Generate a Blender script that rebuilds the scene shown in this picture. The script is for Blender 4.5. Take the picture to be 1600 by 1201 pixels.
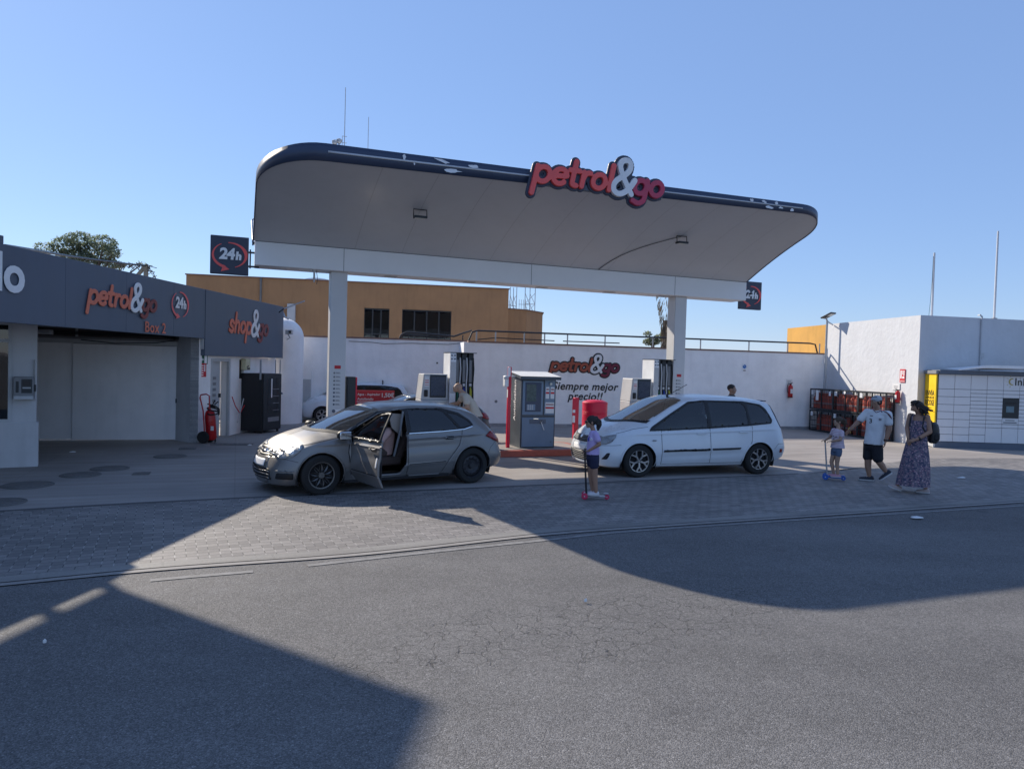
import bpy, bmesh, math, random
import numpy as np
from mathutils import Vector, Matrix, Euler
from mathutils.bvhtree import BVHTree
S = bpy.context.scene
for o in list(bpy.data.objects): bpy.data.objects.remove(o)
random.seed(7); rng = np.random.RandomState(7)
R = math.radians
# ---------------- camera ----------------
FP, CH, PITCH, ROLL = 1110.0, 2.0, R(1.52), .028
fwd = Vector((0, math.cos(PITCH), -math.sin(PITCH)))
_r = Vector((1, 0, 0)); _u = _r.cross(fwd)
cr = _r*math.cos(ROLL)+_u*math.sin(ROLL); cu = _u*math.cos(ROLL)-_r*math.sin(ROLL)
cd = bpy.data.cameras.new('camera'); cam = bpy.data.objects.new('camera', cd); S.collection.objects.link(cam)
cd.sensor_width = 36; cd.lens = 36*FP/1600; cd.clip_start = .05; cd.clip_end = 3000
mw = Matrix.Identity(4)
for i in range(3):
    mw[i][0] = cr[i]; mw[i][1] = cu[i]; mw[i][2] = -fwd[i]
mw.translation = Vector((0, 0, CH)); cam.matrix_world = mw
S.camera = cam
# ---------------- sky, sun, exposure ----------------
SUNV = Vector((-1.1, 1.045, 1.0)).normalized()
EL = math.asin(SUNV.z); AZ = math.atan2(SUNV.x, SUNV.y)
W = bpy.data.worlds.new('World'); S.world = W; W.use_nodes = True
nt = W.node_tree; nt.nodes.clear()
sk = nt.nodes.new('ShaderNodeTexSky'); sk.sky_type = 'NISHITA'; sk.sun_disc = False
sk.sun_elevation = EL; sk.sun_rotation = AZ; sk.air_density = 1.0; sk.dust_density = .1; sk.ozone_density = 3; sk.altitude = 0
bgn = nt.nodes.new('ShaderNodeBackground'); bgn.inputs[1].default_value = .084
wo = nt.nodes.new('ShaderNodeOutputWorld')
mxs = nt.nodes.new('ShaderNodeMix'); mxs.data_type = 'RGBA'; mxs.inputs[0].default_value = .45
nt.links.new(sk.outputs[0], mxs.inputs[6]); mxs.inputs[7].default_value = (2.7, 4.4, 8.8, 1)
nt.links.new(mxs.outputs[2], bgn.inputs[0]); nt.links.new(bgn.outputs[0], wo.inputs[0])
sl = bpy.data.lights.new('sun', 'SUN'); sl.energy = 4.15; sl.angle = R(.53); sl.color = (1, .90, .76)
so = bpy.data.objects.new('sun', sl); S.collection.objects.link(so)
so.rotation_mode = 'QUATERNION'; so.rotation_quaternion = (SUNV).to_track_quat('Z', 'Y')
S.view_settings.view_transform = 'Standard'; S.view_settings.look = 'None'
S.view_settings.exposure = 0.56; S.view_settings.gamma = 1
S.render.engine = 'CYCLES'

# ---------------- helpers ----------------
def ray(x, y): return fwd + cr*((x-800)/FP) + cu*((600.5-y)/FP)
def gp(x, y, z=0.0):
    """point of the photograph that lies at height z"""
    d = ray(x, y); t = (z-CH)/d.z; return Vector((d.x*t, d.y*t, z))
def ap(x, y, D):
    d = ray(x, y); t = D/d.y; return Vector((d.x*t, D, CH+d.z*t))
TH = R(21.2); dv = Vector((math.cos(TH), math.sin(TH), 0)); mv = Vector((-math.sin(TH), math.cos(TH), 0))
def TC(t, c, z=0): return dv*t + mv*c + Vector((0, 0, z))
def vp(p, q, x, y):
    """point on the vertical plane through p and q"""
    d = ray(x, y); n = Vector((-(q-p).y, (q-p).x, 0)); t = (p-Vector((0, 0, CH))).dot(n)/d.dot(n)
    return Vector((0, 0, CH)) + d*t
COL = S.collection
def link(o, parent=None):
    COL.objects.link(o)
    if parent is not None: o.parent = parent
    return o
def tag(o, label=None, cat=None, group=None, kind=None):
    if label: o['label'] = label
    if cat: o['category'] = cat
    if group: o['group'] = group
    if kind: o['kind'] = kind
    return o
def root(name, label, cat, loc=(0, 0, 0), rz=0, group=None):
    o = bpy.data.objects.new(name, None); o.empty_display_size = .2
    o.location = loc; o.rotation_euler = (0, 0, rz); link(o); return tag(o, label, cat, group)
def copy_tree(o, loc=None, rz=None, label=None, parent=None):
    c = o.copy(); COL.objects.link(c); c.parent = parent
    if loc is not None: c.location = loc
    if rz is not None: c.rotation_euler = (0, 0, rz)
    if label: c['label'] = label
    for ch in list(o.children): copy_tree(ch, parent=c)
    return c
def perp(d):
    d = Vector(d).normalized(); a = Vector((0, 0, 1)) if abs(d.z) < .9 else Vector((1, 0, 0))
    u = d.cross(a).normalized(); return u, u.cross(d).normalized()

class MB:
    def __init__(s): s.v = []; s.f = []
    def add(s, vs, fs):
        b = len(s.v); s.v += [tuple(p) for p in vs]; s.f += [tuple(b+i for i in f) for f in fs]; return s
    def box(s, a, b, rz=0, M=None):
        (x0, y0, z0), (x1, y1, z1) = a, b
        vs = [Vector(p) for p in ((x0,y0,z0),(x1,y0,z0),(x1,y1,z0),(x0,y1,z0),(x0,y0,z1),(x1,y0,z1),(x1,y1,z1),(x0,y1,z1))]
        if rz: vs = [Matrix.Rotation(rz, 3, 'Z') @ p for p in vs]
        if M is not None: vs = [M @ p for p in vs]
        return s.add(vs, [(0,3,2,1),(4,5,6,7),(0,1,5,4),(1,2,6,5),(2,3,7,6),(3,0,4,7)])
    def bar(s, p, q, w, h=None):
        """rectangular bar from p to q"""
        p, q = Vector(p), Vector(q); h = h or w; u, v = perp(q-p); vs = []
        for c in (p, q):
            for a, b in ((-1,-1),(1,-1),(1,1),(-1,1)): vs.append(c+u*a*w/2+v*b*h/2)
        return s.add(vs, [(3,2,1,0),(4,5,6,7),(0,1,5,4),(1,2,6,5),(2,3,7,6),(3,0,4,7)])
    def cyl(s, p, q, r0, r1=None, n=16, cap=True):
        p, q = Vector(p), Vector(q); r1 = r0 if r1 is None else r1; u, v = perp(q-p); vs = []
        for c, r in ((p, r0), (q, r1)):
            for i in range(n):
                a = 2*math.pi*i/n; vs.append(c+u*math.cos(a)*r+v*math.sin(a)*r)
        fs = [(i, (i+1)%n, n+(i+1)%n, n+i) for i in range(n)]
        if cap: fs += [tuple(range(n-1, -1, -1)), tuple(range(n, 2*n))]
        return s.add(vs, fs)
    def tube(s, pts, r, n=8, close=False):
        pts = [Vector(p) for p in pts]; N = len(pts)
        rs = r if isinstance(r, (list, tuple)) else [r]*N
        u, v = perp(pts[1]-pts[0]); vs = []
        for i, p in enumerate(pts):
            d = (pts[min(i+1, N-1)]-pts[max(i-1, 0)]).normalized()
            u = (u-d*u.dot(d)).normalized(); v = d.cross(u)
            for k in range(n):
                a = 2*math.pi*k/n; vs.append(p+(u*math.cos(a)+v*math.sin(a))*rs[i])
        fs = []
        for i in range(N-1):
            for k in range(n): fs.append((i*n+k, i*n+(k+1)%n, (i+1)*n+(k+1)%n, (i+1)*n+k))
        fs += [tuple(range(n-1, -1, -1)), tuple((N-1)*n+k for k in range(n))]
        return s.add(vs, fs)
    def loft(s, rings, cap=True):
        n = len(rings[0]); vs = [p for r in rings for p in r]; fs = []
        for i in range(len(rings)-1):
            for k in range(n): fs.append((i*n+k, i*n+(k+1)%n, (i+1)*n+(k+1)%n, (i+1)*n+k))
        if cap: fs += [tuple(range(n-1, -1, -1)), tuple((len(rings)-1)*n+k for k in range(n))]
        return s.add(vs, fs)
    def lathe(s, prof, origin=(0, 0, 0), axis=(0, 0, 1), n=24, cap=False):
        o = Vector(origin); ax = Vector(axis).normalized(); u, v = perp(ax); rings = []
        for r, h in prof: rings.append([o+ax*h+(u*math.cos(2*math.pi*k/n)+v*math.sin(2*math.pi*k/n))*max(r, 1e-4) for k in range(n)])
        return s.loft(rings, cap)
    def ell(s, c, r, n=12, m=8, M=None):
        c = Vector(c); rx, ry, rz = (r, r, r) if isinstance(r, (int, float)) else r; rings = []
        for j in range(m+1):
            t = math.pi*j/m; q = []
            for k in range(n):
                a = 2*math.pi*k/n; p = Vector((math.cos(a)*math.sin(t)*rx, math.sin(a)*math.sin(t)*ry, math.cos(t)*rz))
                if j in (0, m): p = Vector((math.cos(a)*1e-4, math.sin(a)*1e-4, math.cos(t)*rz))
                if M is not None: p = M @ p
                q.append(c+p)
            rings.append(q)
        return s.loft(rings)
    def prism(s, poly, z0, z1, M=None):
        """closed 2D polygon (x,y) pulled from z0 to z1"""
        n = len(poly); vs = [Vector((x, y, z0)) for x, y in poly]+[Vector((x, y, z1)) for x, y in poly]
        if M is not None: vs = [M @ p for p in vs]
        fs = [tuple(range(n-1, -1, -1)), tuple(range(n, 2*n))]+[(i, (i+1)%n, n+(i+1)%n, n+i) for i in range(n)]
        return s.add(vs, fs)
    def quad(s, a, b, c, d): return s.add([a, b, c, d], [(0, 1, 2, 3)])
    def mesh(s, name, mat, smooth=30):
        me = bpy.data.meshes.new(name); me.from_pydata(s.v, [], s.f); me.validate(); me.update()
        if mat is not None: me.materials.append(mat)
        if smooth:
            me.polygons.foreach_set('use_smooth', [True]*len(me.polygons)); me.set_sharp_from_angle(angle=R(smooth))
        return me
    def build(s, name, mat, parent=None, smooth=30, bevel=0, seg=2, loc=None, rot=None):
        o = bpy.data.objects.new(name, s.mesh(name, mat, smooth)); link(o, parent)
        if loc is not None: o.location = loc
        if rot is not None: o.rotation_euler = rot
        if bevel:
            b = o.modifiers.new('b', 'BEVEL'); b.width = bevel; b.segments = seg; b.limit_method = 'ANGLE'; b.angle_limit = R(40)
        return o
XZ = Matrix(((1, 0, 0), (0, 0, -1), (0, 1, 0)))   # local (x,y,z) -> x, up, towards -y

def evalmesh(o):
    dg = bpy.context.evaluated_depsgraph_get(); dg.update()
    me = bpy.data.meshes.new_from_object(o.evaluated_get(dg)); return me
def text_mesh(s, size=1, bold=0, shear=0, extrude=.0, space=1.0, align='LEFT', line=1.0, fat=0):
    c = bpy.data.curves.new('t', 'FONT'); c.body = s; c.size = size; c.offset = bold; c.bevel_depth = fat; c.bevel_resolution = 1; c.shear = shear
    c.extrude = extrude; c.space_character = space; c.align_x = align; c.space_line = line; c.resolution_u = 4
    o = bpy.data.objects.new('t', c); COL.objects.link(o); me = evalmesh(o)
    bpy.data.objects.remove(o); bpy.data.curves.remove(c); return me
def text(name, s, mat, parent, loc, size, M=None, **k):
    """lettering standing upright in the parent's local x/z plane, facing -y"""
    me = text_mesh(s, size, **k); me.name = name
    T = Matrix.Translation(loc) @ (M or Matrix.Identity(4)) @ XZ.to_4x4()
    me.transform(T); me.materials.clear(); me.materials.append(mat)
    o = bpy.data.objects.new(name, me); return link(o, parent)
def bounds(me):
    a = np.empty(len(me.vertices)*3); me.vertices.foreach_get('co', a); a = a.reshape(-1, 3); return a.min(0), a.max(0)

# ---------------- materials ----------------
def nd(t, typ, **k):
    n = t.nodes.new(typ)
    for a, b in k.items(): setattr(n, a, b)
    return n
def M(name, col, rough=.6, metal=0, var=.08, vs=3, bump=0, bs=60, coat=0, spec=.5, streak=0, emit=None, dirt=0):
    m = bpy.data.materials.new(name); m.use_nodes = True; t = m.node_tree; b = t.nodes['Principled BSDF']; L = t.links.new
    b.inputs['Base Color'].default_value = (*col, 1); b.inputs['Roughness'].default_value = rough
    b.inputs['Metallic'].default_value = metal; b.inputs['Specular IOR Level'].default_value = spec
    if coat: b.inputs['Coat Weight'].default_value = coat; b.inputs['Coat Roughness'].default_value = .06
    co = nd(t, 'ShaderNodeTexCoord')
    if var:
        n = nd(t, 'ShaderNodeTexNoise'); n.inputs['Scale'].default_value = vs; n.inputs['Detail'].default_value = 6; n.inputs['Roughness'].default_value = .65
        L(co.outputs['Object'], n.inputs['Vector'])
        mr = nd(t, 'ShaderNodeMapRange'); mr.inputs[1].default_value = .3; mr.inputs[2].default_value = .7
        mr.inputs[3].default_value = 1-var; mr.inputs[4].default_value = 1+var; L(n.outputs[0], mr.inputs[0])
        fac = mr.outputs[0]
        if streak:
            mp = nd(t, 'ShaderNodeMapping'); mp.inputs['Scale'].default_value = (3.2, 3.2, .5); L(co.outputs['Object'], mp.inputs[0])
            n2 = nd(t, 'ShaderNodeTexNoise'); n2.inputs['Scale'].default_value = 1.5; n2.inputs['Detail'].default_value = 4; L(mp.outputs[0], n2.inputs['Vector'])
            m2 = nd(t, 'ShaderNodeMapRange'); m2.inputs[1].default_value = .5; m2.inputs[2].default_value = .8; m2.inputs[3].default_value = 1; m2.inputs[4].default_value = 1-streak
            L(n2.outputs[0], m2.inputs[0]); mm = nd(t, 'ShaderNodeMath', operation='MULTIPLY'); L(fac, mm.inputs[0]); L(m2.outputs[0], mm.inputs[1]); fac = mm.outputs[0]
        vm = nd(t, 'ShaderNodeVectorMath', operation='SCALE'); vm.inputs[0].default_value = col; L(fac, vm.inputs['Scale'])
        L(vm.outputs[0], b.inputs['Base Color'])
        rr = nd(t, 'ShaderNodeMapRange'); rr.inputs[1].default_value = .3; rr.inputs[2].default_value = .7
        rr.inputs[3].default_value = max(0, rough-.06); rr.inputs[4].default_value = min(1, rough+.1+dirt); L(n.outputs[0], rr.inputs[0]); L(rr.outputs[0], b.inputs['Roughness'])
    if bump:
        n3 = nd(t, 'ShaderNodeTexNoise'); n3.inputs['Scale'].default_value = bs; n3.inputs['Detail'].default_value = 5; L(co.outputs['Object'], n3.inputs['Vector'])
        bp = nd(t, 'ShaderNodeBump'); bp.inputs['Strength'].default_value = 1; bp.inputs['Distance'].default_value = bump
        L(n3.outputs[0], bp.inputs['Height']); L(bp.outputs[0], b.inputs['Normal'])
    if emit: b.inputs['Emission Color'].default_value = (*emit, 1); b.inputs['Emission Strength'].default_value = 1
    return m
def glass_mat(name, tint=(.3, .35, .4), base=.02, refl=1.0):
    m = bpy.data.materials.new(name); m.use_nodes = True; t = m.node_tree; t.nodes.clear(); L = t.links.new
    o = nd(t, 'ShaderNodeOutputMaterial'); tr = nd(t, 'ShaderNodeBsdfTransparent'); tr.inputs[0].default_value = (*tint, 1)
    g = nd(t, 'ShaderNodeBsdfGlossy'); g.inputs['Roughness'].default_value = .015; g.inputs[0].default_value = (refl, refl, refl, 1)
    fr = nd(t, 'ShaderNodeFresnel'); fr.inputs[0].default_value = 1.7; mx = nd(t, 'ShaderNodeMixShader')
    n = nd(t, 'ShaderNodeTexNoise'); n.inputs['Scale'].default_value = 1.2
    co = nd(t, 'ShaderNodeTexCoord'); L(co.outputs['Object'], n.inputs['Vector'])
    bp = nd(t, 'ShaderNodeBump'); bp.inputs['Distance'].default_value = .004; L(n.outputs[0], bp.inputs['Height']); L(bp.outputs[0], g.inputs['Normal'])
    L(fr.outputs[0], mx.inputs[0]); L(tr.outputs[0], mx.inputs[1]); L(g.outputs[0], mx.inputs[2]); L(mx.outputs[0], o.inputs[0])
    return m
MT = dict(
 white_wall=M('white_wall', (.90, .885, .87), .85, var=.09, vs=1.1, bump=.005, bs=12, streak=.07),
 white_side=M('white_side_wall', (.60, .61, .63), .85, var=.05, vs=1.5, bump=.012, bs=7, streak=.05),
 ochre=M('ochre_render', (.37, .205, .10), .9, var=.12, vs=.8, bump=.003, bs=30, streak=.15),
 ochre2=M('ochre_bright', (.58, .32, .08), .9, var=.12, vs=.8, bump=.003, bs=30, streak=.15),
 coping=M('terracotta_coping', (.22, .13, .10), .8),
 canopy=M('canopy_sheet', (.52, .54, .57), .45, var=.05, vs=.6, streak=.04),
 beam=M('canopy_beam', (.80, .80, .80), .4, var=.04, vs=1),
 column=M('column_panel', (.60, .60, .60), .45, var=.04, vs=2),
 navy=M('navy_panel', (.10, .122, .162), .5, var=.10, vs=.8, streak=.08), signnavy=M('sign_navy', (.035, .045, .075), .45),
 navy2=M('navy_fascia', (.035, .052, .095), .4, var=.10, vs=1.5),
 stripe=M('trim_stripe', (.55, .56, .58), .4, var=.05),
 peel=M('peeled_sheet', (.75, .77, .8), .5),
 red=M('sign_red', (.85, .10, .09), .4), orange=M('sign_orange', (.72, .19, .11), .6), crimson=M('sign_crimson', (.52, .045, .10), .45), dull=M('sign_faded', (.25, .06, .05), .6),
 white=M('sign_white', (.8, .8, .8), .5), black=M('black_plastic', (.012, .012, .014), .5), rubber=M('rubber', (.018, .018, .018), .85, bump=.001, bs=200),
 darkmetal=M('dark_metal', (.03, .035, .04), .4, metal=.3), steel=M('steel', (.45, .46, .48), .35, metal=.8, var=.1, vs=8), chrome=M('chrome', (.75, .76, .78), .12, metal=1),
 galv=M('galvanised', (.38, .40, .42), .45, metal=.6, var=.1, vs=6), grey=M('grey_panel', (.22, .225, .235), .5), doorgrey=M('locker_door', (.74, .73, .73), .45, var=.03), lgrey=M('light_grey_panel', (.48, .49, .50), .5),
 door=M('door_panel', (.84, .82, .82), .55, var=.06, vs=1.2, streak=.1), render=M('grey_render', (.55, .55, .56), .85, bump=.003, bs=30, streak=.12, var=.06),
 kerbred=M('red_kerb_paint', (.42, .10, .065), .7, var=.15, vs=4, bump=.002), redpost=M('red_post', (.62, .015, .05), .35), redplastic=M('red_plastic', (.62, .015, .06), .4),
 exred=M('extinguisher_red', (.45, .01, .015), .3), kiosk=M('kiosk_blue_grey', (.15, .215, .30), .45), kioskd=M('kiosk_dark', (.055, .07, .09), .45),
 yellow=M('yellow_panel', (.85, .55, .01), .45), cream=M('cream_plastic', (.6, .55, .35), .5), green=M('sign_green', (.01, .10, .06), .5), signred=M('sign_red2', (.55, .02, .03), .5),
 glass=glass_mat('window_glass', (.12, .14, .16)), darkglass=glass_mat('dark_glass', (.02, .025, .03)), screen=M('screen', (.02, .03, .04), .1, var=0),
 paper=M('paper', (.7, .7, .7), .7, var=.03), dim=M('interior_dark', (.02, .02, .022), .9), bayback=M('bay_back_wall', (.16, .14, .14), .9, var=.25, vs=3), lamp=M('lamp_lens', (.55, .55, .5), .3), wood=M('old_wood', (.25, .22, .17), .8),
 orangebottle=M('gas_bottle_orange', (.42, .065, .035), .45, var=.15, vs=6), bark=M('bark', (.09, .07, .055), .95, bump=.01, bs=20),
)
# ================= SETTING =================
def pyz(pts, z): return [Vector((p[0], p[1], z)) for p in pts]
# ---- materials of the ground ----
def asphalt_mat():
    m = bpy.data.materials.new('asphalt'); m.use_nodes = True; t = m.node_tree; b = t.nodes['Principled BSDF']; L = t.links.new
    co = nd(t, 'ShaderNodeTexCoord'); P = co.outputs['Object']
    def noise(sc, det=4, rough=.6):
        n = nd(t, 'ShaderNodeTexNoise'); n.inputs['Scale'].default_value = sc; n.inputs['Detail'].default_value = det; n.inputs['Roughness'].default_value = rough; L(P, n.inputs['Vector']); return n.outputs[0]
    def mr(x, a, c, d, e):
        n = nd(t, 'ShaderNodeMapRange'); L(x, n.inputs[0]); n.inputs[1].default_value = a; n.inputs[2].default_value = c; n.inputs[3].default_value = d; n.inputs[4].default_value = e; return n.outputs[0]
    def ma(op, x, y):
        n = nd(t, 'ShaderNodeMath', operation=op)
        for i, q in enumerate((x, y)):
            if isinstance(q, (int, float)): n.inputs[i].default_value = q
            else: L(q, n.inputs[i])
        return n.outputs[0]
    vo = nd(t, 'ShaderNodeTexVoronoi'); vo.inputs['Scale'].default_value = 125; L(P, vo.inputs['Vector'])
    sep = nd(t, 'ShaderNodeSeparateColor'); L(vo.outputs['Color'], sep.inputs[0])
    stone = mr(sep.outputs[0], 0, 1, .62, 1.30)
    spark = mr(sep.outputs[1], .94, .99, 0, .7)
    dark = mr(vo.outputs['Distance'], .0, .75, 1.15, .6)
    base = ma('MULTIPLY', ma('MULTIPLY', stone, dark), mr(noise(.35, 5), .3, .7, .86, 1.16))
    base = ma('MULTIPLY', base, mr(noise(3.5, 5), .3, .7, .92, 1.08))
    ml2 = nd(t, 'ShaderNodeMapping'); ml2.inputs['Rotation'].default_value = (0, 0, R(-24)); ml2.inputs['Scale'].default_value = (.10, .95, 1); L(P, ml2.inputs[0])
    ln2 = nd(t, 'ShaderNodeTexNoise'); ln2.inputs['Scale'].default_value = 1; ln2.inputs['Detail'].default_value = 4; L(ml2.outputs[0], ln2.inputs['Vector']); base = ma('MULTIPLY', base, mr(ln2.outputs[0], .3, .7, .84, 1.12))
    oil = mr(noise(.9, 3), .66, .74, 1, .72); base = ma('MULTIPLY', base, oil); base = ma('MULTIPLY', base, mr(noise(28, 3), .35, .65, .9, 1.1))
    base = ma('ADD', base, spark)
    # cracks worn into one zone of the road
    wn = nd(t, 'ShaderNodeTexNoise'); wn.inputs['Scale'].default_value = 5; wn.inputs['Detail'].default_value = 4; L(P, wn.inputs['Vector'])
    mx = nd(t, 'ShaderNodeVectorMath', operation='SCALE'); L(wn.outputs['Color'], mx.inputs[0]); mx.inputs['Scale'].default_value = .22
    ad = nd(t, 'ShaderNodeVectorMath', operation='ADD'); L(P, ad.inputs[0]); L(mx.outputs[0], ad.inputs[1])
    vc = nd(t, 'ShaderNodeTexVoronoi', feature='DISTANCE_TO_EDGE'); vc.inputs['Scale'].default_value = 6.5; L(ad.outputs[0], vc.inputs['Vector'])
    crack = mr(vc.outputs['Distance'], .004, .020, 1, 0)
    mp = nd(t, 'ShaderNodeMapping'); mp.inputs['Location'].default_value = CRACK_LOC; L(P, mp.inputs[0])
    mp.vector_type = 'TEXTURE'; mp.inputs['Rotation'].default_value = (0, 0, R(24)); mp.inputs['Scale'].default_value = (2.3, .62, 1)
    ln = nd(t, 'ShaderNodeVectorMath', operation='LENGTH'); L(mp.outputs[0], ln.inputs[0])
    zone = mr(ma('ADD', ln.outputs['Value'], mr(noise(1.6, 4), .2, .8, -.5, .5)), .7, 1.15, 1, 0)
    crack = ma('MULTIPLY', crack, ma('MULTIPLY', zone, mr(noise(9, 3), .35, .55, .2, 1)))
    base = ma('MULTIPLY', base, ma('SUBTRACT', 1, ma('MULTIPLY', crack, .5)))
    vm = nd(t, 'ShaderNodeVectorMath', operation='SCALE'); vm.inputs[0].default_value = (.166, .161, .157); L(base, vm.inputs['Scale']); L(vm.outputs[0], b.inputs['Base Color'])
    b.inputs['Roughness'].default_value = .82; b.inputs['Specular IOR Level'].default_value = .4
    hb = ma('ADD', ma('MULTIPLY', mr(vo.outputs['Distance'], 0, .8, 1, 0), .0030), ma('MULTIPLY', crack, -.012))
    hb = ma('ADD', hb, ma('MULTIPLY', noise(1.2, 3), .02))
    bp = nd(t, 'ShaderNodeBump'); bp.inputs['Distance'].default_value = 1; bp.inputs['Strength'].default_value = .8; L(hb, bp.inputs['Height']); L(bp.outputs[0], b.inputs['Normal'])
    return m
CRACK_LOC = (gp(940, 975).x, gp(940, 975).y, 0)
MT['asphalt'] = asphalt_mat()
def concrete_mat(name, col, rot=TH, joints=3.2):
    m = bpy.data.materials.new(name); m.use_nodes = True; t = m.node_tree; b = t.nodes['Principled BSDF']; L = t.links.new
    co = nd(t, 'ShaderNodeTexCoord'); mp = nd(t, 'ShaderNodeMapping'); mp.inputs['Rotation'].default_value = (0, 0, -rot); L(co.outputs['Object'], mp.inputs[0])
    mp2 = nd(t, 'ShaderNodeMapping'); mp2.inputs['Scale'].default_value = (.5, 5, 1); L(mp.outputs[0], mp2.inputs[0])
    a = nd(t, 'ShaderNodeTexNoise'); a.inputs['Scale'].default_value = 1; a.inputs['Detail'].default_value = 6; L(mp2.outputs[0], a.inputs['Vector'])
    c = nd(t, 'ShaderNodeTexNoise'); c.inputs['Scale'].default_value = .5; c.inputs['Detail'].default_value = 5; L(mp.outputs[0], c.inputs['Vector'])
    f = nd(t, 'ShaderNodeTexNoise'); f.inputs['Scale'].default_value = 45; f.inputs['Detail'].default_value = 4; L(mp.outputs[0], f.inputs['Vector'])
    def mr(x, p, q, r, s):
        n = nd(t, 'ShaderNodeMapRange'); L(x, n.inputs[0]); n.inputs[1].default_value = p; n.inputs[2].default_value = q; n.inputs[3].default_value = r; n.inputs[4].default_value = s; return n.outputs[0]
    def mul(x, y): n = nd(t, 'ShaderNodeMath', operation='MULTIPLY'); L(x, n.inputs[0]); L(y, n.inputs[1]); return n.outputs[0]
    br = nd(t, 'ShaderNodeTexBrick'); br.offset = 0; br.inputs['Scale'].default_value = 1; br.inputs['Brick Width'].default_value = joints; br.inputs['Row Height'].default_value = joints
    br.inputs['Mortar Size'].default_value = .012; L(mp.outputs[0], br.inputs['Vector'])
    v = mul(mul(mr(a.outputs[0], .3, .7, .82, 1.14), mr(c.outputs[0], .3, .7, .8, 1.15)), mul(mr(f.outputs[0], .3, .7, .93, 1.07), mr(br.outputs['Fac'], 0, 1, 1, .88)))
    vm = nd(t, 'ShaderNodeVectorMath', operation='SCALE'); vm.inputs[0].default_value = col; L(v, vm.inputs['Scale']); L(vm.outputs[0], b.inputs['Base Color'])
    b.inputs['Roughness'].default_value = .75
    bp = nd(t, 'ShaderNodeBump'); bp.inputs['Distance'].default_value = .004; L(f.outputs[0], bp.inputs['Height']); L(bp.outputs[0], b.inputs['Normal'])
    return m
MT['concrete'] = concrete_mat('forecourt_concrete', (.30, .272, .25))
MT['kerbc'] = concrete_mat('gutter_concrete', (.225, .215, .20), R(26), 1.0)
def paver_mat():
    m = bpy.data.materials.new('concrete_pavers'); m.use_nodes = True; t = m.node_tree; b = t.nodes['Principled BSDF']; L = t.links.new
    co = nd(t, 'ShaderNodeTexCoord'); mp = nd(t, 'ShaderNodeMapping'); mp.inputs['Rotation'].default_value = (0, 0, -R(26)); L(co.outputs['Object'], mp.inputs[0])
    br = nd(t, 'ShaderNodeTexBrick'); br.offset = .5; br.inputs['Scale'].default_value = 1; br.inputs['Brick Width'].default_value = .21; br.inputs['Row Height'].default_value = .115
    br.inputs['Mortar Size'].default_value = .005; br.inputs['Mortar Smooth'].default_value = .3; br.inputs['Bias'].default_value = 0
    br.inputs['Color1'].default_value = (.160, .150, .144, 1); br.inputs['Color2'].default_value = (.245, .228, .214, 1); br.inputs['Mortar'].default_value = (.07, .07, .07, 1); L(mp.outputs[0], br.inputs['Vector'])
    # sun on the end joints is painted pale, shade in the row joints dark
    sx = nd(t, 'ShaderNodeSeparateXYZ'); L(mp.outputs[0], sx.inputs[0])
    def mth(op, x, y=None):
        q = nd(t, 'ShaderNodeMath', operation=op)
        for i, v in enumerate((x, y)):
            if v is None: continue
            if isinstance(v, (int, float)): q.inputs[i].default_value = v
            else: L(v, q.inputs[i])
        return q.outputs[0]
    row = mth('FLOOR', mth('DIVIDE', sx.outputs[1], .115)); odd = mth('MULTIPLY', mth('FLOORED_MODULO', row, 2.0), .5)
    fx = mth('FRACT', mth('ADD', mth('DIVIDE', sx.outputs[0], .21), odd)); near_ = mth('PINGPONG', fx, .5)
    wn_ = nd(t, 'ShaderNodeTexWhiteNoise', noise_dimensions='2D'); cb = nd(t, 'ShaderNodeCombineXYZ'); L(row, cb.inputs[0]); L(mth('FLOOR', mth('ADD', mth('DIVIDE', sx.outputs[0], .21), mth('ADD', odd, .5))), cb.inputs[1]); L(cb.outputs[0], wn_.inputs[0])
    gt = nd(t, 'ShaderNodeMapRange'); L(near_, gt.inputs[0]); gt.inputs[1].default_value = .022; gt.inputs[2].default_value = .032; gt.inputs[3].default_value = 1; gt.inputs[4].default_value = 0
    ml_ = mth('MULTIPLY', gt.outputs[0], mth('ADD', mth('MULTIPLY', wn_.outputs[0], .6), .05))
    mix = nd(t, 'ShaderNodeMix', data_type='RGBA'); L(ml_, mix.inputs[0]); L(br.outputs['Color'], mix.inputs[6]); mix.inputs[7].default_value = (.42, .40, .375, 1)
    n = nd(t, 'ShaderNodeTexNoise'); n.inputs['Scale'].default_value = .6; n.inputs['Detail'].default_value = 6; L(co.outputs['Object'], n.inputs['Vector'])
    r1 = nd(t, 'ShaderNodeMapRange'); L(n.outputs[0], r1.inputs[0]); r1.inputs[1].default_value = .3; r1.inputs[2].default_value = .7; r1.inputs[3].default_value = .8; r1.inputs[4].default_value = 1.12
    f = nd(t, 'ShaderNodeTexNoise'); f.inputs['Scale'].default_value = 40; f.inputs['Detail'].default_value = 4; L(co.outputs['Object'], f.inputs['Vector'])
    r2 = nd(t, 'ShaderNodeMapRange'); L(f.outputs[0], r2.inputs[0]); r2.inputs[1].default_value = .3; r2.inputs[2].default_value = .7; r2.inputs[3].default_value = .88; r2.inputs[4].default_value = 1.1
    mm = nd(t, 'ShaderNodeMath', operation='MULTIPLY'); L(r1.outputs[0], mm.inputs[0]); L(r2.outputs[0], mm.inputs[1])
    vm = nd(t, 'ShaderNodeVectorMath', operation='SCALE'); L(mix.outputs[2], vm.inputs[0]); L(mm.outputs[0], vm.inputs['Scale']); L(vm.outputs[0], b.inputs['Base Color'])
    b.inputs['Roughness'].default_value = .7
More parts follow.
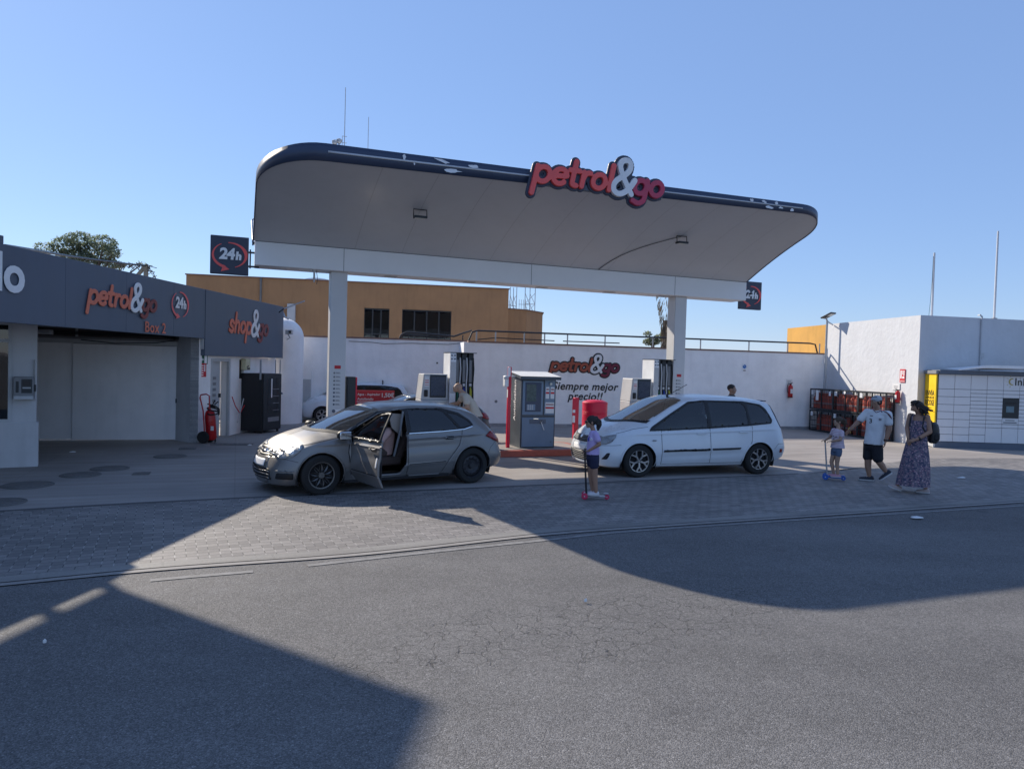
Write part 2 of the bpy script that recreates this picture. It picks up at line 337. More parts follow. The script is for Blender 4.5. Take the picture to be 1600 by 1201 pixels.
    bp = nd(t, 'ShaderNodeBump'); bp.inputs['Distance'].default_value = .006; bp.inputs['Strength'].default_value = .7; bp.invert = True; L(br.outputs['Fac'], bp.inputs['Height']); L(bp.outputs[0], b.inputs['Normal'])
    return m
MT['paver'] = paver_mat()
MT['paint'] = M('worn_road_paint', (.205, .20, .195), .8, var=.35, vs=9)

def sheet(name, pts, z, mat, kind='structure', label=None):
    bm = bmesh.new(); vs = [bm.verts.new((p[0], p[1], z)) for p in pts]; f = bm.faces.new(vs)
    bmesh.ops.triangulate(bm, faces=[f]); bmesh.ops.recalc_face_normals(bm, faces=bm.faces)
    for f in bm.faces:
        if f.normal.z < 0: f.normal_flip()
    me = bpy.data.meshes.new(name); bm.to_mesh(me); bm.free(); me.materials.append(mat)
    o = bpy.data.objects.new(name, me); link(o); tag(o, label, None, None, kind); return o
def ribbon(name, pts, w, z, mat, off=0, kind='structure'):
    """strip of width w on the left side of the path"""
    vs = []; fs = []
    for i, p in enumerate(pts):
        d = (Vector(pts[min(i+1, len(pts)-1)])-Vector(pts[max(i-1, 0)])); d.z = 0; d.normalize(); n = Vector((-d.y, d.x, 0))
        for s in (off, off+w): q = Vector((p[0], p[1], 0))+n*s; vs.append((q.x, q.y, z))
    for i in range(len(pts)-1): fs.append((2*i, 2*i+2, 2*i+3, 2*i+1))
    me = bpy.data.meshes.new(name); me.from_pydata(vs, [], fs); me.materials.append(mat)
    o = bpy.data.objects.new(name, me); link(o); o['kind'] = kind; return o
def smoothpath(pts, n=8):
    P = [Vector(p) for p in pts]; out = []
    for i in range(len(P)-1):
        a = P[max(i-1, 0)]; b = P[i]; c = P[i+1]; d = P[min(i+2, len(P)-1)]
        for k in range(n):
            t = k/n; out.append(.5*((2*b)+(c-a)*t+(2*a-5*b+4*c-d)*t*t+(3*b-a-3*c+d)*t**3))
    out.append(P[-1]); return out
KP = [gp(*p) for p in ((0, 912), (250, 888), (500, 870), (640, 857), (840, 835), (1000, 823), (1300, 803), (1600, 783))]
dL = (KP[0]-KP[1]).normalized(); dR = (KP[-1]-KP[-2]).normalized()
KP = [KP[0]+dL*60, KP[0]+dL*20, KP[0]+dL*6]+smoothpath(KP, 6)+[KP[-1]+dR*6, KP[-1]+dR*20, KP[-1]+dR*80]
PV = [gp(*p) for p in ((0, 800), (200, 788), (400, 778), (640, 768), (890, 757), (1250, 741))]
PV = [PV[0]+Vector((-8, -3.6, 0))*6]+PV+[PV[-1]+Vector((2.2, 1.4, 0))]
# the paved apron widens towards the right, reaching the strip of pavers that shows in the sun there
PVR = [gp(1300, 735)+Vector((.3, .2, 0)), gp(1440, 716), gp(1600, 716), gp(1600, 716)+Vector((60, 22, 0))]
PV = PV+PVR
sheet('ground', [(-900, -900), (900, -900), (900, 1800), (-900, 1800)], 0, MT['concrete'])
road = [(p.x, p.y) for p in KP]+[(400, -60), (400, -300), (-400, -300), (-400, -60)]
sheet('road', road, .004, MT['asphalt'])
apron = [(p.x, p.y) for p in KP]+[(p.x, p.y) for p in reversed(PV)]
sheet('pavement', apron, .008, MT['paver'])
ribbon('kerb', KP, .20, .012, MT['kerbc'], off=0)
ribbon('gutter', KP, .085, .014, M('gutter_pale', (.26, .245, .23), .8, var=.18, vs=5), off=-.108)
MT['joint'] = M('joint_dirt', (.07, .068, .065), .9)
ribbon('gutter_joint', KP, .016, .017, MT['joint'], off=-.018)
ribbon('pavement_edge', [p for p in PV[:7]], .07, .013, M('edge_strip', (.10, .10, .10), .8, var=.2), off=0)
ln = smoothpath([gp(*p) for p in ((480, 884), (640, 866), (860, 843), (1000, 829), (1300, 809), (1600, 790))], 6)
ribbon('road_marking', ln, .075, .009, MT['paint'], off=-.05)
ribbon('road_marking', [gp(235, 907), gp(300, 901), gp(395, 893)], .075, .009, MT['paint'], off=-.05)
# manholes and drains
def manhole(px, py, r, label):
    p = gp(px, py); o = root('manhole_cover', label, 'manhole cover', (p.x, p.y, .004), group='covers in the forecourt')
    MB().lathe([(0.001, .012), (r*.86, .012), (r*.9, .006), (r*.93, .012), (r, .010), (r*1.02, 0)], n=32).build('cover', MT['darkiron'], o)
    mb = MB()
    for i in range(-4, 5):
        h = math.sqrt(max(0, (r*.8)**2-(i*r*.19)**2)); mb.box((i*r*.19-.008, -h, .0125), (i*r*.19+.008, h, .017))
    mb.build('tread_ribs', MT['darkiron2'], o); return o
MT['darkiron'] = M('cast_iron', (.13, .125, .12), .6, var=.2, vs=9, bump=.002, bs=80); MT['darkiron2'] = M('cast_iron_worn', (.16, .155, .15), .5, var=.2)
manhole(266, 713, .30, 'round iron cover nearest to the wheeled extinguisher'); manhole(172, 732, .30, 'round iron cover touching the one left of it')
manhole(126, 742, .30, 'round iron cover just left of its close twin'); manhole(43, 758, .34, 'large round iron cover near the left photo edge')
manhole(0, 785, .30, 'round iron cover cut off by the left photo edge')
def grate(px, py, w, d, rz, label):
    p = gp(px, py); o = root('drain_grate', label, 'drain grate', (p.x, p.y, .004), rz, 'square drains in the forecourt')
    MB().box((-w/2, -d/2, 0), (w/2, d/2, .008)).build('frame', MT['darkiron'], o)
    mb = MB()
    for i in range(9): x = -w/2+.03+(w-.06)*i/8; mb.box((x-.007, -d/2+.02, .0085), (x+.007, d/2-.02, .013))
    mb.build('bars', MT['darkiron2'], o)
grate(221, 740, .26, .26, R(20), 'small square drain right of the pair of round covers'); grate(293, 701, .34, .3, R(20), 'square drain in front of the garage door post')
grate(363, 694, .9, .3, R(10), 'long drain grate in front of the shop door')
# little pieces of litter
def litter(px, py, s, rz, label, mat):
    p = gp(px, py); mb = MB(); n = 7; pts = []
    for k in range(n): a = 2*math.pi*k/n; r = s*(.6+.5*random.random()); pts.append(Vector((math.cos(a)*r, math.sin(a)*r*.5, .006+.02*random.random())))
    mb.add([Vector((0, 0, .03))]+pts+[Vector((p2.x, p2.y, .002)) for p2 in pts], [(0, k+1, (k+1)%n+1) for k in range(n)]+[(k+1, n+1+k, n+1+(k+1)%n, (k+1)%n+1) for k in range(n)])
    o = mb.build('litter', mat, None, loc=(p.x, p.y, .018), rot=(0, 0, rz)); tag(o, label, 'litter')
litter(1432, 811, .14, .2, 'flat scrap of white paper on the shaded road', MT['paper']); litter(1503, 748, .10, .1, 'pale crumpled scrap on the shaded pavers at right', MT['paper'])
litter(114, 708, .07, .4, 'small white scrap in front of the garage door', MT['paper']); litter(390, 697, .05, .4, 'tiny white scrap near the drain by the shop', MT['paper'])
litter(70, 1008, .015, .4, 'cigarette end on the shaded road at lower left', MT['paper']); litter(915, 943, .02, .4, 'tiny white scrap above the road cracks', MT['paper'])
# ================= CANOPY =================
T0, T1, C0 = .27, 12.38, 15.5
def cfun(c):      # distance out from the beam face, 0..1
    return (abs(c-C0)-.3)/3.0
def zt_f(t): return 5.56+.008*t
def zb_f(t): return 5.28+.017*t
Z0 = 4.35
def zsoff(t, u): return Z0+(zb_f(t)-Z0)*(1.35*u-.35*u*u)
def hth(t, u): return .07+(zt_f(t)-zb_f(t)-.07)*u**2
def trange(u):
    Rr = 1.05; s = u*3.0; k = max(0, s-(3.0-Rr)); k = min(k, Rr); d = Rr-math.sqrt(max(0, Rr*Rr-k*k)); return T0+d, T1-d
can = root('fuel_canopy', 'big white butterfly canopy with navy edge over the pumps', 'canopy', TC(6.3, 15.5))
can.rotation_euler = (0, 0, TH); CI = can.matrix_basis.inverted()
def cl(t, c, z): return (t-6.3, c-15.5, z)
us = [0, .08, .16, .24, .32, .40, .48, .56, .62, .66, .70, .74, .78, .82, .86, .89, .92, .94, .96, .975, .988, .996, 1.0]
NT = 48
for sgn, nm in ((-1, 'front'), (1, 'rear')):
    so_, tp_, fa = MB(), MB(), MB(); A = []; B = []; loopS = []; loopT = []
    for u in us:
        a, b = trange(u)
        for k in range(NT+1):
            t = a+(b-a)*k/NT; c = C0+sgn*(.3+3*u); A.append(cl(t, c, zsoff(t, u))); B.append(cl(t, c, zsoff(t, u)+hth(t, u)))
    fs = []
    for i in range(len(us)-1):
        for k in range(NT):
            q = (i*(NT+1)+k, i*(NT+1)+k+1, (i+1)*(NT+1)+k+1, (i+1)*(NT+1)+k); fs.append(q if sgn > 0 else q[::-1])
    so_.add(A, [q[::-1] for q in fs]); tp_.add(B, fs)
    so_.build('soffit', MT['canopy'], can, smooth=60); tp_.build('roof_sheet', MT['canopy'], can, smooth=60)
    n = NT+1; idx = [i*n for i in range(len(us))]+[(len(us)-1)*n+k for k in range(1, n)]+[i*n+NT for i in range(len(us)-2, -1, -1)]
    vs = []
    for i in idx:                      # the fascia stands a few mm proud of the sheet edge
        p = Vector(A[i]); q = Vector(B[i]); o = Vector((p.x*.0, 0, 0))
        if p.x < -6.3+T0+1.2: o += Vector((-.006, 0, 0))
        if p.x > -6.3+T1-1.2: o += Vector((.006, 0, 0))
        o += Vector((0, sgn*.004, 0)); vs += [p+o-Vector((0, 0, .012)), q+o+Vector((0, 0, .012))]
    fa.add(vs, [(2*i, 2*i+2, 2*i+3, 2*i+1) for i in range(len(idx)-1)])
    f = fa.build('fascia', MT['navy2'], can, smooth=50)
    sd = f.modifiers.new('s', 'SOLIDIFY'); sd.thickness = .02; sd.offset = 0
bm_ = MB(); bm_.box(cl(T0+.03, 15.2, 3.87), cl(T1+.02, 15.8, 4.36)); bm_.build('beam', MT['beam'], can, bevel=.012)
sm = MB()
for t in (2.05, 6.3, 10.2): sm.box(cl(t-.004, 15.197, 3.87), cl(t+.004, 15.199, 4.36))
sm.box(cl(T0+.03, 15.195, 4.342), cl(T1, 15.198, 4.362)); sm.build('beam_joints', MT['darkmetal'], can)
for t in (1.98, 10.49):
    MB().box(cl(t-.172, 15.33, .12), cl(t+.172, 15.67, 3.87)).build('column', MT['column'], can, bevel=.012)
    MB().box(cl(t-.2, 15.30, .12), cl(t+.2, 15.70, .16)).build('column_base', MT['grey'], can, bevel=.008)
# trim stripe on the front fascia and the torn sheet patches
def fpt(t, w, off=.02): return cl(t, 12.2-off, zb_f(t)+(zt_f(t)-zb_f(t))*w)
def fband(name, a, b, w0, w1, mat, off=.02, n=20):
    vs = []
    for k in range(n+1):
        t = a+(b-a)*k/n; vs += [fpt(t, w0, off), fpt(t, w1, off)]
    m = MB().add(vs, [(2*k, 2*k+2, 2*k+3, 2*k+1) for k in range(n)]); o = m.build(name, mat, can)
    s_ = o.modifiers.new('s', 'SOLIDIFY'); s_.thickness = .008; return o
fband('trim_stripe', 1.35, 11.35, .48, .60, MT['stripe'], .026)
def blob(t, w, rt, rw, ang, seed):
    r = random.Random(seed); vs = []; n = 11
    for k in range(n):
        a = 2*math.pi*k/n; q = r.uniform(.6, 1.15); x = math.cos(a)*rt*q; y = math.sin(a)*rw*q; vs.append(fpt(t+x*math.cos(ang)-y*math.sin(ang), max(.03, min(.97, w+(x*math.sin(ang)+y*math.cos(ang))*4)), .031+.004*r.random()))
    return MB().add(vs, [tuple(range(n))]).build('peeled_patch', MT['peel'], can, smooth=0)
for k, b in enumerate(((2.62, .78, .03, .05, 0), (3.30, .82, .16, .028, -.25), (3.48, .22, .17, .035, 0), (3.88, .72, .10, .035, 0), (2.8, .40, .02, .02, 0),
        (9.98, .75, .045, .05, 0), (10.3, .78, .07, .04, -.3), (10.62, .78, .055, .05, .1), (10.45, .18, .14, .045, 0), (10.75, .30, .07, .03, 0), (11.05, .18, .05, .05, 0))): blob(*b, k)
sm_ = MB()
for t in [T0+1.0*k for k in range(2, 12)]:
    pts = [cl(t, C0-.3-3*u, zsoff(t, u)-.0015) for u in [i/14*.985 for i in range(15)]]
    sm_.add([Vector(p)+Vector((dx, 0, 0)) for p in pts for dx in (-.0035, .0035)], [(2*i, 2*i+2, 2*i+3, 2*i+1) for i in range(14)])
sm_.build('soffit_seams', M('soffit_seam', (.33, .34, .36), .6), can, smooth=0)
# floodlights under the soffit and small downlights in the beam
def slope_z(t, c): return zsoff(t, cfun(c))
for (px, py) in ((657, 332), (1066, 374)):
    # meet the soffit along the sight line
    best = None
    for k in range(400):
        D = 11+k*.03; p = ap(px, py-6, D); t, c = p.dot(dv), p.dot(mv)
        if 12.3 < c < 15.2:
            e = abs(p.z-slope_z(t, c))
            if best is None or e < best[0]: best = (e, t, c)
    _, t, c = best; z = slope_z(t, c)
    fl = root('floodlight', 'slim grey floodlight hanging under the canopy soffit, '+('left one of the two' if px < 800 else 'right one with a cable'), 'floodlight', TC(t, c, z-.16), TH, 'floodlights under the canopy')
    m = MB(); m.tube([(-.13, 0, 0), (-.13, .02, .15), (.13, .02, .15), (.13, 0, 0)], .011, 6); m.build('bracket', MT['darkmetal'], fl)
    MB().box((-.125, -.08, -.025), (.125, .08, .02)).build('housing', MT['darkmetal'], fl, bevel=.008)
    MB().box((-.11, -.065, -.030), (.11, .065, -.026)).build('lens', MT['lamp'], fl)
    if px > 800:
        pts = []
        for k in range(9):
            q = k/8; cc = c+(15.18-c)*q; tt = t-1.25*q+.25*math.sin(q*3.1)*(-1); pts.append(Vector(cl(tt, cc, slope_z(tt, cc)-.015)))
        MB().tube(pts, .008, 5).build('lamp_cable', MT['darkmetal'], can)
for t in (3.1, 4.9, 6.7, 8.5, 10.05): 
    m = MB(); m.box(cl(t-.12, 15.38, 3.855), cl(t+.12, 15.62, 3.872)); m.build('downlight', MT['lgrey'], can, bevel=.004)
# horn / camera hanging at the left end of the beam
p = vp(TC(1.3, 15.3), TC(2, 15.3), 491, 428)
hn = root('bracket_device', 'small grey device hanging under the left end of the canopy beam', 'lamp', (p.x, p.y, 3.87), TH)
MB().lathe([(.05, 0), (.045, -.03), (.02, -.06), (.022, -.2), (.012, -.26)], n=12).build('device_body', MT['lgrey'], hn); MB().tube([(.04, 0, 0), (.07, 0, -.2), (.05, 0, -.3)], .006, 5).build('wire', MT['darkmetal'], hn)
# labels on the columns
def column_sheet(t):
    c = 15.328; z = 1.0 if t < 5 else 1.0
    MB().box(cl(t-.06, c-.004, 1.83), cl(t+.07, c-.001, 1.90)).build('red_label', MT['signred'], can)
    for k in range(9):
        zz = 1.74-k*.083
        m = MB(); m.lathe([(.001, 0), (.022, 0), (.022, .003)], cl(t-.06, c-.001, zz), (0, -1, 0), 10); m.build('sticker_icon', MT['navy'] if k > 3 else MT['grey'], can)
        MB().box(cl(t-.025, c-.003, zz-.012), cl(t+.07, c-.001, zz-.002)).box(cl(t-.025, c-.003, zz+.004), cl(t+.05, c-.001, zz+.014)).build('sticker_text', MT['grey'], can)
    MB().box(cl(t-.07, c-.003, .90), cl(t+.10, c-.001, .97)).build('oval_label', MT['white'], can, bevel=.001)
    MB().lathe([(.001, 0), (.036, 0), (.036, .003)], cl(t-.06, c-.004, .935), (0, -1, 0), 14).build('sticker_icon', MT['navy'], can)
column_sheet(1.98); column_sheet(10.49)

# ---- lettering ----
GLYPH = {'p': (.95, [[('c', .50, .5, .345)], [(.17, .85), (.12, -.42)]]), 'e': (.88, [[('a', .43, .5, .35, 10, 315)], [(.12, .5), (.74, .54)]]),
 't': (.60, [[(.25, 1.30), (.22, .35), (.30, .18), (.46, .16)], [(.02, .86), (.50, .86)]]), 'r': (.60, [[(.15, .84), (.15, .16)], [(.15, .50), (.24, .74), (.38, .83), (.50, .82)]]),
 'o': (.88, [[('c', .43, .5, .33)]]), 'l': (.36, [[(.17, 1.36), (.15, .16)]]), 'g': (.93, [[('c', .43, .5, .33)], [(.77, .84), (.76, .0), (.66, -.22), (.43, -.30), (.14, -.20)]]),
 's': (.74, [[(.60, .72), (.45, .83), (.26, .82), (.15, .70), (.20, .56), (.45, .46), (.58, .34), (.54, .20), (.36, .15), (.12, .24)]]), 'h': (.86, [[(.15, 1.36), (.15, .16)], [(.15, .52), (.26, .76), (.46, .84), (.62, .74), (.66, .55), (.66, .16)]]),
 '&': (1.08, [[(1.02, .66), (.86, .34), (.62, .10), (.36, .03), (.12, .16), (.08, .42), (.22, .62), (.46, .80), (.66, 1.02), (.68, 1.28), (.52, 1.44), (.30, 1.42), (.20, 1.24), (.28, 1.0), (.55, .60), (.98, .06)]])}
def strokes(word, fat, k, depth, x0=0):
    """rounded letters built from thick strokes in the x/z plane"""
    m = MB(); x = x0
    for ch in word:
        adv_, st = GLYPH[ch]
        for s_ in st:
            P = []
            for q in s_:
                if q[0] == 'c': P += [(q[1]+q[3]*math.cos(a), q[2]+q[3]*math.sin(a)) for a in [2*math.pi*i/22 for i in range(23)]]
                elif q[0] == 'a': P += [(q[1]+q[3]*math.cos(R(q[4]+(q[5]-q[4])*i/18)), q[2]+q[3]*math.sin(R(q[4]+(q[5]-q[4])*i/18))) for i in range(19)]
                else: P.append(q)
            if len(P) > 3 and not isinstance(s_[0][0], str): P = [(v.x, v.y) for v in smoothpath([Vector((a, b, 0)) for a, b in P], 4)]
            P = [((x+a+.20*b)*k, b*k) for a, b in P]; r = fat*k
            for i, (a, b) in enumerate(P):
                m.lathe([(.0001, -depth/2), (r*.93, -depth/2), (r, -depth/2+r*.07), (r, depth/2), (.0001, depth/2)], (a, 0, b), (0, 1, 0), 14)
                if i:
                    c_, d_ = P[i-1]; L_ = math.hypot(a-c_, b-d_)
                    if L_ > 1e-5: nx, nz = -(b-d_)/L_*r, (a-c_)/L_*r; m.add([(c_+nx, -depth/2, d_+nz), (a+nx, -depth/2, b+nz), (a-nx, -depth/2, b-nz), (c_-nx, -depth/2, d_-nz), (c_+nx, depth/2, d_+nz), (a+nx, depth/2, b+nz), (a-nx, depth/2, b-nz), (c_-nx, depth/2, d_-nz)], [(0, 1, 2, 3), (7, 6, 5, 4), (0, 4, 5, 1), (1, 5, 6, 2), (2, 6, 7, 3), (3, 7, 4, 0)])
        x += adv_
    return m, x
def remesh_obj(mb, name, mat, parent, vox, sm, loc=(0, 0, 0)):
    me = mb.mesh(name, mat, 0); o = bpy.data.objects.new('tmp', me); COL.objects.link(o)
    r = o.modifiers.new('r', 'REMESH'); r.mode = 'VOXEL'; r.voxel_size = vox; r.use_smooth_shade = True
    if sm: s_ = o.modifiers.new('s', 'SMOOTH'); s_.factor = .5; s_.iterations = sm
    em = evalmesh(o); bpy.data.objects.remove(o); em.name = name; em.materials.clear(); em.materials.append(mat)
    em.polygons.foreach_set('use_smooth', [True]*len(em.polygons)); em.set_sharp_from_angle(angle=R(50)); ob = bpy.data.objects.new(name, em); ob.location = loc; return link(ob, parent)
def logo(parent, width, first='petrol', depth=.06, mats=None, back=None, loc=(0, 0, 0), rise=0.0):
    mats = mats or (MT['orange'], MT['white'], MT['dull']); tot = sum(GLYPH[c][0] for c in first)+1.20+sum(GLYPH[c][0] for c in 'go')+.1; k = width/tot; x = .0
    for i, (w, mat, nm, ft) in enumerate(((first, mats[0], 'word', .125), ('&', mats[1], 'ampersand', .118), ('go', mats[2], 'word_end', .128))):
        dd = depth*(1.0+.15*(i == 1)); kk = k*(1.17 if i == 1 else 1); xx = x*k/kk; m, x2 = strokes(w, ft, kk, dd, xx); x2 *= kk/k; vox = max(.004, k*.02)
        o = remesh_obj(m, nm, mat, parent, vox, 1, (loc[0], loc[1]-(depth*.6 if back else depth*.5)-.004*(i == 1), loc[2]))
        if back: m, _ = strokes(w, ft+.125, kk, depth*.6, xx); remesh_obj(m, 'backing', back, o, vox*1.2, 1, (0, depth*.62+.004*i, 0))
        x = x2-(.10 if i == 0 else .10)
a = vp(TC(0, 12.1), TC(5, 12.1), 822, 300); b_ = vp(TC(0, 12.1), TC(5, 12.1), 1040, 300)
sg = root('canopy_sign', 'raised red and white petrol&go lettering on the front edge of the canopy', 'sign', TC(a.dot(dv), 12.10, 0), TH)
wd = b_.dot(dv)-a.dot(dv)
zb = vp(TC(0, 12.1), TC(5, 12.1), 850, 291).z
logo(sg, wd*.97, 'petrol', .07, (MT['red'], MT['white'], MT['crimson']), MT['signnavy'], (wd*.02, -.02, zb-.0))
MB().box((.1, -.01, zb+.02), (wd-.1, .09, zb+.12)).build('mounting_rail', MT['navy'], sg)
# ---- 24h signs ----
def sign24(name, parent, w, h, back=True):
    if back:
        MB().box((-w/2, -.05, 0), (w/2, .05, h)).build('panel', MT['signnavy'], parent, bevel=.01)
    y = -.056 if back else 0
    m = MB(); n = 22; r = w*.40                      # two curved arrow strokes
    for a0, a1, th0, th1 in ((R(120), R(255), .02, .085), (R(20), R(-70), .085, .02), (R(20), R(95), .085, .03)):
        vs = []
        for k in range(n+1):
            q = k/n; a = a0+(a1-a0)*q; t_ = w*(th0+(th1-th0)*q)
            for rr in (r-t_/2, r+t_/2): vs.append((math.cos(a)*rr*1.08, y-.004, h/2+math.sin(a)*rr*.86))
        m.add(vs, [(2*k, 2*k+1, 2*k+3, 2*k+2) for k in range(n)])
    m.add([(-w*.16, y-.0045, h*.24), (-w*.22, y-.0045, h*.06), (w*.0, y-.0045, h*.13)], [(0, 1, 2)])
    m.build('arrow_ring', MT['red'], parent, smooth=0)
    text('numerals', '24', MT['white'], parent, (-w*.27, y-.008, h*.40), w*.42, shear=.1, bold=.012, extrude=.003, space=.9)
    text('letter', 'h', MT['white'], parent, (w*.155, y-.008, h*.40), w*.30, shear=.1, bold=.012, extrude=.003)
A = vp(TC(0, 15.45), TC(1, 15.45), 328, 427); B = vp(TC(0, 15.45), TC(1, 15.45), 388, 431); Cc = vp(TC(0, 15.45), TC(1, 15.45), 330, 367)
w24 = B.dot(dv)-A.dot(dv); h24 = Cc.z-A.z
s1 = root('hanging_sign', 'navy square 24h sign bracketed off the left end of the canopy beam', 'sign', TC((A.dot(dv)+B.dot(dv))/2, 15.45, A.z), TH, '24h signs')
sign24('s', s1, w24, h24)
m = MB()
for z in (.25, .62): m.bar((w24/2-.02, 0, h24*z), (w24/2+.2, 0, h24*z), .035)
m.bar((w24/2+.03, 0, h24*.2), (w24/2+.03, 0, h24*.7), .03); m.build('bracket', MT['darkmetal'], s1)
E2 = vp(TC(0, 15.9), TC(1, 15.9), 1189, 487); F2 = vp(TC(0, 15.9), TC(1, 15.9), 1189, 442)
s2 = root('hanging_sign', 'navy square 24h sign half hidden behind the right end of the canopy beam', 'sign', TC(E2.dot(dv)-w24/2, 15.95, F2.z-h24*.98), TH, '24h signs')
sign24('s', s2, w24, h24)
m = MB()
m.bar((-w24*.1, -.05, h24*.55), (-w24*.1, -.17, h24*.55), .04); m.build('bracket', MT['darkmetal'], s2)
# ---- things standing on the canopy ----
def onroof(name, cat, label, px, ybot, ytop, r, extra=None):
    p = vp(TC(0, 15.5), TC(1, 15.5), px, ytop); t = p.dot(dv); o = root(name, label, cat, TC(t, 15.5, 4.36), TH)
    H = p.z-4.36; MB().cyl((0, 0, 0), (0, 0, H), r, r*.6, 8).build('mast', MT['galv'], o); return o, H
o, H = onroof('radio_antenna', 'antenna', 'tall thin antenna rising above the canopy at left', 540, 0, 137, .012)
m = MB()
for z in (.62, .66, .70): m.cyl((-.05, 0, H*z), (.05, 0, H*z), .006, n=6)
m.tube([(.02, 0, H*.55), (.03, 0, H*.45), (0, 0, H*.36)], .014, 6); m.cyl((-.045, 0, H*.62), (-.045, 0, H*.70), .006, n=6).cyl((-.02, 0, H*.55), (-.02, 0, H*.62), .008, n=6); m.build('antenna_fittings', MT['galv'], o)
o, H = onroof('radio_antenna', 'antenna', 'shorter thin antenna above the canopy, right of the tall one', 576, 0, 183, .010)
MB().cyl((0, 0, H*.55), (0, 0, H*.7), .02, n=8).build('clamps', MT['galv'], o)
for px, lab in ((523, 'left one of two vent pipes with hoods behind the canopy edge'), (530, 'right one of two vent pipes with hoods behind the canopy edge')):
    o, H = onroof('vent_pipe', 'vent pipe', lab, px, 0, 217 if px > 525 else 219, .025); o['group'] = 'vent pipes above the canopy'
    MB().lathe([(.03, H-.10), (.055, H-.07), (.06, H-.02), (.03, H+.0), (.005, H+.01)], n=12).build('hood', MT['galv'], o)

# ================= WALLS AND BUILDINGS BEHIND =================
WA, WB = gp(790, 666), gp(1262, 670.5); we = (WB-WA).normalized(); wa_ = math.atan2(we.y, we.x)
def wl(px, py=600): return vp(WA, WB, px, py)       # point of the photograph on the wall face
w0 = wl(731, 600); w0.z = 0; w1 = vp(WA, WB, 1288, 600); w1.z = 0
LW = (w1-w0).length
bw = root('rear_wall', 'long low white boundary wall with painted lettering behind the pumps', 'wall', w0, wa_)
WZ = 2.765
MB().box((0, 0, 0), (LW, .25, WZ-.05)).build('wall_face', MT['white_wall'], bw)
MB().box((-.02, -.02, WZ-.05), (LW, .27, WZ)).build('coping', MT['coping'], bw, bevel=.005)
MB().box((-.16, 0, 0), (0, 1.05, WZ-.05)).build('wall_return', MT['white_wall'], bw)
MB().box((.0, -.006, 0), (LW, 0, .10)).build('plinth_stain', M('wall_foot', (.30, .30, .31), .9, var=.3, vs=4), bw)
# painted lettering
a = wl(858, 582); b_ = wl(969, 582); 
wpx = (b_-a).length; zb = wl(880, 580).z
logo(bw, wpx, 'petrol', .024, (M('paint_rust', (.38, .09, .05), .7), MT['white'], M('paint_wine', (.18, .025, .05), .7)), MT['black'], ((a-w0).dot(we), -.012, zb-.02))
sl1 = wl(866, 608); text('slogan', 'Siempre mejor', MT['black'], bw, ((sl1-w0).dot(we)-.08, -.009, sl1.z-.0), .36, fat=.007, shear=.22, extrude=.001, space=1.06)
sl2 = wl(887, 624); text('slogan', 'precio!!', MT['black'], bw, ((sl2-w0).dot(we)+.0, -.009, sl2.z), .36, fat=.007, shear=.22, extrude=.001, space=1.06)
for px, py, r in ((833, 577, .02), (681, 567, .03)): pass
q = wl(775, 627); MB().lathe([(.001, 0), (.05, 0)], ((q-w0).dot(we), -.003, q.z), (0, -1, 0), 10).build('stain', MT['grey'], bw)
# railing on top
rl = root('railing', 'dark green pipe railing along the top of the white wall', 'railing', w0+Vector((0, 0, WZ)), wa_)
m = MB(); zr = .34
x0 = 0; pts = [(x0, .12, 0), (x0+.12, .12, zr*.85), (x0+.3, .12, zr)]+[(x, .12, zr) for x in (3, 6, 9, LW-.55)]+[(LW-.35, .12, zr*.9), (LW-.25, .12, 0)]
m.tube(pts, .028, 8); m.tube([(3.2, .14, .10), (5.2, .14, .10)], .02, 6); m.tube([(.3, .14, .05), (.9, .14, .13), (2.9, .14, .10)], .018, 6); m.build('handrail', MT['greenmetal'] if 'greenmetal' in MT else MT['darkmetal'], rl)
for px in (745, 775, 820, 852, 888, 947, 1022, 1097, 1173, 1234, 1284):
    x = (wl(px, 540)-w0).dot(we); MB().cyl((x, .12, 0), (x, .12, zr), .024, n=8).build('post', MT['galv'], rl)
# small blue sign, extinguisher plate
q = wl(1163, 574); sgn_ = root('wall_sign', 'tiny blue and white sign high on the white wall right of the canopy column', 'sign', q, wa_)
MB().box((-.09, -.012, -.14), (.09, -.002, .14)).build('plate', MT['white'], sgn_); MB().lathe([(.001, 0), (.07, 0), (.07, .003)], (0, -.013, .03), (0, -1, 0), 16).build('blue_disc', M('sign_blue', (.02, .18, .5), .5), sgn_)
MB().bar((-.05, -.018, .08), (.05, -.018, -.02), .012, .004).build('slash', MT['white'], sgn_); MB().box((-.05, -.014, -.12), (.05, -.0125, -.09)).build('caption', MT['black'], sgn_)
def extinguisher(p, rz, label, h=.52):
    o = root('fire_extinguisher', label, 'fire extinguisher', p, rz, 'wall fire extinguishers')
    MB().lathe([(.001, 0), (.075, 0), (.082, .02), (.082, h*.72), (.07, h*.82), (.03, h*.88), (.022, h*.92), (.001, h*.92)], n=20).build('cylinder', MT['exred'], o)
    MB().lathe([(.084, .0), (.084, .035)], n=20).build('foot_ring', MT['black'], o)
    MB().box((-.018, -.04, h*.9), (.018, .05, h*.98)).bar((0, -.02, h*.98), (.0, -.12, h*1.05), .02, .012).build('valve', MT['black'], o)
    MB().tube([(-.02, 0, h*.95), (-.10, 0, h*.98), (-.13, 0, h*.75), (-.12, 0, h*.45), (-.09, 0, h*.3)], .011, 7).build('hose', MT['rubber'], o)
    MB().box((-.05, -.0885, h*.3), (.05, -.083, h*.6)).build('label', MT['paper'], o); return o
q = wl(1232, 621); extinguisher(q+Vector((math.sin(wa_), -math.cos(wa_), 0))*.10, wa_, 'red fire extinguisher on the shaded white wall behind the white car')
q = wl(1233, 597); o = root('notice_plate', 'pale notice plate above the extinguisher on the long wall', 'sign', q, wa_, 'notice plates over the extinguishers')
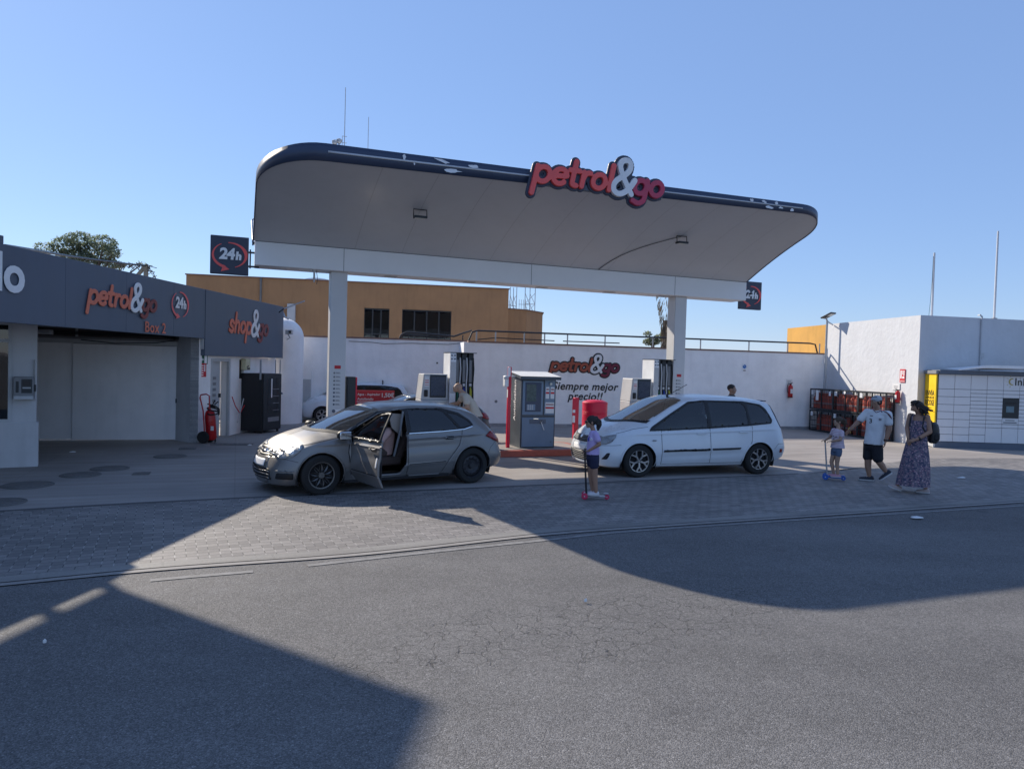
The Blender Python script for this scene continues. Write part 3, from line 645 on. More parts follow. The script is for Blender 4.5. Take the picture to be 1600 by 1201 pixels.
MB().box((-.12, -.012, -.11), (.12, -.002, .11)).build('plate', MT['paper'], o); MB().box((-.08, -.0145, -.02), (.08, -.0125, .0)).box((-.08, -.0145, .03), (.06, -.0125, .045)).build('print', MT['grey'], o)

# left part of the wall
l0 = Vector((-7.0, 23.55, 0)); l1 = w0+Vector((-math.sin(wa_), math.cos(wa_), 0))*1.05+Vector((.1, 0, 0)); le = (l1-l0).normalized(); la = math.atan2(le.y, le.x); LL = (l1-l0).length
lw = root('rear_wall', 'short set-back white wall between the shop tower and the long wall', 'wall', l0, la)
MB().box((-3, 0, 0), (LL, .25, 2.76)).build('wall_face', MT['white_wall'], lw); MB().box((-3, -.02, 2.76), (LL, .27, 2.81)).build('coping', MT['coping'], lw, bevel=.005)
def ll(px, py): return vp(l0, l1, px, py)
a = ll(469, 592); b_ = ll(485, 658); ax = (a-l0).dot(le); bx_ = (b_-l0).dot(le)
MB().box((ax, -.03, 0), (bx_, -.001, a.z)).build('door', MT['lgrey'], lw, bevel=.006)
MB().box((bx_, -.03, 0), (bx_+.04, -.001, a.z+.25)).build('drain_pipe', MT['white'], lw)
for (px, py) in ((683, 567),): q = ll(px, py); MB().lathe([(.001, 0), (.03, 0), (.03, .02)], ((q-l0).dot(le), -.001, q.z), (0, -1, 0), 8).build('wall_hook', MT['black'], lw)
m = MB(); pts = [((ll(px, py)-l0).dot(le), -.012, ll(px, py).z) for px, py in ((545, 533), (580, 534.5), (600, 537), (640, 536), (700, 538), (722, 536))]; m.tube(pts, .008, 5); m.build('cable', MT['darkmetal'], lw)
rl2 = root('railing', 'dark pipe railing in front of the ochre building windows', 'railing', l0+Vector((0, 0, 2.81)), la)
x0 = (ll(624, 530)-l0).dot(le); x1 = (ll(728, 520)-l0).dot(le)
m = MB(); m.tube([(x0, .1, 0), (x0+.05, .1, .12), (x0+.25, .1, .22), (x1-1, .1, .16), (x1-.4, .1, .12), (x1-.1, .1, .24), (x1+.2, .1, .34)], .03, 8); m.tube([(x0+.02, .1, .0), (x0+.2, .1, .14), (x1-.8, .1, .05)], .02, 6); m.build('handrail', MT['darkmetal'], rl2)
for k in range(4): x = x0+.3+(x1-x0-.4)*k/3; MB().cyl((x, .1, 0), (x, .1, .17), .02, n=8).build('post', MT['darkmetal'], rl2)

# ochre building
oA, oB = ap(291, 430, 31.6), ap(795, 453, 34.0); OH = 5.62
oe = (Vector((oB.x, oB.y, 0))-Vector((oA.x, oA.y, 0))); OL = oe.length; oe.normalize(); oa = math.atan2(oe.y, oe.x)
ob = root('ochre_building', 'long ochre rendered building with dark windows behind the white wall', 'building', (oA.x, oA.y, 0), oa)
o0 = Vector((oA.x, oA.y, 0)); o1 = Vector((oB.x, oB.y, 0))
def ol(px, py): q = vp(o0, o1, px, py); return (q-o0).dot(oe), q.z
def wallholes(mb, x0, x1, z0, z1, holes, y0=0, y1=.3):
    """wall slab with rectangular openings"""
    xs = sorted({x0, x1, *[h[0] for h in holes], *[h[1] for h in holes]}); zs = sorted({z0, z1, *[h[2] for h in holes], *[h[3] for h in holes]})
    def solid(i, j):
        if i < 0 or j < 0 or i >= len(xs)-1 or j >= len(zs)-1: return False
        cx, cz = (xs[i]+xs[i+1])/2, (zs[j]+zs[j+1])/2
        return not any(h[0] < cx < h[1] and h[2] < cz < h[3] for h in holes)
    for i in range(len(xs)-1):
        for j in range(len(zs)-1):
            if not solid(i, j): continue
            a, b, c, d = xs[i], xs[i+1], zs[j], zs[j+1]
            mb.quad((a, y0, c), (b, y0, c), (b, y0, d), (a, y0, d)); mb.quad((b, y1, c), (a, y1, c), (a, y1, d), (b, y1, d))
            if not solid(i-1, j): mb.quad((a, y1, c), (a, y0, c), (a, y0, d), (a, y1, d))
            if not solid(i+1, j): mb.quad((b, y0, c), (b, y1, c), (b, y1, d), (b, y0, d))
            if not solid(i, j-1): mb.quad((a, y1, c), (b, y1, c), (b, y0, c), (a, y0, c))
            if not solid(i, j+1): mb.quad((a, y0, d), (b, y0, d), (b, y1, d), (a, y1, d))
    return mb
wins = [(*[ol(580, 0)[0], ol(620, 0)[0]], ol(600, 545)[1], ol(600, 482)[1]), (ol(640, 0)[0], ol(718, 0)[0], ol(680, 545)[1], ol(680, 485)[1])]
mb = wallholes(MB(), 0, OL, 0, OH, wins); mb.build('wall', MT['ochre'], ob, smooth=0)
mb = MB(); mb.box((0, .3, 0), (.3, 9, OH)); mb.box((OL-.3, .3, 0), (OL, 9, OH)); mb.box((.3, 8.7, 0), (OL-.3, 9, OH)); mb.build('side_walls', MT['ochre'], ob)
MB().box((.3, .3, OH-.35), (OL-.3, 8.7, OH-.15)).build('roof', MT['grey'], ob); MB().box((-.04, -.05, OH), (OL+.04, .34, OH+.05)).build('parapet_cap', MT['coping'], ob)
MB().box((.3, 2.5, 2), (OL-.3, 2.6, OH-.4)).build('inner_wall', MT['dim'], ob)
for k, w in enumerate(wins):
    fr = MB(); n = 3 if k == 0 else 4
    for i in range(n+1): x = w[0]+(w[1]-w[0])*i/n; fr.box((x-.03, .08, w[2]), (x+.03, .14, w[3]))
    for z in (w[2], w[2]+(w[3]-w[2])*.35, w[3]-.06): fr.box((w[0]+.03, .085, z), (w[1]-.03, .135, z+.06))
    f = fr.build('window', MT['darkmetal'], ob); MB().box((w[0], .11, w[2]), (w[1], .115, w[3])).build('pane', MT['glass'], f)
    if k == 0:
        for a, b, c, d in ((.3, .62, .42, .6), (.3, .62, .66, .82), (.7, .95, .66, .82), (.7, .95, .42, .56), (.05, .3, .1, .25), (.66, .9, .05, .18)): MB().box((w[0]+(w[1]-w[0])*a, .15, w[2]+(w[3]-w[2])*c), (w[0]+(w[1]-w[0])*b, .16, w[2]+(w[3]-w[2])*d)).build('paper', MT['paper'], f)
    else:
        for a, b, c, d in ((.18, .26, .03, .15), (.55, .68, .03, .15), (.85, .95, .03, .14)): MB().box((w[0]+(w[1]-w[0])*a, .15, w[2]+(w[3]-w[2])*c), (w[0]+(w[1]-w[0])*b, .16, w[2]+(w[3]-w[2])*d)).build('paper', MT['paper'], f)
x = ol(408, 440)[0]; MB().cyl((x, -.05, 2), (x, -.05, OH), .05, n=8).build('drain_pipe', MT['darkiron2'], ob)
a, b_ = ol(450, 475), ol(462, 495); MB().box((a[0], -.25, b_[1]-.4), (b_[0], -.001, a[1])).build('air_unit', MT['lgrey'], ob, bevel=.01)
# low vault on its roof
xa, xb = ol(455, 436)[0], ol(520, 436)[0]; xc = (xa+xb)/2; rr = (xb-xa)*.62
m = MB(); n = 20; vs = []
for k in range(n+1): a = math.pi*k/n; vs += [(xc-math.cos(a)*rr, 2, OH-.2+math.sin(a)*.55), (xc-math.cos(a)*rr, 6, OH-.2+math.sin(a)*.55)]
m.add(vs, [(2*k, 2*k+2, 2*k+3, 2*k+1) for k in range(n)]+[tuple(2*k for k in range(n, -1, -1)), tuple(2*k+1 for k in range(n+1))]); m.build('roof_vault', MT['peel'], ob)
# lower block to the right
q0, q1, q2 = ap(791, 480, 36.0), ap(823, 481, 36.6), ap(848, 486, 38.2); z = 4.85
lb = root('ochre_annex', 'low ochre block at the right end of the ochre building', 'building', (q0.x, q0.y, 0))
def rel(p, o): return (p.x-o.x, p.y-o.y)
MB().prism([rel(q0, q0), rel(q1, q0), rel(q2, q0), (q2.x-q0.x, 12), (-1.0, 12)], 0, z).build('walls', MT['ochre'], lb, smooth=0)
MB().prism([(-.05, -.05), (q1.x-q0.x+.02, q1.y-q0.y-.05), (q2.x-q0.x+.06, q2.y-q0.y-.03), (q2.x-q0.x+.06, 12), (-1.0, 12)], z, z+.05).build('parapet_cap', MT['coping'], lb, smooth=0)
def lattice(px, py, D, H, w, label):
    p = ap(px, py, D); o = root('lattice_mast', label, 'mast', (p.x, p.y, 0), 0, 'lattice masts on the skyline')
    m = MB(); cs = [(-w, -w*.6), (w, -w*.6), (0, w)]; N = int(H/.9)
    for c in cs: m.bar((*c, 0), (*c, H), .06)
    for k in range(N):
        z = k*.9
        for i in range(3): a, b = cs[i], cs[(i+1) % 3]; m.bar((*a, z), (*b, z+.9), .035); m.bar((*a, z), (*b, z), .03)
    m.build('lattice', MT['galv'], o)
    a = MB(); 
    for k in range(4): a.cyl((-.9+k*.18, -w, H*.82-.4), (-.9+k*.18, -w, H*.82+.4), .02, n=5)
    a.cyl((-.95, -w, H*.82), (0, -w, H*.82), .02, n=5); a.ell((0, -w-.2, H*.72), (.18, .18, .18)); a.build('aerial_array', MT['galv'], o)
lattice(802, 470, 62, 8.8, .28, 'thin lattice mast with aerials, left of the pair on the skyline'); lattice(828, 470, 60, 8.7, .42, 'wider lattice mast, right of the pair on the skyline')

# white building on the right with its ochre neighbour
NC = gp(1430, 695); NC = Vector((11.905, 20.85, 0)); FC = Vector((11.32, 25.76, 0))
se = (FC-NC).normalized(); fe_a = R(11.8); fe = Vector((math.cos(fe_a), math.sin(fe_a), 0))
wb = root('white_building', 'plain white rendered building at the right with a sunlit left side', 'building', NC)
SL = (FC-NC).length; WH = 3.81
p0 = Vector((0, 0, 0)); p1 = se*SL; p2 = p1+fe*14; p3 = fe*14
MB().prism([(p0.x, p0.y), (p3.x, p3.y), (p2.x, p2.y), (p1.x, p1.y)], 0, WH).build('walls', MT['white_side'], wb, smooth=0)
def fl_(px, py): q = vp(NC, NC+fe, px, py); return q
n_out = Vector((math.sin(fe_a), -math.cos(fe_a), 0))
q = fl_(1532, 520); a = q-NC; m = MB(); x = a+n_out*.03
m.cyl((x.x, x.y, 1.9), (x.x, x.y, WH+.06), .022, n=8); m.tube([(x.x, x.y, WH+.02), (x.x-.05, x.y, WH+.09), (x.x-.02, x.y+.15, WH+.09)], .022, 8); m.build('conduit', MT['lgrey'], wb)
q = fl_(1533, 555); a = q-NC; MB().box((-.06, -.05, -.07), (.06, .0, .07), M=Matrix.Rotation(fe_a, 3, 'Z')).build('junction_box', MT['lgrey'], wb, loc=a)
yb = root('ochre_wall_block', 'sunlit orange ochre building end behind the lamp post', 'building', FC+se*.02)
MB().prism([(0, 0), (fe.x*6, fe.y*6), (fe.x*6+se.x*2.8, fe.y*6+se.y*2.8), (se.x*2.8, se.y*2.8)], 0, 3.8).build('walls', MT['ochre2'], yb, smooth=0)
# side-wall fittings
sa = math.atan2(-se.y, -se.x)          # direction running towards the camera
def sl_(px, py): return vp(NC, FC, px, py)
sn = Vector((-se.y, se.x, 0)); sn = sn if sn.x < 0 else -sn
rz_side = math.atan2(sn.x, -sn.y)      # turns local -y to the outward normal
rz_side = math.atan2(-se.y, -se.x)
q = sl_(1411, 587); o = root('fire_sign', 'red fire extinguisher sign high on the sunlit white wall', 'sign', q+sn*.01, rz_side)
MB().box((-.12, -.012, -.2), (.12, 0, .2)).build('plate', MT['signred'], o); text('caption', 'EXTINTOR', MT['white'], o, (-.10, -.015, -.18), .045, bold=.001)
MB().box((-.09, -.0145, -.08), (-.03, -.0125, .16)).box((.0, -.0145, -.08), (.09, -.0125, -.02)).box((.0, -.0145, .04), (.03, -.0125, .16)).box((.05, -.0145, .0), (.09, -.0125, .16)).build('pictogram', MT['white'], o)
q = sl_(1401, 604); o = root('notice_plate', 'pale notice plate above the extinguisher on the sunlit wall', 'sign', q+sn*.01, rz_side, 'notice plates over the extinguishers')
MB().box((-.17, -.012, -.10), (.17, 0, .10)).build('plate', MT['paper'], o); MB().box((-.1, -.0145, .0), (.1, -.0125, .02)).box((-.1, -.0145, -.04), (.07, -.0125, -.025)).build('print', MT['grey'], o)
q = sl_(1407, 630); ex_ = extinguisher(q+sn*.10, rz_side, 'red fire extinguisher on the sunlit white side wall right of the gas cages', .50); ex_.scale = (.85, .85, .85)
# flagpoles
for px, yb_, yt, dd, lab in ((1456, 491, 395, 1.2, 'shorter white flagpole on the white building, with a cord beside it'), (1553.5, 495, 361, .8, 'taller white flagpole on the white building roof')):
    b0 = vp(NC+n_out*-dd, NC+n_out*-dd+fe, px, yb_); tp = vp(NC+n_out*-dd, NC+n_out*-dd+fe, px+4, yt)
    o = root('flagpole', lab, 'flagpole', (b0.x, b0.y, WH), 0, 'flagpoles on the white building')
    H = tp.z-WH; MB().cyl((0, 0, 0), (0, 0, H), .035, .028, 10).build('pole', MT['stripe'], o); MB().box((-.06, -.06, 0), (.06, .06, .1)).build('pole_foot', MT['grey'], o)
    if px < 1500: MB().tube([(-.1, 0, 0), (-.06, 0, H*.3), (-.035, 0, H*.6), (-.03, 0, H*.95)], .006, 4).build('halyard', MT['green'], o)
# lamp post in front of the corner
D_lp = 25.2; lp = ap(1288.5, 600, D_lp); lp.z = 0
top = ap(1292, 500, D_lp)
o = root('lamp_post', 'thin grey lamp post with solar floodlight at the wall corner', 'street lamp', lp)
MB().cyl((0, 0, 0), (0, 0, top.z), .045, .035, 10).build('post', MT['galv'], o); MB().lathe([(.11, 0), (.11, .02), (.05, .03)], n=12).build('base', MT['galv'], o)
h = MB(); Mh = Matrix.Rotation(R(35), 3, 'Z') @ Matrix.Rotation(R(-24), 3, 'X'); h.box((-.16, -.33, -.02), (.16, .10, .025), M=Mh)
h.build('lamp_head', MT['darkmetal'], o, loc=(-.09, -.06, top.z+.10), bevel=.006)
h = MB(); h.box((-.11, -.29, -.026), (.11, -.13, -.0205), M=Mh); h.build('lamp_lens', MT['lamp'], o, loc=(-.09, -.06, top.z+.10))
MB().bar((0, 0, top.z-.04), (.26, .10, top.z-.16), .03).bar((0, 0, top.z-.05), (-.05, -.03, top.z+.09), .04).build('arm', MT['galv'], o)
# ================= LEFT BUILDING (car wash boxes and shop) =================
FA = ap(0, 502, 10.4); FA.z = 0
FB = ap(320, 527, 16.58); FB.z = 0
FE = (FB-FA).normalized(); fa = math.atan2(FE.y, FE.x); FN = Vector((FE.y, -FE.x, 0))     # outward normal (+x)
def fpx(px, py): q = vp(FA, FB, px, py); return (q-FA).dot(FE), q.z
xs0 = (FB-FA).length                      # joint between the box fascia and the shop fascia
xe = fpx(442, 520)[0]; ZT = 3.57; ZB1 = 2.43; ZB2 = 2.03
lbd = root('service_building', 'low building with dark fascia, garage door and shop at the left', 'building', FA, fa)
# in this local frame x runs away from the camera along the fascia, -y points out to the forecourt
def LB(p): q = Matrix.Rotation(-fa, 3, 'Z') @ (Vector((p[0], p[1], 0))-FA); return q.x, q.y
MB().box((-.5, 0, ZB1), (xs0-.003, .12, ZT)).build('box_fascia', MT['navy'], lbd, bevel=.004)
MB().box((xs0, -.012, ZB2), (xe, .12, ZT)).build('shop_fascia', MT['navy'], lbd, bevel=.004)
m = MB()
for k, x in enumerate((1.4, 3.1, 4.8)): m.box((x-.002, -.0015, ZB1), (x+.002, 0, ZT))
m.build('fascia_joints', MT['navy2'], lbd)
MB().box((-.5, .003, ZT+.002), (.06, .117, ZT+.12)).build('end_cap', MT['navy'], lbd, bevel=.004)
# fascia goes on round a slight bend towards the street (outside the picture)
Mb = Matrix.Translation((-.5, 0, 0)) @ Matrix.Rotation(R(-4), 4, 'Z')
MB().box((-7, 0, ZB1), (0, .12, ZT+.12)).build('street_fascia', MT['navy'], lbd).matrix_local = Mb
# roof deck
xc_, yc_ = -.5-7*math.cos(R(4)), 7*math.sin(R(4))
MB().prism([(-.5, .12), (xe, .12), (xe, 9), (xc_, 9), (xc_, yc_+.12)], ZT-.25, ZT-.12).build('roof', MT['grey'], lbd, smooth=0)
MB().prism([(-.9, .12), (xs0-.003, .12), (xs0-.003, 5), (-.9, 5)], ZB1+.14, ZB1+.2).build('soffit', MT['grey'], lbd, smooth=0)
# wing wall with window on the left, at depth 12.45
w0_, w1_ = gp(0, 730.5), gp(59, 728); wwe = (w1_-w0_).normalized(); wwa = math.atan2(wwe.y, wwe.x)
wing = root('wash_box_wall', 'grey rendered wing wall with window and payment terminal at far left', 'wall', w0_, wwa)
def wx(px, py): q = vp(w0_, w1_, px, py); return (q-w0_).dot(wwe), q.z
x59 = wx(57, 600)[0]; xw = wx(22, 600)[0]; zs = wx(10, 660)[1]
MB().box((-3.2, -.05, 0), (wx(59.5, 700)[0], .25, zs)).build('plinth', MT['render'], wing, bevel=.006)
wallholes(MB(), -3.2, x59, zs, 2.62, [(-2.8, xw-.03, zs+.02, wx(10, 503)[1])]).build('wall', MT['render'], wing, smooth=0)
f = MB(); z0_, z1_ = zs+.0, wx(10, 503)[1]
for x in (-2.8, xw-.085): f.box((x, -.03, z0_), (x+.055, .02, z1_+.0))
f.box((-2.745, -.03, z0_), (xw-.085, .02, z0_+.06)); f.box((-2.745, -.03, z1_-.05), (xw-.085, .02, z1_)); zz = wx(10, 532)[1]
f.box((-2.745, -.02, zz-.03), (xw-.085, .015, zz+.03)); f.box((wx(14.5, 600)[0]-.015, -.02, z0_+.06), (wx(14.5, 600)[0]+.015, .015, zz-.03))
fr = f.build('window', MT['lgrey'], wing); MB().box((-2.745, -.004, z0_+.06), (xw-.085, .002, z1_-.05)).build('pane', MT['glass'], fr)
MB().box((-3.2, 1.6, 0), (x59-.3, 1.65, 2.5)).build('inner_wall', MT['render'], wing)
# payment terminal
ta, tb = wx(22.5, 588), wx(53, 623); t0 = root('payment_terminal', 'grey wash payment terminal fixed to the wing wall', 'payment terminal', w0_+wwe*((ta[0]+tb[0])/2)+Vector((0, 0, tb[1])), wwa)
tw, th = (tb[0]-ta[0]), ta[1]-tb[1]
MB().box((-tw/2, -.16, 0), (tw/2, -.001, th)).build('housing', MT['grey'], t0, bevel=.008)
MB().box((-tw*.12, -.164, th*.28), (tw*.42, -.1605, th*.9)).build('front_frame', MT['darkmetal'], t0); MB().box((-tw*.05, -.168, th*.62), (tw*.33, -.1645, th*.82)).build('screen', MT['screen'], t0)
MB().box((-tw*.06, -.170, th*.48), (tw*.36, -.1645, th*.54)).build('slot', MT['lgrey'], t0); MB().box((-tw*.4, -.163, th*.3), (-tw*.25, -.1605, th*.8)).build('keypad', MT['darkmetal'], t0)
MB().box((-tw*.5, -.20, -.0), (tw*.5, -.1605, th*.16)).build('tray', MT['lgrey'], t0, bevel=.005); MB().box((tw*.5, -.1, th*.35), (tw*.62, -.02, th*.65)).build('side_box', MT['darkmetal'], t0)
MB().cyl((x59-.015, -.03, tb[1]-.0), (x59-.015, -.03, wx(55, 562)[1]), .022, n=8).build('conduit', MT['lgrey'], wing)
# garage wall and doors
g0, g1 = gp(60, 688), gp(288, 687.8); ge = (g1-g0).normalized(); ga = math.atan2(ge.y, ge.x)
g0 = g0-ge*1.2
gar = root('garage_door', 'wide grey panel garage door of wash box 2 under the dark fascia', 'garage door', g0, ga)
def gx(px, py): q = vp(g0, g1, px, py); return (q-g0).dot(ge), q.z
GL = (g1-g0).length; dz = gx(170, 537.5)[1]; xm = gx(112.5, 600)[0]; xr = gx(287, 600)[0]
MB().box((0, .03, .03), (xm, .07, dz)).build('fixed_panel', MT['door'], gar, bevel=.004)
MB().box((xm+.008, 0, .02), (xr-.06, .05, dz-.01)).build('sliding_panel', MT['door'], gar, bevel=.004)
m = MB()
for x in (.9,): m.box((x-.004, -.002, .03), (x+.004, .03, dz))
MB().box((xr-.052, -.02, 0), (xr+.03, .07, dz+.02)).build('door_jamb', MT['lgrey'], gar, bevel=.004)
MB().box((0, -.03, dz+.002), (xr+.03, .06, dz+.10)).build('door_track', MT['lgrey'], gar, bevel=.005); MB().box((0, -.05, dz+.105), (xr+.0, .06, dz+.15)).build('track_cover', MT['grey'], gar, bevel=.004)
h = gx(278, 626); MB().box((h[0]-.05, -.03, h[1]-.05), (h[0]-.02, -.001, h[1]+.05)).build('lock_plate', MT['darkmetal'], gar); MB().lathe([(.001, 0), (.02, 0), (.02, .04)], (h[0]+.03, -.001, h[1]), (0, -1, 0), 10).build('handle', MT['darkmetal'], gar)
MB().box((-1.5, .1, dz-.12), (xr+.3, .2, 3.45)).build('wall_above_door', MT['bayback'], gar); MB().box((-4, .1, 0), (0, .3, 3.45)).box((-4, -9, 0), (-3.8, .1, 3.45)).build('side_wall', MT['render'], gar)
for k in range(3): m = MB(); m.tube([(xm-.4+k*.02, -.1, dz+.2+k*.03), (xm+1.2, -.12, dz+.2+k*.028), (xr-.5, -.1, dz+.22+k*.02), (xr-.1, -.08, dz+.16+k*.03)], .012, 5); m.build('cable', MT['darkmetal'], gar)
MB().tube([(xm+.2, -.09, dz+.08), (xm+.9, -.1, dz+.02), (xr-.6, -.1, dz+.06), (xr-.15, -.09, dz+.14)], .01, 5).build('cable', MT['darkmetal'], gar)
q = gx(72, 519); MB().box((q[0]-.25, -.3, q[1]-.05), (q[0]+.18, -.02, q[1]+.06)).build('lamp', MT['lgrey'], gar, bevel=.03)
MB().cyl((gx(121, 520)[0], -.05, dz+.15), (gx(121, 520)[0], -.05, dz+.45), .03, n=8).build('pipe', MT['lgrey'], gar)
# pilaster and shop wall
P0 = gp(288, 688); P1 = gp(309, 691.5); P2 = gp(374, 680.5)+Vector((-.26, .05, 0)); P3 = P2+(P2-P1).normalized()*3.2
pe = (P1-P0).normalized(); MBp = MB(); 
shop = root('shop_wall', 'white shop wall with doorway under the shop fascia', 'wall', P1, math.atan2((P2-P1).y, (P2-P1).x))
sw = (P2-P1).normalized(); swa = math.atan2(sw.y, sw.x)
def shx(px, py): q = vp(P1, P2, px, py); return (q-P1).dot(sw), q.z
d0, d1 = shx(330, 620)[0], shx(357, 620)[0]; dtop = shx(345, 563.5)[1]
wallholes(MB(), 0, (P3-P1).length, 0, ZB2, [(d0, d1, -.01, dtop), (d1+.65, d1+.95, 1.45, 1.95)], 0, .2).build('wall', MT['white_wall'], shop, smooth=0)
inv = Matrix.Rotation(-swa, 3, 'Z')
a = inv @ (P0-P1)
n_ = Vector((-a.y, a.x)).normalized(); 
MB().prism([(a.x, a.y), (0, 0), (0, .2), (a.x, a.y+.25)], 0, 3.3).build('pilaster', MT['render'], shop, smooth=0)
MB().box((0, .003, ZB2+.002), (.30, .2, 3.3)).build('upper_wall', MT['white_wall'], shop)
fr_ = MB(); fr_.box((d0-.05, -.02, 0), (d0+.02, .05, dtop+.05)); fr_.box((d1-.02, -.02, 0), (d1+.05, .05, dtop+.05)); fr_.box((d0+.02, -.02, dtop-.02), (d1-.02, .05, dtop+.05)); fr_.build('door_frame', MT['lgrey'], shop, bevel=.004)
dd = d0+(d1-d0)*.66
dr = MB().box((d0+.02, .08, .02), (dd, .12, dtop-.02)).build('door', MT['lgrey'], shop, bevel=.004)
m = MB()
for k in range(6): m.box((d0+.02+(dd-d0)*.35, .07, .75+k*.14), (d0+.02+(dd-d0)*.6, .079, .82+k*.14))
m.build('door_lettering', MT['grey'], dr); MB().box((dd-.09, .03, 1.0), (dd-.05, .079, 1.1)).build('handle', MT['darkmetal'], dr)
MB().box((d0-.1, 1.0, 0), (d1+.1, 1.05, dtop)).build('dark_interior', MT['dim'], shop)
MB().box((d1+.65, .06, 1.45), (d1+.95, .1, 1.95)).build('window', MT['darkglass'], shop)
MB().box((.7, -.10, ZB2+.0), (4.4, -.004, ZB2+.14)).build('lintel', MT['white_wall'], shop)
cy = shx(379, 569); 
bx = root('wall_box', 'cream plastic box on the shop wall above the vending machine', 'box', P1+sw*cy[0]+Vector((0, 0, cy[1]-.15)), swa)
MB().box((-.14, -.16, 0), (.14, -.001, .30)).build('body', MT['cream'], bx, bevel=.02); MB().box((-.08, -.165, .02), (.10, -.1605, .06)).build('caption', MT['black'], bx); MB().bar((-.1, -.168, .08), (-.02, -.168, .12), .03, .012).build('latch', MT['black'], bx)
# little signs on the wall, exit and fire
for (px, py, w, h, mat, nm, lab) in ((317.5, 561.5, .17, .22, 'green', 'exit_sign', 'small green exit sign on the white shop wall'), (317, 578, .12, .32, 'signred', 'fire_sign', 'narrow red fire sign below the green exit sign')):
    q = vp(P1, P2, px, py); o = root(nm, lab, 'sign', q+Vector((.02, -.02, 0)), swa*.5)
    MB().box((-w/2, -.02, -h/2), (w/2, 0, h/2)).build('plate', MT[mat], o)
    if mat == 'green':
        MB().add([(-w*.42, -.022, 0), (-w*.22, -.022, h*.16), (-w*.22, -.022, -h*.16)], [(0, 2, 1)]).box((-w*.25, -.022, -h*.05), (-w*.05, -.0205, h*.05)).build('arrow', MT['white'], o)
        MB().box((w*.05, -.022, -h*.4), (w*.4, -.0205, h*.4)).build('pictogram', MT['white'], o)
    else:
        m = MB()
        for k in range(5): m.box((-w*.38, -.022, -h*.4+k*h*.17), (-w*.05, -.0205, -h*.32+k*h*.17)); 
        m.box((w*.1, -.022, -h*.1), (w*.3, -.0205, h*.4)); m.build('pictogram', MT['white'], o)
MB().box((.04, -.07, ZB2+.15), (.20, -.005, ZB1+.3)).build('duct', MT['lgrey'], shop); MB().tube([(.16, -.09, ZB2+.4), (.16, -.09, ZB2+.12), (.26, -.09, ZB2+.05)], .012, 6).build('hook', MT['darkmetal'], shop)
# fascia lettering
def face_root(name, label, px, py):
    x, z = fpx(px, py); return root(name, label, 'sign', FA+FE*x+FN*.018+Vector((0, 0, z)), fa), x
o, x0 = face_root('fascia_sign', 'orange and white petrol&go lettering on the dark fascia above the garage door', 133, 476); x1, _ = fpx(248, 490)
logo(o, (x1-x0)*.97, 'petrol', .02, (MT['orange'], MT['white'], MT['dull']), None)
o, x0 = face_root('fascia_sign', 'orange and white shop&go lettering on the fascia by the vending machine', 355, 521); x1, _ = fpx(421, 525)
logo(o, (x1-x0)*.97, 'shop', .02, (MT['orange'], MT['white'], MT['dull']), None)
o, x0 = face_root('fascia_sign', 'small orange Box 2 lettering low on the dark fascia', 224.5, 518); x1, z1 = fpx(255, 519)
text('word', 'Box 2', MT['orange'], o, (0, -.003, 0), .30, bold=.004, extrude=.002, space=1.1)
o, x0 = face_root('fascia_sign', 'large white letters do on the fascia at the left photo edge', 1, 452); x1, z1 = fpx(37, 453)
text('word', 'do', MT['white'], o, (x1-x0, -.003, 0), .78, bold=.022, extrude=.002, space=1.0, align='RIGHT')
o, x0 = face_root('fascia_sign', 'small round 24h emblem on the fascia right of petrol&go', 280, 502)
sign24('s', o, .78, .72, back=False)
# rooftop hoarding to the left of the picture; its shadow reaches the road
bz0, bz1 = 6.50, 9.2
hb = root('roof_hoarding', 'large hoarding on posts on the roof, left of the view', 'billboard', (-10.5, 0, ZT-.12), 0)
vs = []
ya0, ya1 = 12.84, 13.75
m = MB(); e = [(-.0, ya0, bz0), (0, ya1, bz1), (-.85, ya1-10, bz1), (-.85, ya0-9.5, bz0)]
e = [(a_, b_, c_-ZT+.12) for a_, b_, c_ in e]; m.add([(x, y, z) for x, y, z in e]+[(x-.03, y, z) for x, y, z in e], [(0, 1, 2, 3), (7, 6, 5, 4), (0, 4, 5, 1), (1, 5, 6, 2), (2, 6, 7, 3), (3, 7, 4, 0)])
m.build('panel', MT['navy'], hb, smooth=0)
for y in (12.80, 12.12, 9.4, 6.4): MB().bar((-.02-.075*(12.8-y), y, 0), (-.02-.075*(12.8-y), y, bz0-ZT+.3), .10).build('post', MT['galv'], hb)
# white tower
tp_ = ap(443, 560, 22.4); tw_ = root('white_tank', 'white upright cylindrical tank with domed top beside the shop', 'tank', (tp_.x-.05, tp_.y, 0))
r_ = .65; prof = [(r_, 0), (r_, 2.68)]+[(r_*math.cos(a), 2.68+r_*.95*math.sin(a)) for a in [R(x) for x in range(6, 91, 6)]]
MB().lathe(prof, n=48).build('shell', MT['white_wall'], tw_, smooth=40)
MB().tube([(-.1, -.3, 3.3), (.0, -.3, 3.5), (.1, -.3, 3.45), (.18, -.35, 3.3), (.3, -.35, 3.25)], .03, 7).tube([(-.2, -.3, 3.35), (.1, -.35, 3.38)], .02, 6).build('top_pipework', MT['galv'], tw_)
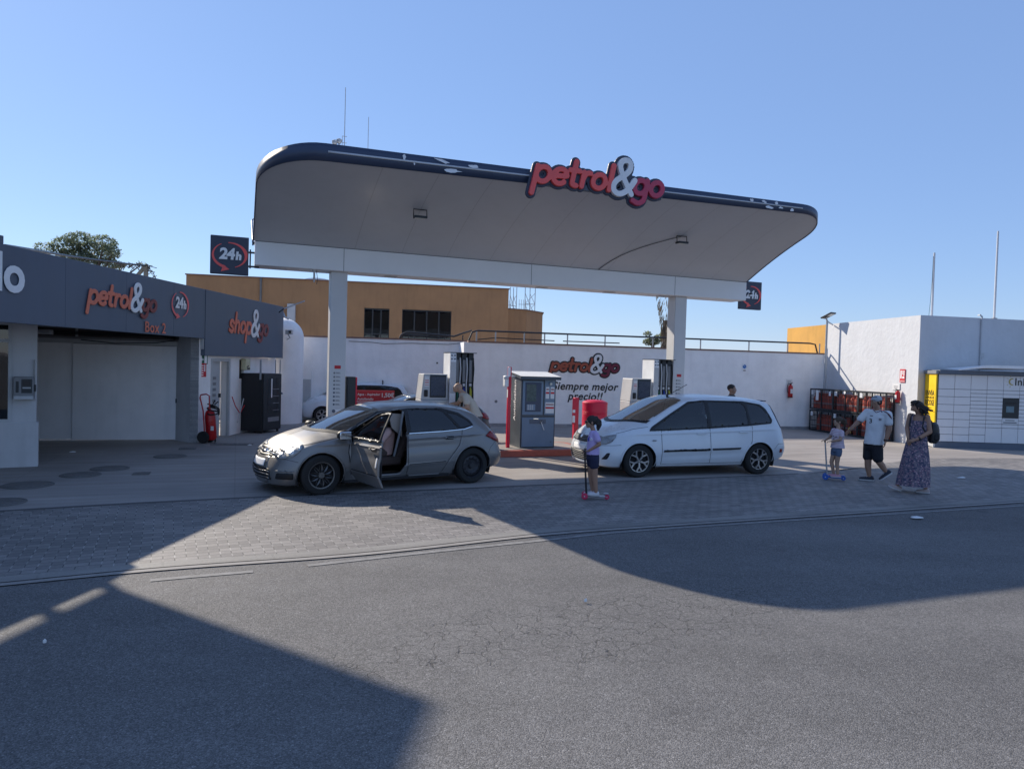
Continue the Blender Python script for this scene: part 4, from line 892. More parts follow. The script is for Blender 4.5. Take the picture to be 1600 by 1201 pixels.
# security camera at the fascia end
x, z = fpx(442, 519); sc = root('security_camera', 'small white security camera at the end of the shop fascia', 'camera', FA+FE*(x)+FN*.1+Vector((0, 0, z)), 0)
MB().box((0, -.1, -.06), (.20, .04, .08)).build('housing', MT['lgrey'], sc, bevel=.015); MB().lathe([(.001, 0), (.035, 0), (.035, .02)], (.15, -.1, .01), (0, -1, 0), 12).build('lens', MT['black'], sc); MB().tube([(.05, 0, -.05), (.12, 0, -.16), (.02, 0, -.22)], .012, 6).build('cable', MT['darkmetal'], sc)
lt = root('roof_floodlight', 'slim white floodlight arm above the end of the shop fascia', 'floodlight', ap(452, 478, 20.8), 0)
MB().bar((-.15, 0, -.08), (.45, 0, .16), .05, .03).build('arm', MT['lgrey'], lt); MB().bar((-.15, 0, -.08), (-.3, 0, -.2), .03).build('bracket', MT['darkmetal'], lt)
# vending machine
v0, v1, v2 = ap(375, 660, 18.97), ap(409, 660, 18.9), ap(437.5, 660, 19.75)
vr = math.atan2(v2.y-v1.y, v2.x-v1.x); vm_ = root('vending_machine', 'black glass-fronted vending machine outside the shop', 'vending machine', (v1.x, v1.y, 0), vr)
vw = math.hypot(v2.x-v1.x, v2.y-v1.y); vd = math.hypot(v1.x-v0.x, v1.y-v0.y); vh = 1.60
# local x runs along the glass front, y goes back into the machine
sk_ = Vector((v0.x-v1.x, v0.y-v1.y, 0)); sk_ = Matrix.Rotation(-vr, 3, 'Z') @ sk_
MB().prism([(0, 0), (vw, 0), (vw+sk_.x, sk_.y), (sk_.x, sk_.y)], .06, vh).build('cabinet', MT['black'], vm_, smooth=0, bevel=.01)
MB().box((.02, -.035, .08), (vw-.02, -.001, vh-.01)).build('door', MT['darkmetal'], vm_, bevel=.008)
MB().box((vw*.24, -.040, .55), (vw*.88, -.0355, vh-.10)).build('glass', MT['darkglass'], vm_); MB().box((vw*.40, -.043, .95), (vw*.46, -.0405, vh-.14)).build('light_strip', MT['paper'], vm_)
m = MB(); 
for k in range(4): m.box((vw*.5, -.043, .6+k*.19), (vw*.84, -.0405, .615+k*.19))
m.build('shelves', MT['grey'], vm_); MB().box((vw*.25, -.045, .3), (vw*.85, -.0355, .42)).build('delivery_flap', MT['grey'], vm_, bevel=.004)
MB().lathe([(.001, 0), (.03, 0), (.03, .03)], (vw*.97, -.035, 1.05), (0, -1, 0), 10).build('lock', MT['chrome'], vm_)
for a, b in ((.05, .05), (vw-.05, .05)): MB().cyl((a, b, 0), (a, b, .06), .03, n=8).build('foot', MT['black'], vm_)
for k, (px, y0_, y1_) in enumerate(((407, 562, 593), (430.5, 562, 583), (437.5, 562, 583))):
    D = 18.88+k*.4; a, b = ap(px, y0_, D), ap(px, y1_, D); o = root('awning_strut', ('left', 'middle', 'right')[k]+' thin metal strut hanging from the shop fascia to the vending machine', 'strut', b, 0, 'struts over the vending machine')
    MB().bar((0, 0, 0), (0, 0, a.z-b.z), .04 if k == 0 else .022).build('bar', MT['galv'], o)
m = MB().tube([shop.matrix_basis @ Vector(p) for p in ((d1+.1, -.05, 1.0), (d1+.2, -.1, .75), (d1+.45, -.12, .55), (d1+.7, -.14, .75))], .012, 6); o = m.build('air_hose', MT['signred'], None); tag(o, 'thin red hose sagging beside the shop doorway', 'hose')
a, b = ap(383, 622, 18.7), ap(371, 661, 18.6); o = root('leaning_rod', 'pale thin rod leaning against the side of the vending machine', 'rod', (b.x, b.y, .5)); MB().cyl((0, 0, -.2), (a.x-b.x, .0, a.z-.5), .014, n=6).build('rod', MT['lgrey'], o)
# wheeled extinguisher
wp = gp(330, 690); wp = gp(331, 691.5); we_ = root('wheeled_extinguisher', 'big red wheeled fire extinguisher with black hose beside the garage post', 'fire extinguisher', (wp.x, wp.y, 0), R(-4))
Mt = Matrix.Rotation(R(-5), 3, 'Y')
c = MB(); c.lathe([(.001, .06), (.09, .07), (.118, .12), (.118, .62), (.105, .70), (.07, .76), (.03, .78), (.03, .84), (.001, .84)], n=24); c.v = [tuple(Mt @ Vector(v)) for v in c.v]; c.build('cylinder', MT['exred'], we_)
for y in (-.16, .16):
    m = MB(); m.lathe([(.05, -.03), (.125, -.035), (.14, -.02), (.14, .02), (.125, .035), (.05, .03)], (-.13, y, .14), (0, 1, 0), 24, True); m.build('wheel', MT['rubber'], we_)
MB().cyl((-.13, -.16, .14), (-.13, .16, .14), .014, n=8).build('axle', MT['darkmetal'], we_)
MB().tube([(-.12, -.1, .14), (-.17, -.1, .75), (-.25, -.1, 1.05), (-.23, -.1, 1.12), (-.1, -.1, 1.14), (-.03, -.1, 1.10), (-.02, -.1, .85)], .016, 8).build('handle', MT['exred'], we_)
pts = [(.02+.13*math.cos(a)*(1+.03*math.sin(a*3)), .13*math.sin(a), .66+.055*math.sin(a*.9)+.012*a) for a in [k*.35 for k in range(46)]]
MB().tube(pts, .016, 7).build('hose', MT['rubber'], we_)
MB().box((-.05, -.02, .82), (.07, .02, .88)).bar((.0, 0, .88), (.06, 0, 1.0), .02).bar((.05, 0, .9), (.14, 0, .97), .02).build('valve', MT['black'], we_)
MB().box((.03, -.126, .30), (.10, -.118, .40)).build('label', MT['paper'], we_); MB().cyl((.08, 0, .02), (.08, 0, .1), .02, n=8).build('stand', MT['black'], we_)

# ================= PUMPS, KIOSK, ISLANDS =================
def isl(t0, t1, c0, c1, label, h=.14):
    o = root('pump_island', label, 'island', TC((t0+t1)/2, (c0+c1)/2), TH, 'raised islands under the canopy')
    w, d = (t1-t0), (c1-c0); r = .25; pts = []
    for cx, cy, a0 in ((w/2-r, d/2-r, 0), (-w/2+r, d/2-r, 90), (-w/2+r, -d/2+r, 180), (w/2-r, -d/2+r, 270)):
        for k in range(6): a = R(a0+18*k); pts.append((cx+r*math.cos(a), cy+r*math.sin(a)))
    MB().prism(pts, 0, h).build('kerb', MT['kerbred'], o, bevel=.012); s_ = .88
    MB().prism([(x*(1-.24/w), y*(1-.24/d)) for x, y in pts], h+.0005, h+.006).build('top_slab', MT['concrete'], o, smooth=0); return o
k1, k2 = gp(786, 712), gp(896, 712)
tk0, tk1 = k1.dot(dv), k2.dot(dv)
isl(tk0-.35, tk1+.5, 14.42, 16.0, 'short red-edged island carrying the blue-grey kiosk')
isl(1.2, 4.9, 14.95, 16.05, 'red-edged island with the left canopy column and pump'); isl(8.2, 11.4, 14.95, 16.05, 'red-edged island with the right canopy column and pump')
# kiosk
ka = gp(812, 700, .146); kdir = Vector((math.cos(R(19)), math.sin(R(19)), 0)); kb = vp(ka, ka+kdir, 866, 690); kb.z = ka.z
kang = math.atan2((kb-ka).y, (kb-ka).x)
def kx(px, py): return vp(ka, kb, px, py)
kw = (kb-ka).length; kh = kx(840, 586).z-.146
ks = root('fuel_payment_kiosk', 'blue-grey self-service fuel payment kiosk with small slanted roof', 'kiosk', ka, kang)
D_ = .72
MB().box((0, 0, 0), (kw, D_, kh-.06)).build('body', MT['kioskd'], ks, bevel=.006)
MB().box((.03, -.02, .03), (kw-.03, -.001, kh*.42)).build('lower_door', MT['kiosk'], ks, bevel=.006)
MB().box((.03, -.018, kh*.455), (kw*.63, -.001, kh-.13)).build('upper_door', MT['kiosk'], ks, bevel=.006)
MB().box((.09, -.024, kh*.50), (kw*.57, -.0185, kh-.17)).build('recess_frame', MT['navy2'], ks, bevel=.003)
MB().box((.12, -.028, kh*.64), (kw*.42, -.0245, kh-.21)).build('screen', M('kiosk_screen', (.07, .10, .10), .15, var=.3, vs=12), ks)
MB().box((.13, -.030, kh*.52), (kw*.40, -.0245, kh*.60)).build('keypad_panel', MT['kiosk'], ks)
m = MB()
for i in range(3):
    for j in range(3): m.box((.15+i*.05, -.034, kh*.53+j*.04), (.185+i*.05, -.0305, kh*.53+.025+j*.04))
m.build('keys', MT['lgrey'], ks)
MB().box((kw*.67, -.018, kh*.455), (kw-.03, -.001, kh-.10)).build('side_panel', MT['kiosk'], ks, bevel=.005)
MB().lathe([(.001, 0), (.03, 0), (.035, .02), (.03, .05), (.001, .055)], (kw*.83, -.018, kh-.19), (0, -1, 0), 14).build('lamp', MT['lamp'], ks)
for (a, b, c, d) in ((.70, .80, .68, .84), (.84, .95, .68, .84), (.70, .95, .48, .63)):
    o = MB().box((kw*a, -.022, kh*c), (kw*b, -.0185, kh*d)).build('notice', MT['paper'], ks)
    MB().box((kw*a+.003, -.0245, kh*(c+(d-c)*.42)), (kw*b-.003, -.0225, kh*(c+(d-c)*.58))).build('red_band', MT['signred'], o); MB().box((kw*a+.01, -.0245, kh*(c+(d-c)*.75)), (kw*b-.01, -.0225, kh*(c+(d-c)*.85))).build('print', MT['dull'], o)
MB().box((kw*.25, -.028, kh*.335), (kw*.72, -.0205, kh*.395)).build('receipt_slot', MT['navy'], ks); MB().box((kw*.36, -.032, kh*.40), (kw*.5, -.0205, kh*.408)).build('slot_lip', MT['chrome'], ks)
MB().lathe([(.001, 0), (.028, 0), (.025, .03)], (kw*.58, -.028, kh*.365), (0, -1, 0), 12).build('lock', MT['steel'], ks); MB().bar((kw*.58, -.05, kh*.355), (kw*.66, -.06, kh*.25), .014).build('key_strap', MT['white'], ks)
MB().lathe([(.001, 0), (.018, 0), (.015, .012)], (kw-.09, -.018, .14), (0, -1, 0), 10).build('door_lock', MT['black'], ks)
rf = MB(); rf.add([(-.06, -.14, kh-.10), (kw+.07, -.14, kh-.10), (kw+.07, D_+.05, kh+.02), (-.06, D_+.05, kh+.02), (-.06, -.14, kh-.03), (kw+.07, -.14, kh-.03), (kw+.07, D_+.05, kh+.07), (-.06, D_+.05, kh+.07)], [(0, 3, 2, 1), (4, 5, 6, 7), (0, 1, 5, 4), (1, 2, 6, 5), (2, 3, 7, 6), (3, 0, 4, 7)])
rf.build('roof', MT['kioskd'], ks, smooth=0, bevel=.004)
MB().add([(-.065, -.145, kh-.028), (kw+.075, -.145, kh-.028), (kw+.075, D_+.05, kh+.074), (-.065, D_+.05, kh+.074)], [(0, 1, 2, 3)]).build('roof_sheet', MT['peel'], ks)
# vertical lettering on the kiosk's left face
Mv = Matrix.Rotation(R(-90), 4, 'Z') @ Matrix.Rotation(R(-90), 4, 'Y')
me = text_mesh('Autofuelsan', .185, bold=.004, extrude=.001, space=1.05)
T = Matrix.Translation((-.004, .28, kh*.40)) @ Matrix(((0, 0, -1, 0), (0, 0, 0, 0), (0, 0, 0, 0), (0, 0, 0, 1)))
T = Matrix.Translation((-.004, .36, kh*.36)) @ Matrix(((0, 0, -1, 0), (0, 1, 0, 0), (1, 0, 0, 0), (0, 0, 0, 1)))
me.transform(T); me.materials.clear(); me.materials.append(MT['white']); o = bpy.data.objects.new('lettering', me); link(o, ks)
# red posts
def redpost(pxb, pyb, pyt, w, d, label, extra):
    p = gp(pxb, pyb, .146); z = vp(p, p+dv, pxb+2, pyt).z; o = root('red_post', label, 'post', p, TH, 'red posts on the kiosk island')
    m = MB(); m.prism([(-w/2, -d/2), (w/2, -d/2), (w/2, d/2), (-w/2, d/2)], 0, z-.146); m.build('post', MT['redpost'], o, bevel=.01)
    H = z-.146
    if extra:
        MB().box((-w/2-.02, -d/2-.004, H-.22), (w*.1, -d/2-.001, H-.01)).build('white_cap', MT['white'], o)
        m = MB(); m.box((-w/2-.10, -.10, H-.45), (-w/2-.01, .06, H-.2)); m.build('camera_box', MT['peel'], o, bevel=.02); MB().box((-w/2-.13, -.12, H-.28), (-w/2-.02, -.08, H-.22)).build('camera_hood', MT['lgrey'], o, bevel=.01)
        MB().box((-w/2-.003, -d/2+.01, H*.62), (-w/2-.001, d/2-.01, H*.72)).build('sticker', MT['paper'], o)
    else:
        MB().box((-w/2-.07, -d/2-.02, H-.62), (w*.0-.0, -d/2-.002, H-.02)).build('head_box', MT['redpost'], o, bevel=.008); MB().box((-w/2-.065, -d/2-.026, H-.58), (-w/2, -d/2-.021, H-.42)).box((-w/2-.065, -d/2-.026, H-.35), (-w/2, -d/2-.021, H-.28)).build('sticker', MT['white'], o)
redpost(793, 699, 573, .075, .08, 'tall red post with a white camera left of the kiosk', True); redpost(898, 697, 621, .11, .11, 'shorter red post with stickers between the kiosk and the red bin', False)
# red drum
p = gp(929, 700, .0); p = TC(8.15, 15.4); p = ap(929, 650, p.y); zt = ap(929, 624, p.y).z
dr_ = root('red_bin', 'big red plastic drum with domed lid behind the white car bonnet', 'bin', (p.x, p.y, .0)); r_ = .305
MB().lathe([(.001, 0), (r_*.96, 0), (r_, .05), (r_, zt-.12), (r_*1.015, zt-.115), (r_*1.015, zt-.07), (r_*.95, zt-.05), (r_*.6, zt-.012), (.001, zt)], n=48).build('drum', MT['redplastic'], dr_)
m = MB()
for k in range(3): m.lathe([(r_+.001, zt-.30-k*.03), (r_+.008, zt-.295-k*.03), (r_+.001, zt-.29-k*.03)], n=48)
m.build('ribs', MT['redplastic'], dr_)
# pump
def pump():
    o = root('fuel_pump', '', 'fuel pump', (0, 0, 0), TH, 'fuel pumps under the canopy')
    MB().box((-.64, -.24, 0), (.0, .24, 1.05)).build('base_cabinet', MT['lgrey'], o, bevel=.01)
    MB().prism([(-.64, 1.052), (-.02, 1.052), (-.04, 1.62), (-.58, 1.62)], -.25, .25, M=XZ).build('head', MT['lgrey'], o, bevel=.015, smooth=0)
    MB().box((-.42, -.262, 1.14), (-.09, -.2575, 1.56)).build('display', M('pump_display', (.03, .045, .08), .25), o, bevel=.004); MB().box((-.44, -.257, 1.10), (-.07, -.2505, 1.60)).build('bezel', MT['darkmetal'], o)
    MB().box((-.565, -.262, 1.34), (-.46, -.2505, 1.57)).build('notice', MT['paper'], o); MB().box((-.555, -.265, 1.42), (-.47, -.2625, 1.44)).box((-.555, -.265, 1.47), (-.47, -.2625, 1.485)).box((-.555, -.265, 1.37), (-.47, -.2625, 1.38)).build('print', MT['signred'], o)
    MB().box((-.57, -.29, 1.12), (-.49, -.2505, 1.27)).build('card_reader', MT['black'], o, bevel=.015)
    MB().box((-.6, -.27, .98), (-.05, -.2405, 1.04)).build('ledge', MT['steel'], o, bevel=.006)
    MB().box((.005, -.28, 0), (.145, .28, 2.10)).build('hose_mast', MT['peel'], o, bevel=.012)
    MB().box((.015, -.283, 1.2), (.135, -.2805, 1.9)).build('mast_panel', MT['lgrey'], o)
    m = MB()
    for x in (.04, .11):
        for z in (1.95, 2.03): m.box((x-.018, -.285, z), (x+.018, -.2805, z+.03))
    m.build('mast_vents', MT['navy'], o)
    for i, c in enumerate((MT['green'], M('nozzle_blue', (.02, .05, .3), .5), M('nozzle_yellow', (.5, .45, .03), .5))):
        x = .155+i*.155
        MB().box((x, -.16, .0), (x+.125, .20, 2.10)).build('hose_bay', MT['darkmetal'], o, bevel=.01)
        MB().box((x+.02, -.175, 1.45), (x+.085, -.1605, 1.95)).build('bay_panel', MT['grey'], o, bevel=.003)
        MB().tube([(x+.10, -.20, 2.0), (x+.112, -.22, 1.75), (x+.09, -.24, 1.4), (x+.10, -.28, .8), (x+.06, -.30, .35), (x+.02, -.28, .7), (x+.045, -.24, 1.05)], .016, 7).build('hose', MT['lgrey'] if i < 2 else MT['rubber'], o)
        MB().tube([(x+.045, -.24, 1.02), (x+.05, -.22, 1.25), (x+.05, -.19, 1.34)], [.022, .028, .012], 8).build('nozzle', c, o)
        MB().box((x+.03, -.172, 1.36), (x+.08, -.1605, 1.42)).build('grade_label', MT['paper'], o)
    MB().box((.0, -.285, 2.10), (.62, .285, 2.115)).build('mast_cap', MT['darkmetal'], o)
    return o
pm = pump(); q = vp(TC(0, 15.25), TC(1, 15.25), 693, 600); tq = q.dot(dv)
pm.location = TC(tq+.13, 15.5, .146); pm['label'] = 'grey fuel pump next to the bald man, left of the kiosk'
q = vp(TC(0, 15.25), TC(1, 15.25), 1005, 600)
copy_tree(pm, TC(q.dot(dv)+.28, 15.5, .146), None, 'grey fuel pump left of the right canopy column')
# black totem box by the left column
a, b = vp(TC(0, 15.5), TC(1, 15.5), 541, 600), vp(TC(0, 15.5), TC(1, 15.5), 556, 588)
o = root('service_cabinet', 'tall black cabinet with red edge right of the left canopy column', 'cabinet', TC((a.dot(dv)+b.dot(dv))/2, 15.5, .146), TH)
wq = b.dot(dv)-a.dot(dv); MB().box((-wq/2, -.2, 0), (wq/2-.03, .2, b.z-.15)).build('body', MT['darkmetal'], o, bevel=.01); MB().box((wq/2-.029, -.2, 0), (wq/2, .2, b.z-.16)).build('red_edge', MT['redpost'], o)

# ================= PARCEL LOCKER =================
LA, LB_ = gp(1463, 694), gp(1600, 698.5)
lke = (LB_-LA); lke.z = 0; lke.normalize(); lka = math.atan2(lke.y, lke.x)
LA = gp(1464, 699)
LB2 = LA+lke
def kx2(px, py): q = vp(LA, LA+lke, px, py); return (q-LA).dot(lke), q.z
lk = root('parcel_locker', 'wide pale grey parcel locker bank with yellow end panel', 'parcel locker', LA, lka)
cols = [kx2(px, 640)[0] for px in (1464.5, 1491.2, 1516.2, 1541.3, 1566.5, 1591.5)]
pitch = (cols[-1]-cols[0])/5; cols = [cols[0]+pitch*k for k in range(8)]
zt, zb_ = kx2(1480, 584.5)[1], kx2(1480, 689.5)[1]; hz = zt-zb_
MB().box((cols[0]-.02, .01, zb_-.0), (cols[-1], .62, zt+.0)).build('carcass', MT['darkmetal'], lk)
MB().box((cols[0]-.02, -.0, zb_-.20), (cols[-1], .55, zb_-.005)).build('base_plinth', MT['navy'], lk, bevel=.005)
for x in (cols[0]+.05, cols[3], cols[6]): MB().cyl((x, .05, 0), (x, .05, zb_-.2), .03, n=8).build('foot', MT['steel'], lk)
MB().box((cols[0]-.02, -.10, zt+.002), (cols[-1], .62, zt+.12)).build('top_rail', MT['navy'], lk, bevel=.005)
rfx = kx2(1530, 580)[0]
MB().add([(cols[0]+.5, -.12, zt+.125), (rfx, -.35, zt+.20), (cols[-1], -.35, zt+.20), (cols[-1], .7, zt+.20), (cols[0]+.5, .7, zt+.14), (cols[0]+.5, -.12, zt+.14), (rfx, -.35, zt+.28), (cols[-1], -.35, zt+.28), (cols[-1], .7, zt+.26), (cols[0]+.5, .7, zt+.17)],
    [(0, 4, 3, 2, 1), (5, 6, 7, 8, 9), (0, 1, 6, 5), (1, 2, 7, 6), (2, 3, 8, 7), (3, 4, 9, 8), (4, 0, 5, 9)]).build('shelter_roof', MT['white'], lk, smooth=0)
def rows(kind):
    big = [(0, .108), (.108, .218), (.218, .333), (.333, .445), (.445, .552), (.552, .668), (.668, .782), (.782, 1)]
    if kind == 'big': return big
    out = [(0, .115), (.115, .225)] if kind == 'c3' else [(0, .225)]
    n = 10; z = .225
    for k in range(n): out.append((.225+(.782-.225)*k/n, .225+(.782-.225)*(k+1)/n))
    out.append((.782, 1)); return out
for i in range(7):
    kind = 'big' if i < 2 else ('c3' if i == 2 else ('scr' if i == 4 else 'small'))
    rr_ = rows('big' if kind == 'big' else ('c3' if kind == 'c3' else 'x'))
    for (a, b) in rr_:
        if kind == 'scr' and .33 < (a+b)/2 < .66: continue
        if kind == 'scr' and .27 < (a+b)/2 < .33: continue
        MB().box((cols[i]+.006, -.012, zb_+hz*a+.006), (cols[i+1]-.006, .009, zb_+hz*b-.006)).build('locker_door', MT['doorgrey'] if 'doorgrey' in MT else MT['lgrey'], lk)
sx0, sx1 = cols[4]+.005, cols[5]-.005; z0, z1 = zb_+hz*.375, zb_+hz*.66
pn = MB().box((sx0, -.02, z0), (sx1, .009, z1)).build('terminal', MT['darkmetal'], lk, bevel=.003)
MB().box((sx0+pitch*.2, -.024, z0+(z1-z0)*.3), (sx1-pitch*.3, -.0205, z0+(z1-z0)*.62)).build('screen', M('locker_screen', (.12, .20, .24), .2), pn)
MB().box((sx0+pitch*.12, -.022, z0+(z1-z0)*.74), (sx1-pitch*.12, -.0205, z0+(z1-z0)*.82)).build('header', MT['black'], pn)
nt_ = MB().box((sx0, -.014, zb_+hz*.285), (sx1, .009, zb_+hz*.372)).build('notice', MT['paper'], lk)
MB().box((sx0+.08, -.016, zb_+hz*.335), (sx1-.1, -.0145, zb_+hz*.35)).box((sx0+.03, -.016, zb_+hz*.30), (sx1-.04, -.0145, zb_+hz*.318)).build('print', MT['grey'], nt_)
zl = kx2(1590, 601)[1]; xl = kx2(1584.5, 600)[0]
text('lettering', 'InPost', MT['black'], lk, (xl, -.0145, zl-.02), .30, bold=.003, extrude=.001)
m = MB(); n = 14; vs = []
xs_ = kx2(1581, 598)[0]
for k in range(n+1):
    a = R(70)+R(220)*k/n; 
    for r in (.10, .075-.02*math.sin((a-R(70))/R(220)*math.pi)): vs.append((xs_+math.cos(a)*r, -.0145, zl+.08+math.sin(a)*r))
m.add(vs, [(2*k, 2*k+2, 2*k+3, 2*k+1) for k in range(n)])
m.build('emblem_crescent', M('emblem_gold', (.45, .36, .12), .5), lk)
for k in range(5): a = R(110+k*35); m = MB(); m.bar((xs_+math.cos(a)*.13, -.016, zl+.08+math.sin(a)*.13), (xs_+math.cos(a)*.18, -.016, zl+.08+math.sin(a)*.18), .016, .003); m.build('emblem_ray', M('emblem_gold2', (.45, .36, .12), .5) if k == 0 else bpy.data.materials['emblem_gold2'], lk)
# yellow end panel covers the locker's left side
ED = .60; xe0 = cols[0]-.025
ya, yb2 = zt+.0, zb_-.0
yr = MB().box((xe0-.04, .0, yb2), (xe0, ED, ya)).build('end_panel', MT['yellow'], lk, bevel=.004)
MB().box((xe0-.08, -.06, ya+.002), (xe0+.25, ED+.08, ya+.10)).build('end_cap', MT['grey'], lk, bevel=.004); MB().box((xe0-.05, .0, yb2-.16), (xe0, ED, yb2-.002)).build('end_foot_rail', MT['lgrey'], lk)
MB().box((xe0-.05, .0, 0), (xe0-.01, .06, yb2-.16)).build('end_foot', MT['steel'], lk)
def fit(txt, zc, h, wfrac, bold):
    me = text_mesh(txt, 1, bold=bold, extrude=.002); lo, hi = bounds(me); sx = ED*wfrac/(hi[0]-lo[0]); sy = h/(hi[1]-lo[1])
    me.transform(Matrix.Diagonal((sx, sy, 1, 1)) @ Matrix.Translation((-(lo[0]+hi[0])/2, -lo[1], 0)))
    me.transform(Matrix(((0, 0, -1, xe0-.0425), (-1, 0, 0, ED/2), (0, 1, 0, zc), (0, 0, 0, 1)))); me.materials.clear(); me.materials.append(MT['black'])
    o = bpy.data.objects.new('lettering', me); link(o, yr)
H_ = ya-yb2
fit('ENVÍA', yb2+H_*.675, H_*.095, .78, .012); fit('DEVUELVE', yb2+H_*.625, H_*.035, .78, .0); fit('RECOGE', yb2+H_*.525, H_*.085, .80, .012); fit('InPost', yb2+H_*.43, H_*.03, .4, .0)

# ================= GAS BOTTLE CAGES =================
cg_len = (vp(NC, FC, 1266, 640)-vp(NC, FC, 1388, 640)).length
off = sn*.42
far_pt = FC+sn*.0
cfar = vp(NC+sn*.72, FC+sn*.72, 1265, 650); cnear = vp(NC+sn*.36, FC+sn*.36, 1384, 650); cfar.z = cnear.z = 0
cd_ = (cnear-cfar).normalized(); CL = (cnear-cfar).length; n3 = 3; W1 = CL/n3; ca = math.atan2(cd_.y, cd_.x)
ztop = vp(NC+sn*.36, FC+sn*.36, 1389, 613.5).z; CHh = ztop/2-.02
cage = root('gas_cage', '', 'gas cage', (0, 0, 0), ca, 'stacked gas bottle cages')
g = W1-.04; dpt = .30; m = MB(); b_ = .035
for x in (0, g/2, g):
    for y in (0, dpt): m.bar((x, y, 0), (x, y, CHh), b_)
for z in (.03, CHh-.02):
    for y in (0, dpt): m.bar((0, y, z), (g, y, z), .05, .045)
    for x in (0, g): m.bar((x, 0, z), (x, dpt, z), .047, .042)
m.build('frame', MT['darkmetal'], cage)
m = MB()
for z in (CHh*.25, CHh*.5, CHh*.75): m.bar((b_*.6, 0, z), (g-b_*.6, 0, z), .012); m.bar((0, .03, z), (0, dpt-.03, z), .012); m.bar((g, .03, z), (g, dpt-.03, z), .012)
for k in range(1, 10): x = g*k/10; m.bar((x, dpt, .05), (x, dpt, CHh-.04), .01)
for k in range(1, 14): x = g*k/14; m.bar((x, 0, .05), (x, 0, CHh-.04), .009)
for k in range(1, 6): m.bar((x*0+g, dpt*k/6, .05), (g, dpt*k/6, CHh-.04), .012)
m.build('mesh_bars', MT['darkmetal'], cage)
MB().box((.02, .02, .005), (g-.02, dpt-.02, .02)).build('floor_grid', MT['darkmetal'], cage)
tg = MB().box((g*.06, -.03, CHh*.72), (g*.16, -.022, CHh*.92)).build('tag_plate', MT['paper'], cage)
bt = root('gas_bottle', '', 'gas bottle', (0, 0, 0), 0, 'orange gas bottles in the cages')
hB = .60
MB().lathe([(.001, .0), (.10, 0), (.13, .03), (.132, .38), (.115, .45), (.06, .49), (.03, .50)], n=18).build('body', MT['orangebottle'], bt)
MB().lathe([(.085, .46), (.09, .46), (.09, .56), (.085, .56)], n=18, cap=True).build('collar', MT['orangebottle'], bt)
MB().lathe([(.133, .19), (.134, .19), (.134, .23), (.133, .23)], n=18).build('band', MT['grey'], bt)
pos = ('far', 'middle', 'near')
firstc = True; firstb = True; gaps = [0, .02, 0]
ex = {(0, 1): ' with a long white tag', (1, 1): ' with pale square tags'}
out_ = Vector((cd_.y, -cd_.x, 0)); out_ = out_ if out_.dot(sn) > 0 else -out_
for lvl in (0, 1):
    for k in range(3):
        base = cfar+cd_*(W1*k+.02)+Vector((0, 0, .012 if lvl == 0 else CHh+.035))
        # local y runs into the wall: check handedness
        lab = '%s orange-bottle cage of the %s row against the white wall%s' % (pos[k], ('lower', 'upper')[lvl], ex.get((k, lvl), ''))
        if firstc: cage.location = base; cage['label'] = lab; c_ = cage; firstc = False
        else: c_ = copy_tree(cage, base, None, lab)
        if lvl == 1 and k == 0:
            MB().box((g*.28, -.035, CHh*.45), (g*.40, -.027, CHh*.93)).build('long_tag', MT['white'], c_); MB().box((g*.86, -.035, CHh*.7), (g*.94, -.027, CHh*.9)).build('tag_plate', MT['white'], c_)
        if lvl == 1 and k == 1: MB().lathe([(.001, 0), (.05, 0)], (g*.5, -.04, CHh*.9), (0, -1, 0), 10).build('round_tag', MT['paper'], c_)
        if lvl == 0 and k == 1: MB().add([(g*.66, -.04, CHh*.15), (g*.82, -.04, CHh*.15), (g*.74, -.04, CHh*.42)], [(0, 1, 2)]).build('warning_triangle', MT['yellow'], c_)
        for i in range(5):
            for j in range(1):
                if (i*7+j*3+k*5+lvl*2) % 13 == 0: continue
                lp_ = Vector((.17+i*(g-.34)/4, .17+j*.32, .022)); wp_ = base+Matrix.Rotation(ca, 3, 'Z') @ lp_
                lab = 'orange gas bottle standing in the %s cage of the %s row' % (pos[k], ('lower', 'upper')[lvl])
                if firstb: bt.location = wp_; bt['label'] = lab; firstb = False; nb = bt
                else: nb = copy_tree(bt, wp_, random.random()*6, lab)
                nb['group'] = 'orange gas bottles in the %s %s cage' % (pos[k], ('lower', 'upper')[lvl])

# ================= TREES =================
def leaf_crown(name, blobs, n, size, mat, parent, seed=1):
    r = random.Random(seed); v = []; f = []
    tot = sum(b[3]*b[4]*b[5] for b in blobs)
    for cx, cy, cz, rx, ry, rz in blobs:
        for _ in range(int(n*rx*ry*rz/tot)):
            while True:
                x, y, z = r.uniform(-1, 1), r.uniform(-1, 1), r.uniform(-1, 1); q = x*x+y*y+z*z
                if q < 1 and (q > .35 or r.random() < .35): break
            c = Vector((cx+x*rx, cy+y*ry, cz+z*rz)); a = Vector((r.gauss(0, 1), r.gauss(0, 1), r.gauss(0, .6))).normalized(); b = perp(a)[0]; s_ = size*r.uniform(.5, 1.2)
            k = len(v); v += [tuple(c+a*s_), tuple(c+b*s_*.5), tuple(c-a*s_), tuple(c-b*s_*.5)]; f.append((k, k+1, k+2, k+3))
    me = bpy.data.meshes.new(name); me.from_pydata(v, [], f); me.materials.append(mat); o = bpy.data.objects.new(name, me); return link(o, parent)
def leafmat(name, col):
    m = M(name, col, .6, var=.35, vs=.8); t = m.node_tree; b = t.nodes['Principled BSDF']; o = t.nodes['Material Output']; tl = nd(t, 'ShaderNodeBsdfTranslucent'); tl.inputs[0].default_value = (col[0]*1.5, col[1]*1.6, col[2]*1.3, 1)
    mx = nd(t, 'ShaderNodeMixShader'); mx.inputs[0].default_value = .42; t.links.new(b.outputs[0], mx.inputs[1]); t.links.new(tl.outputs[0], mx.inputs[2]); t.links.new(mx.outputs[0], o.inputs[0]); return m
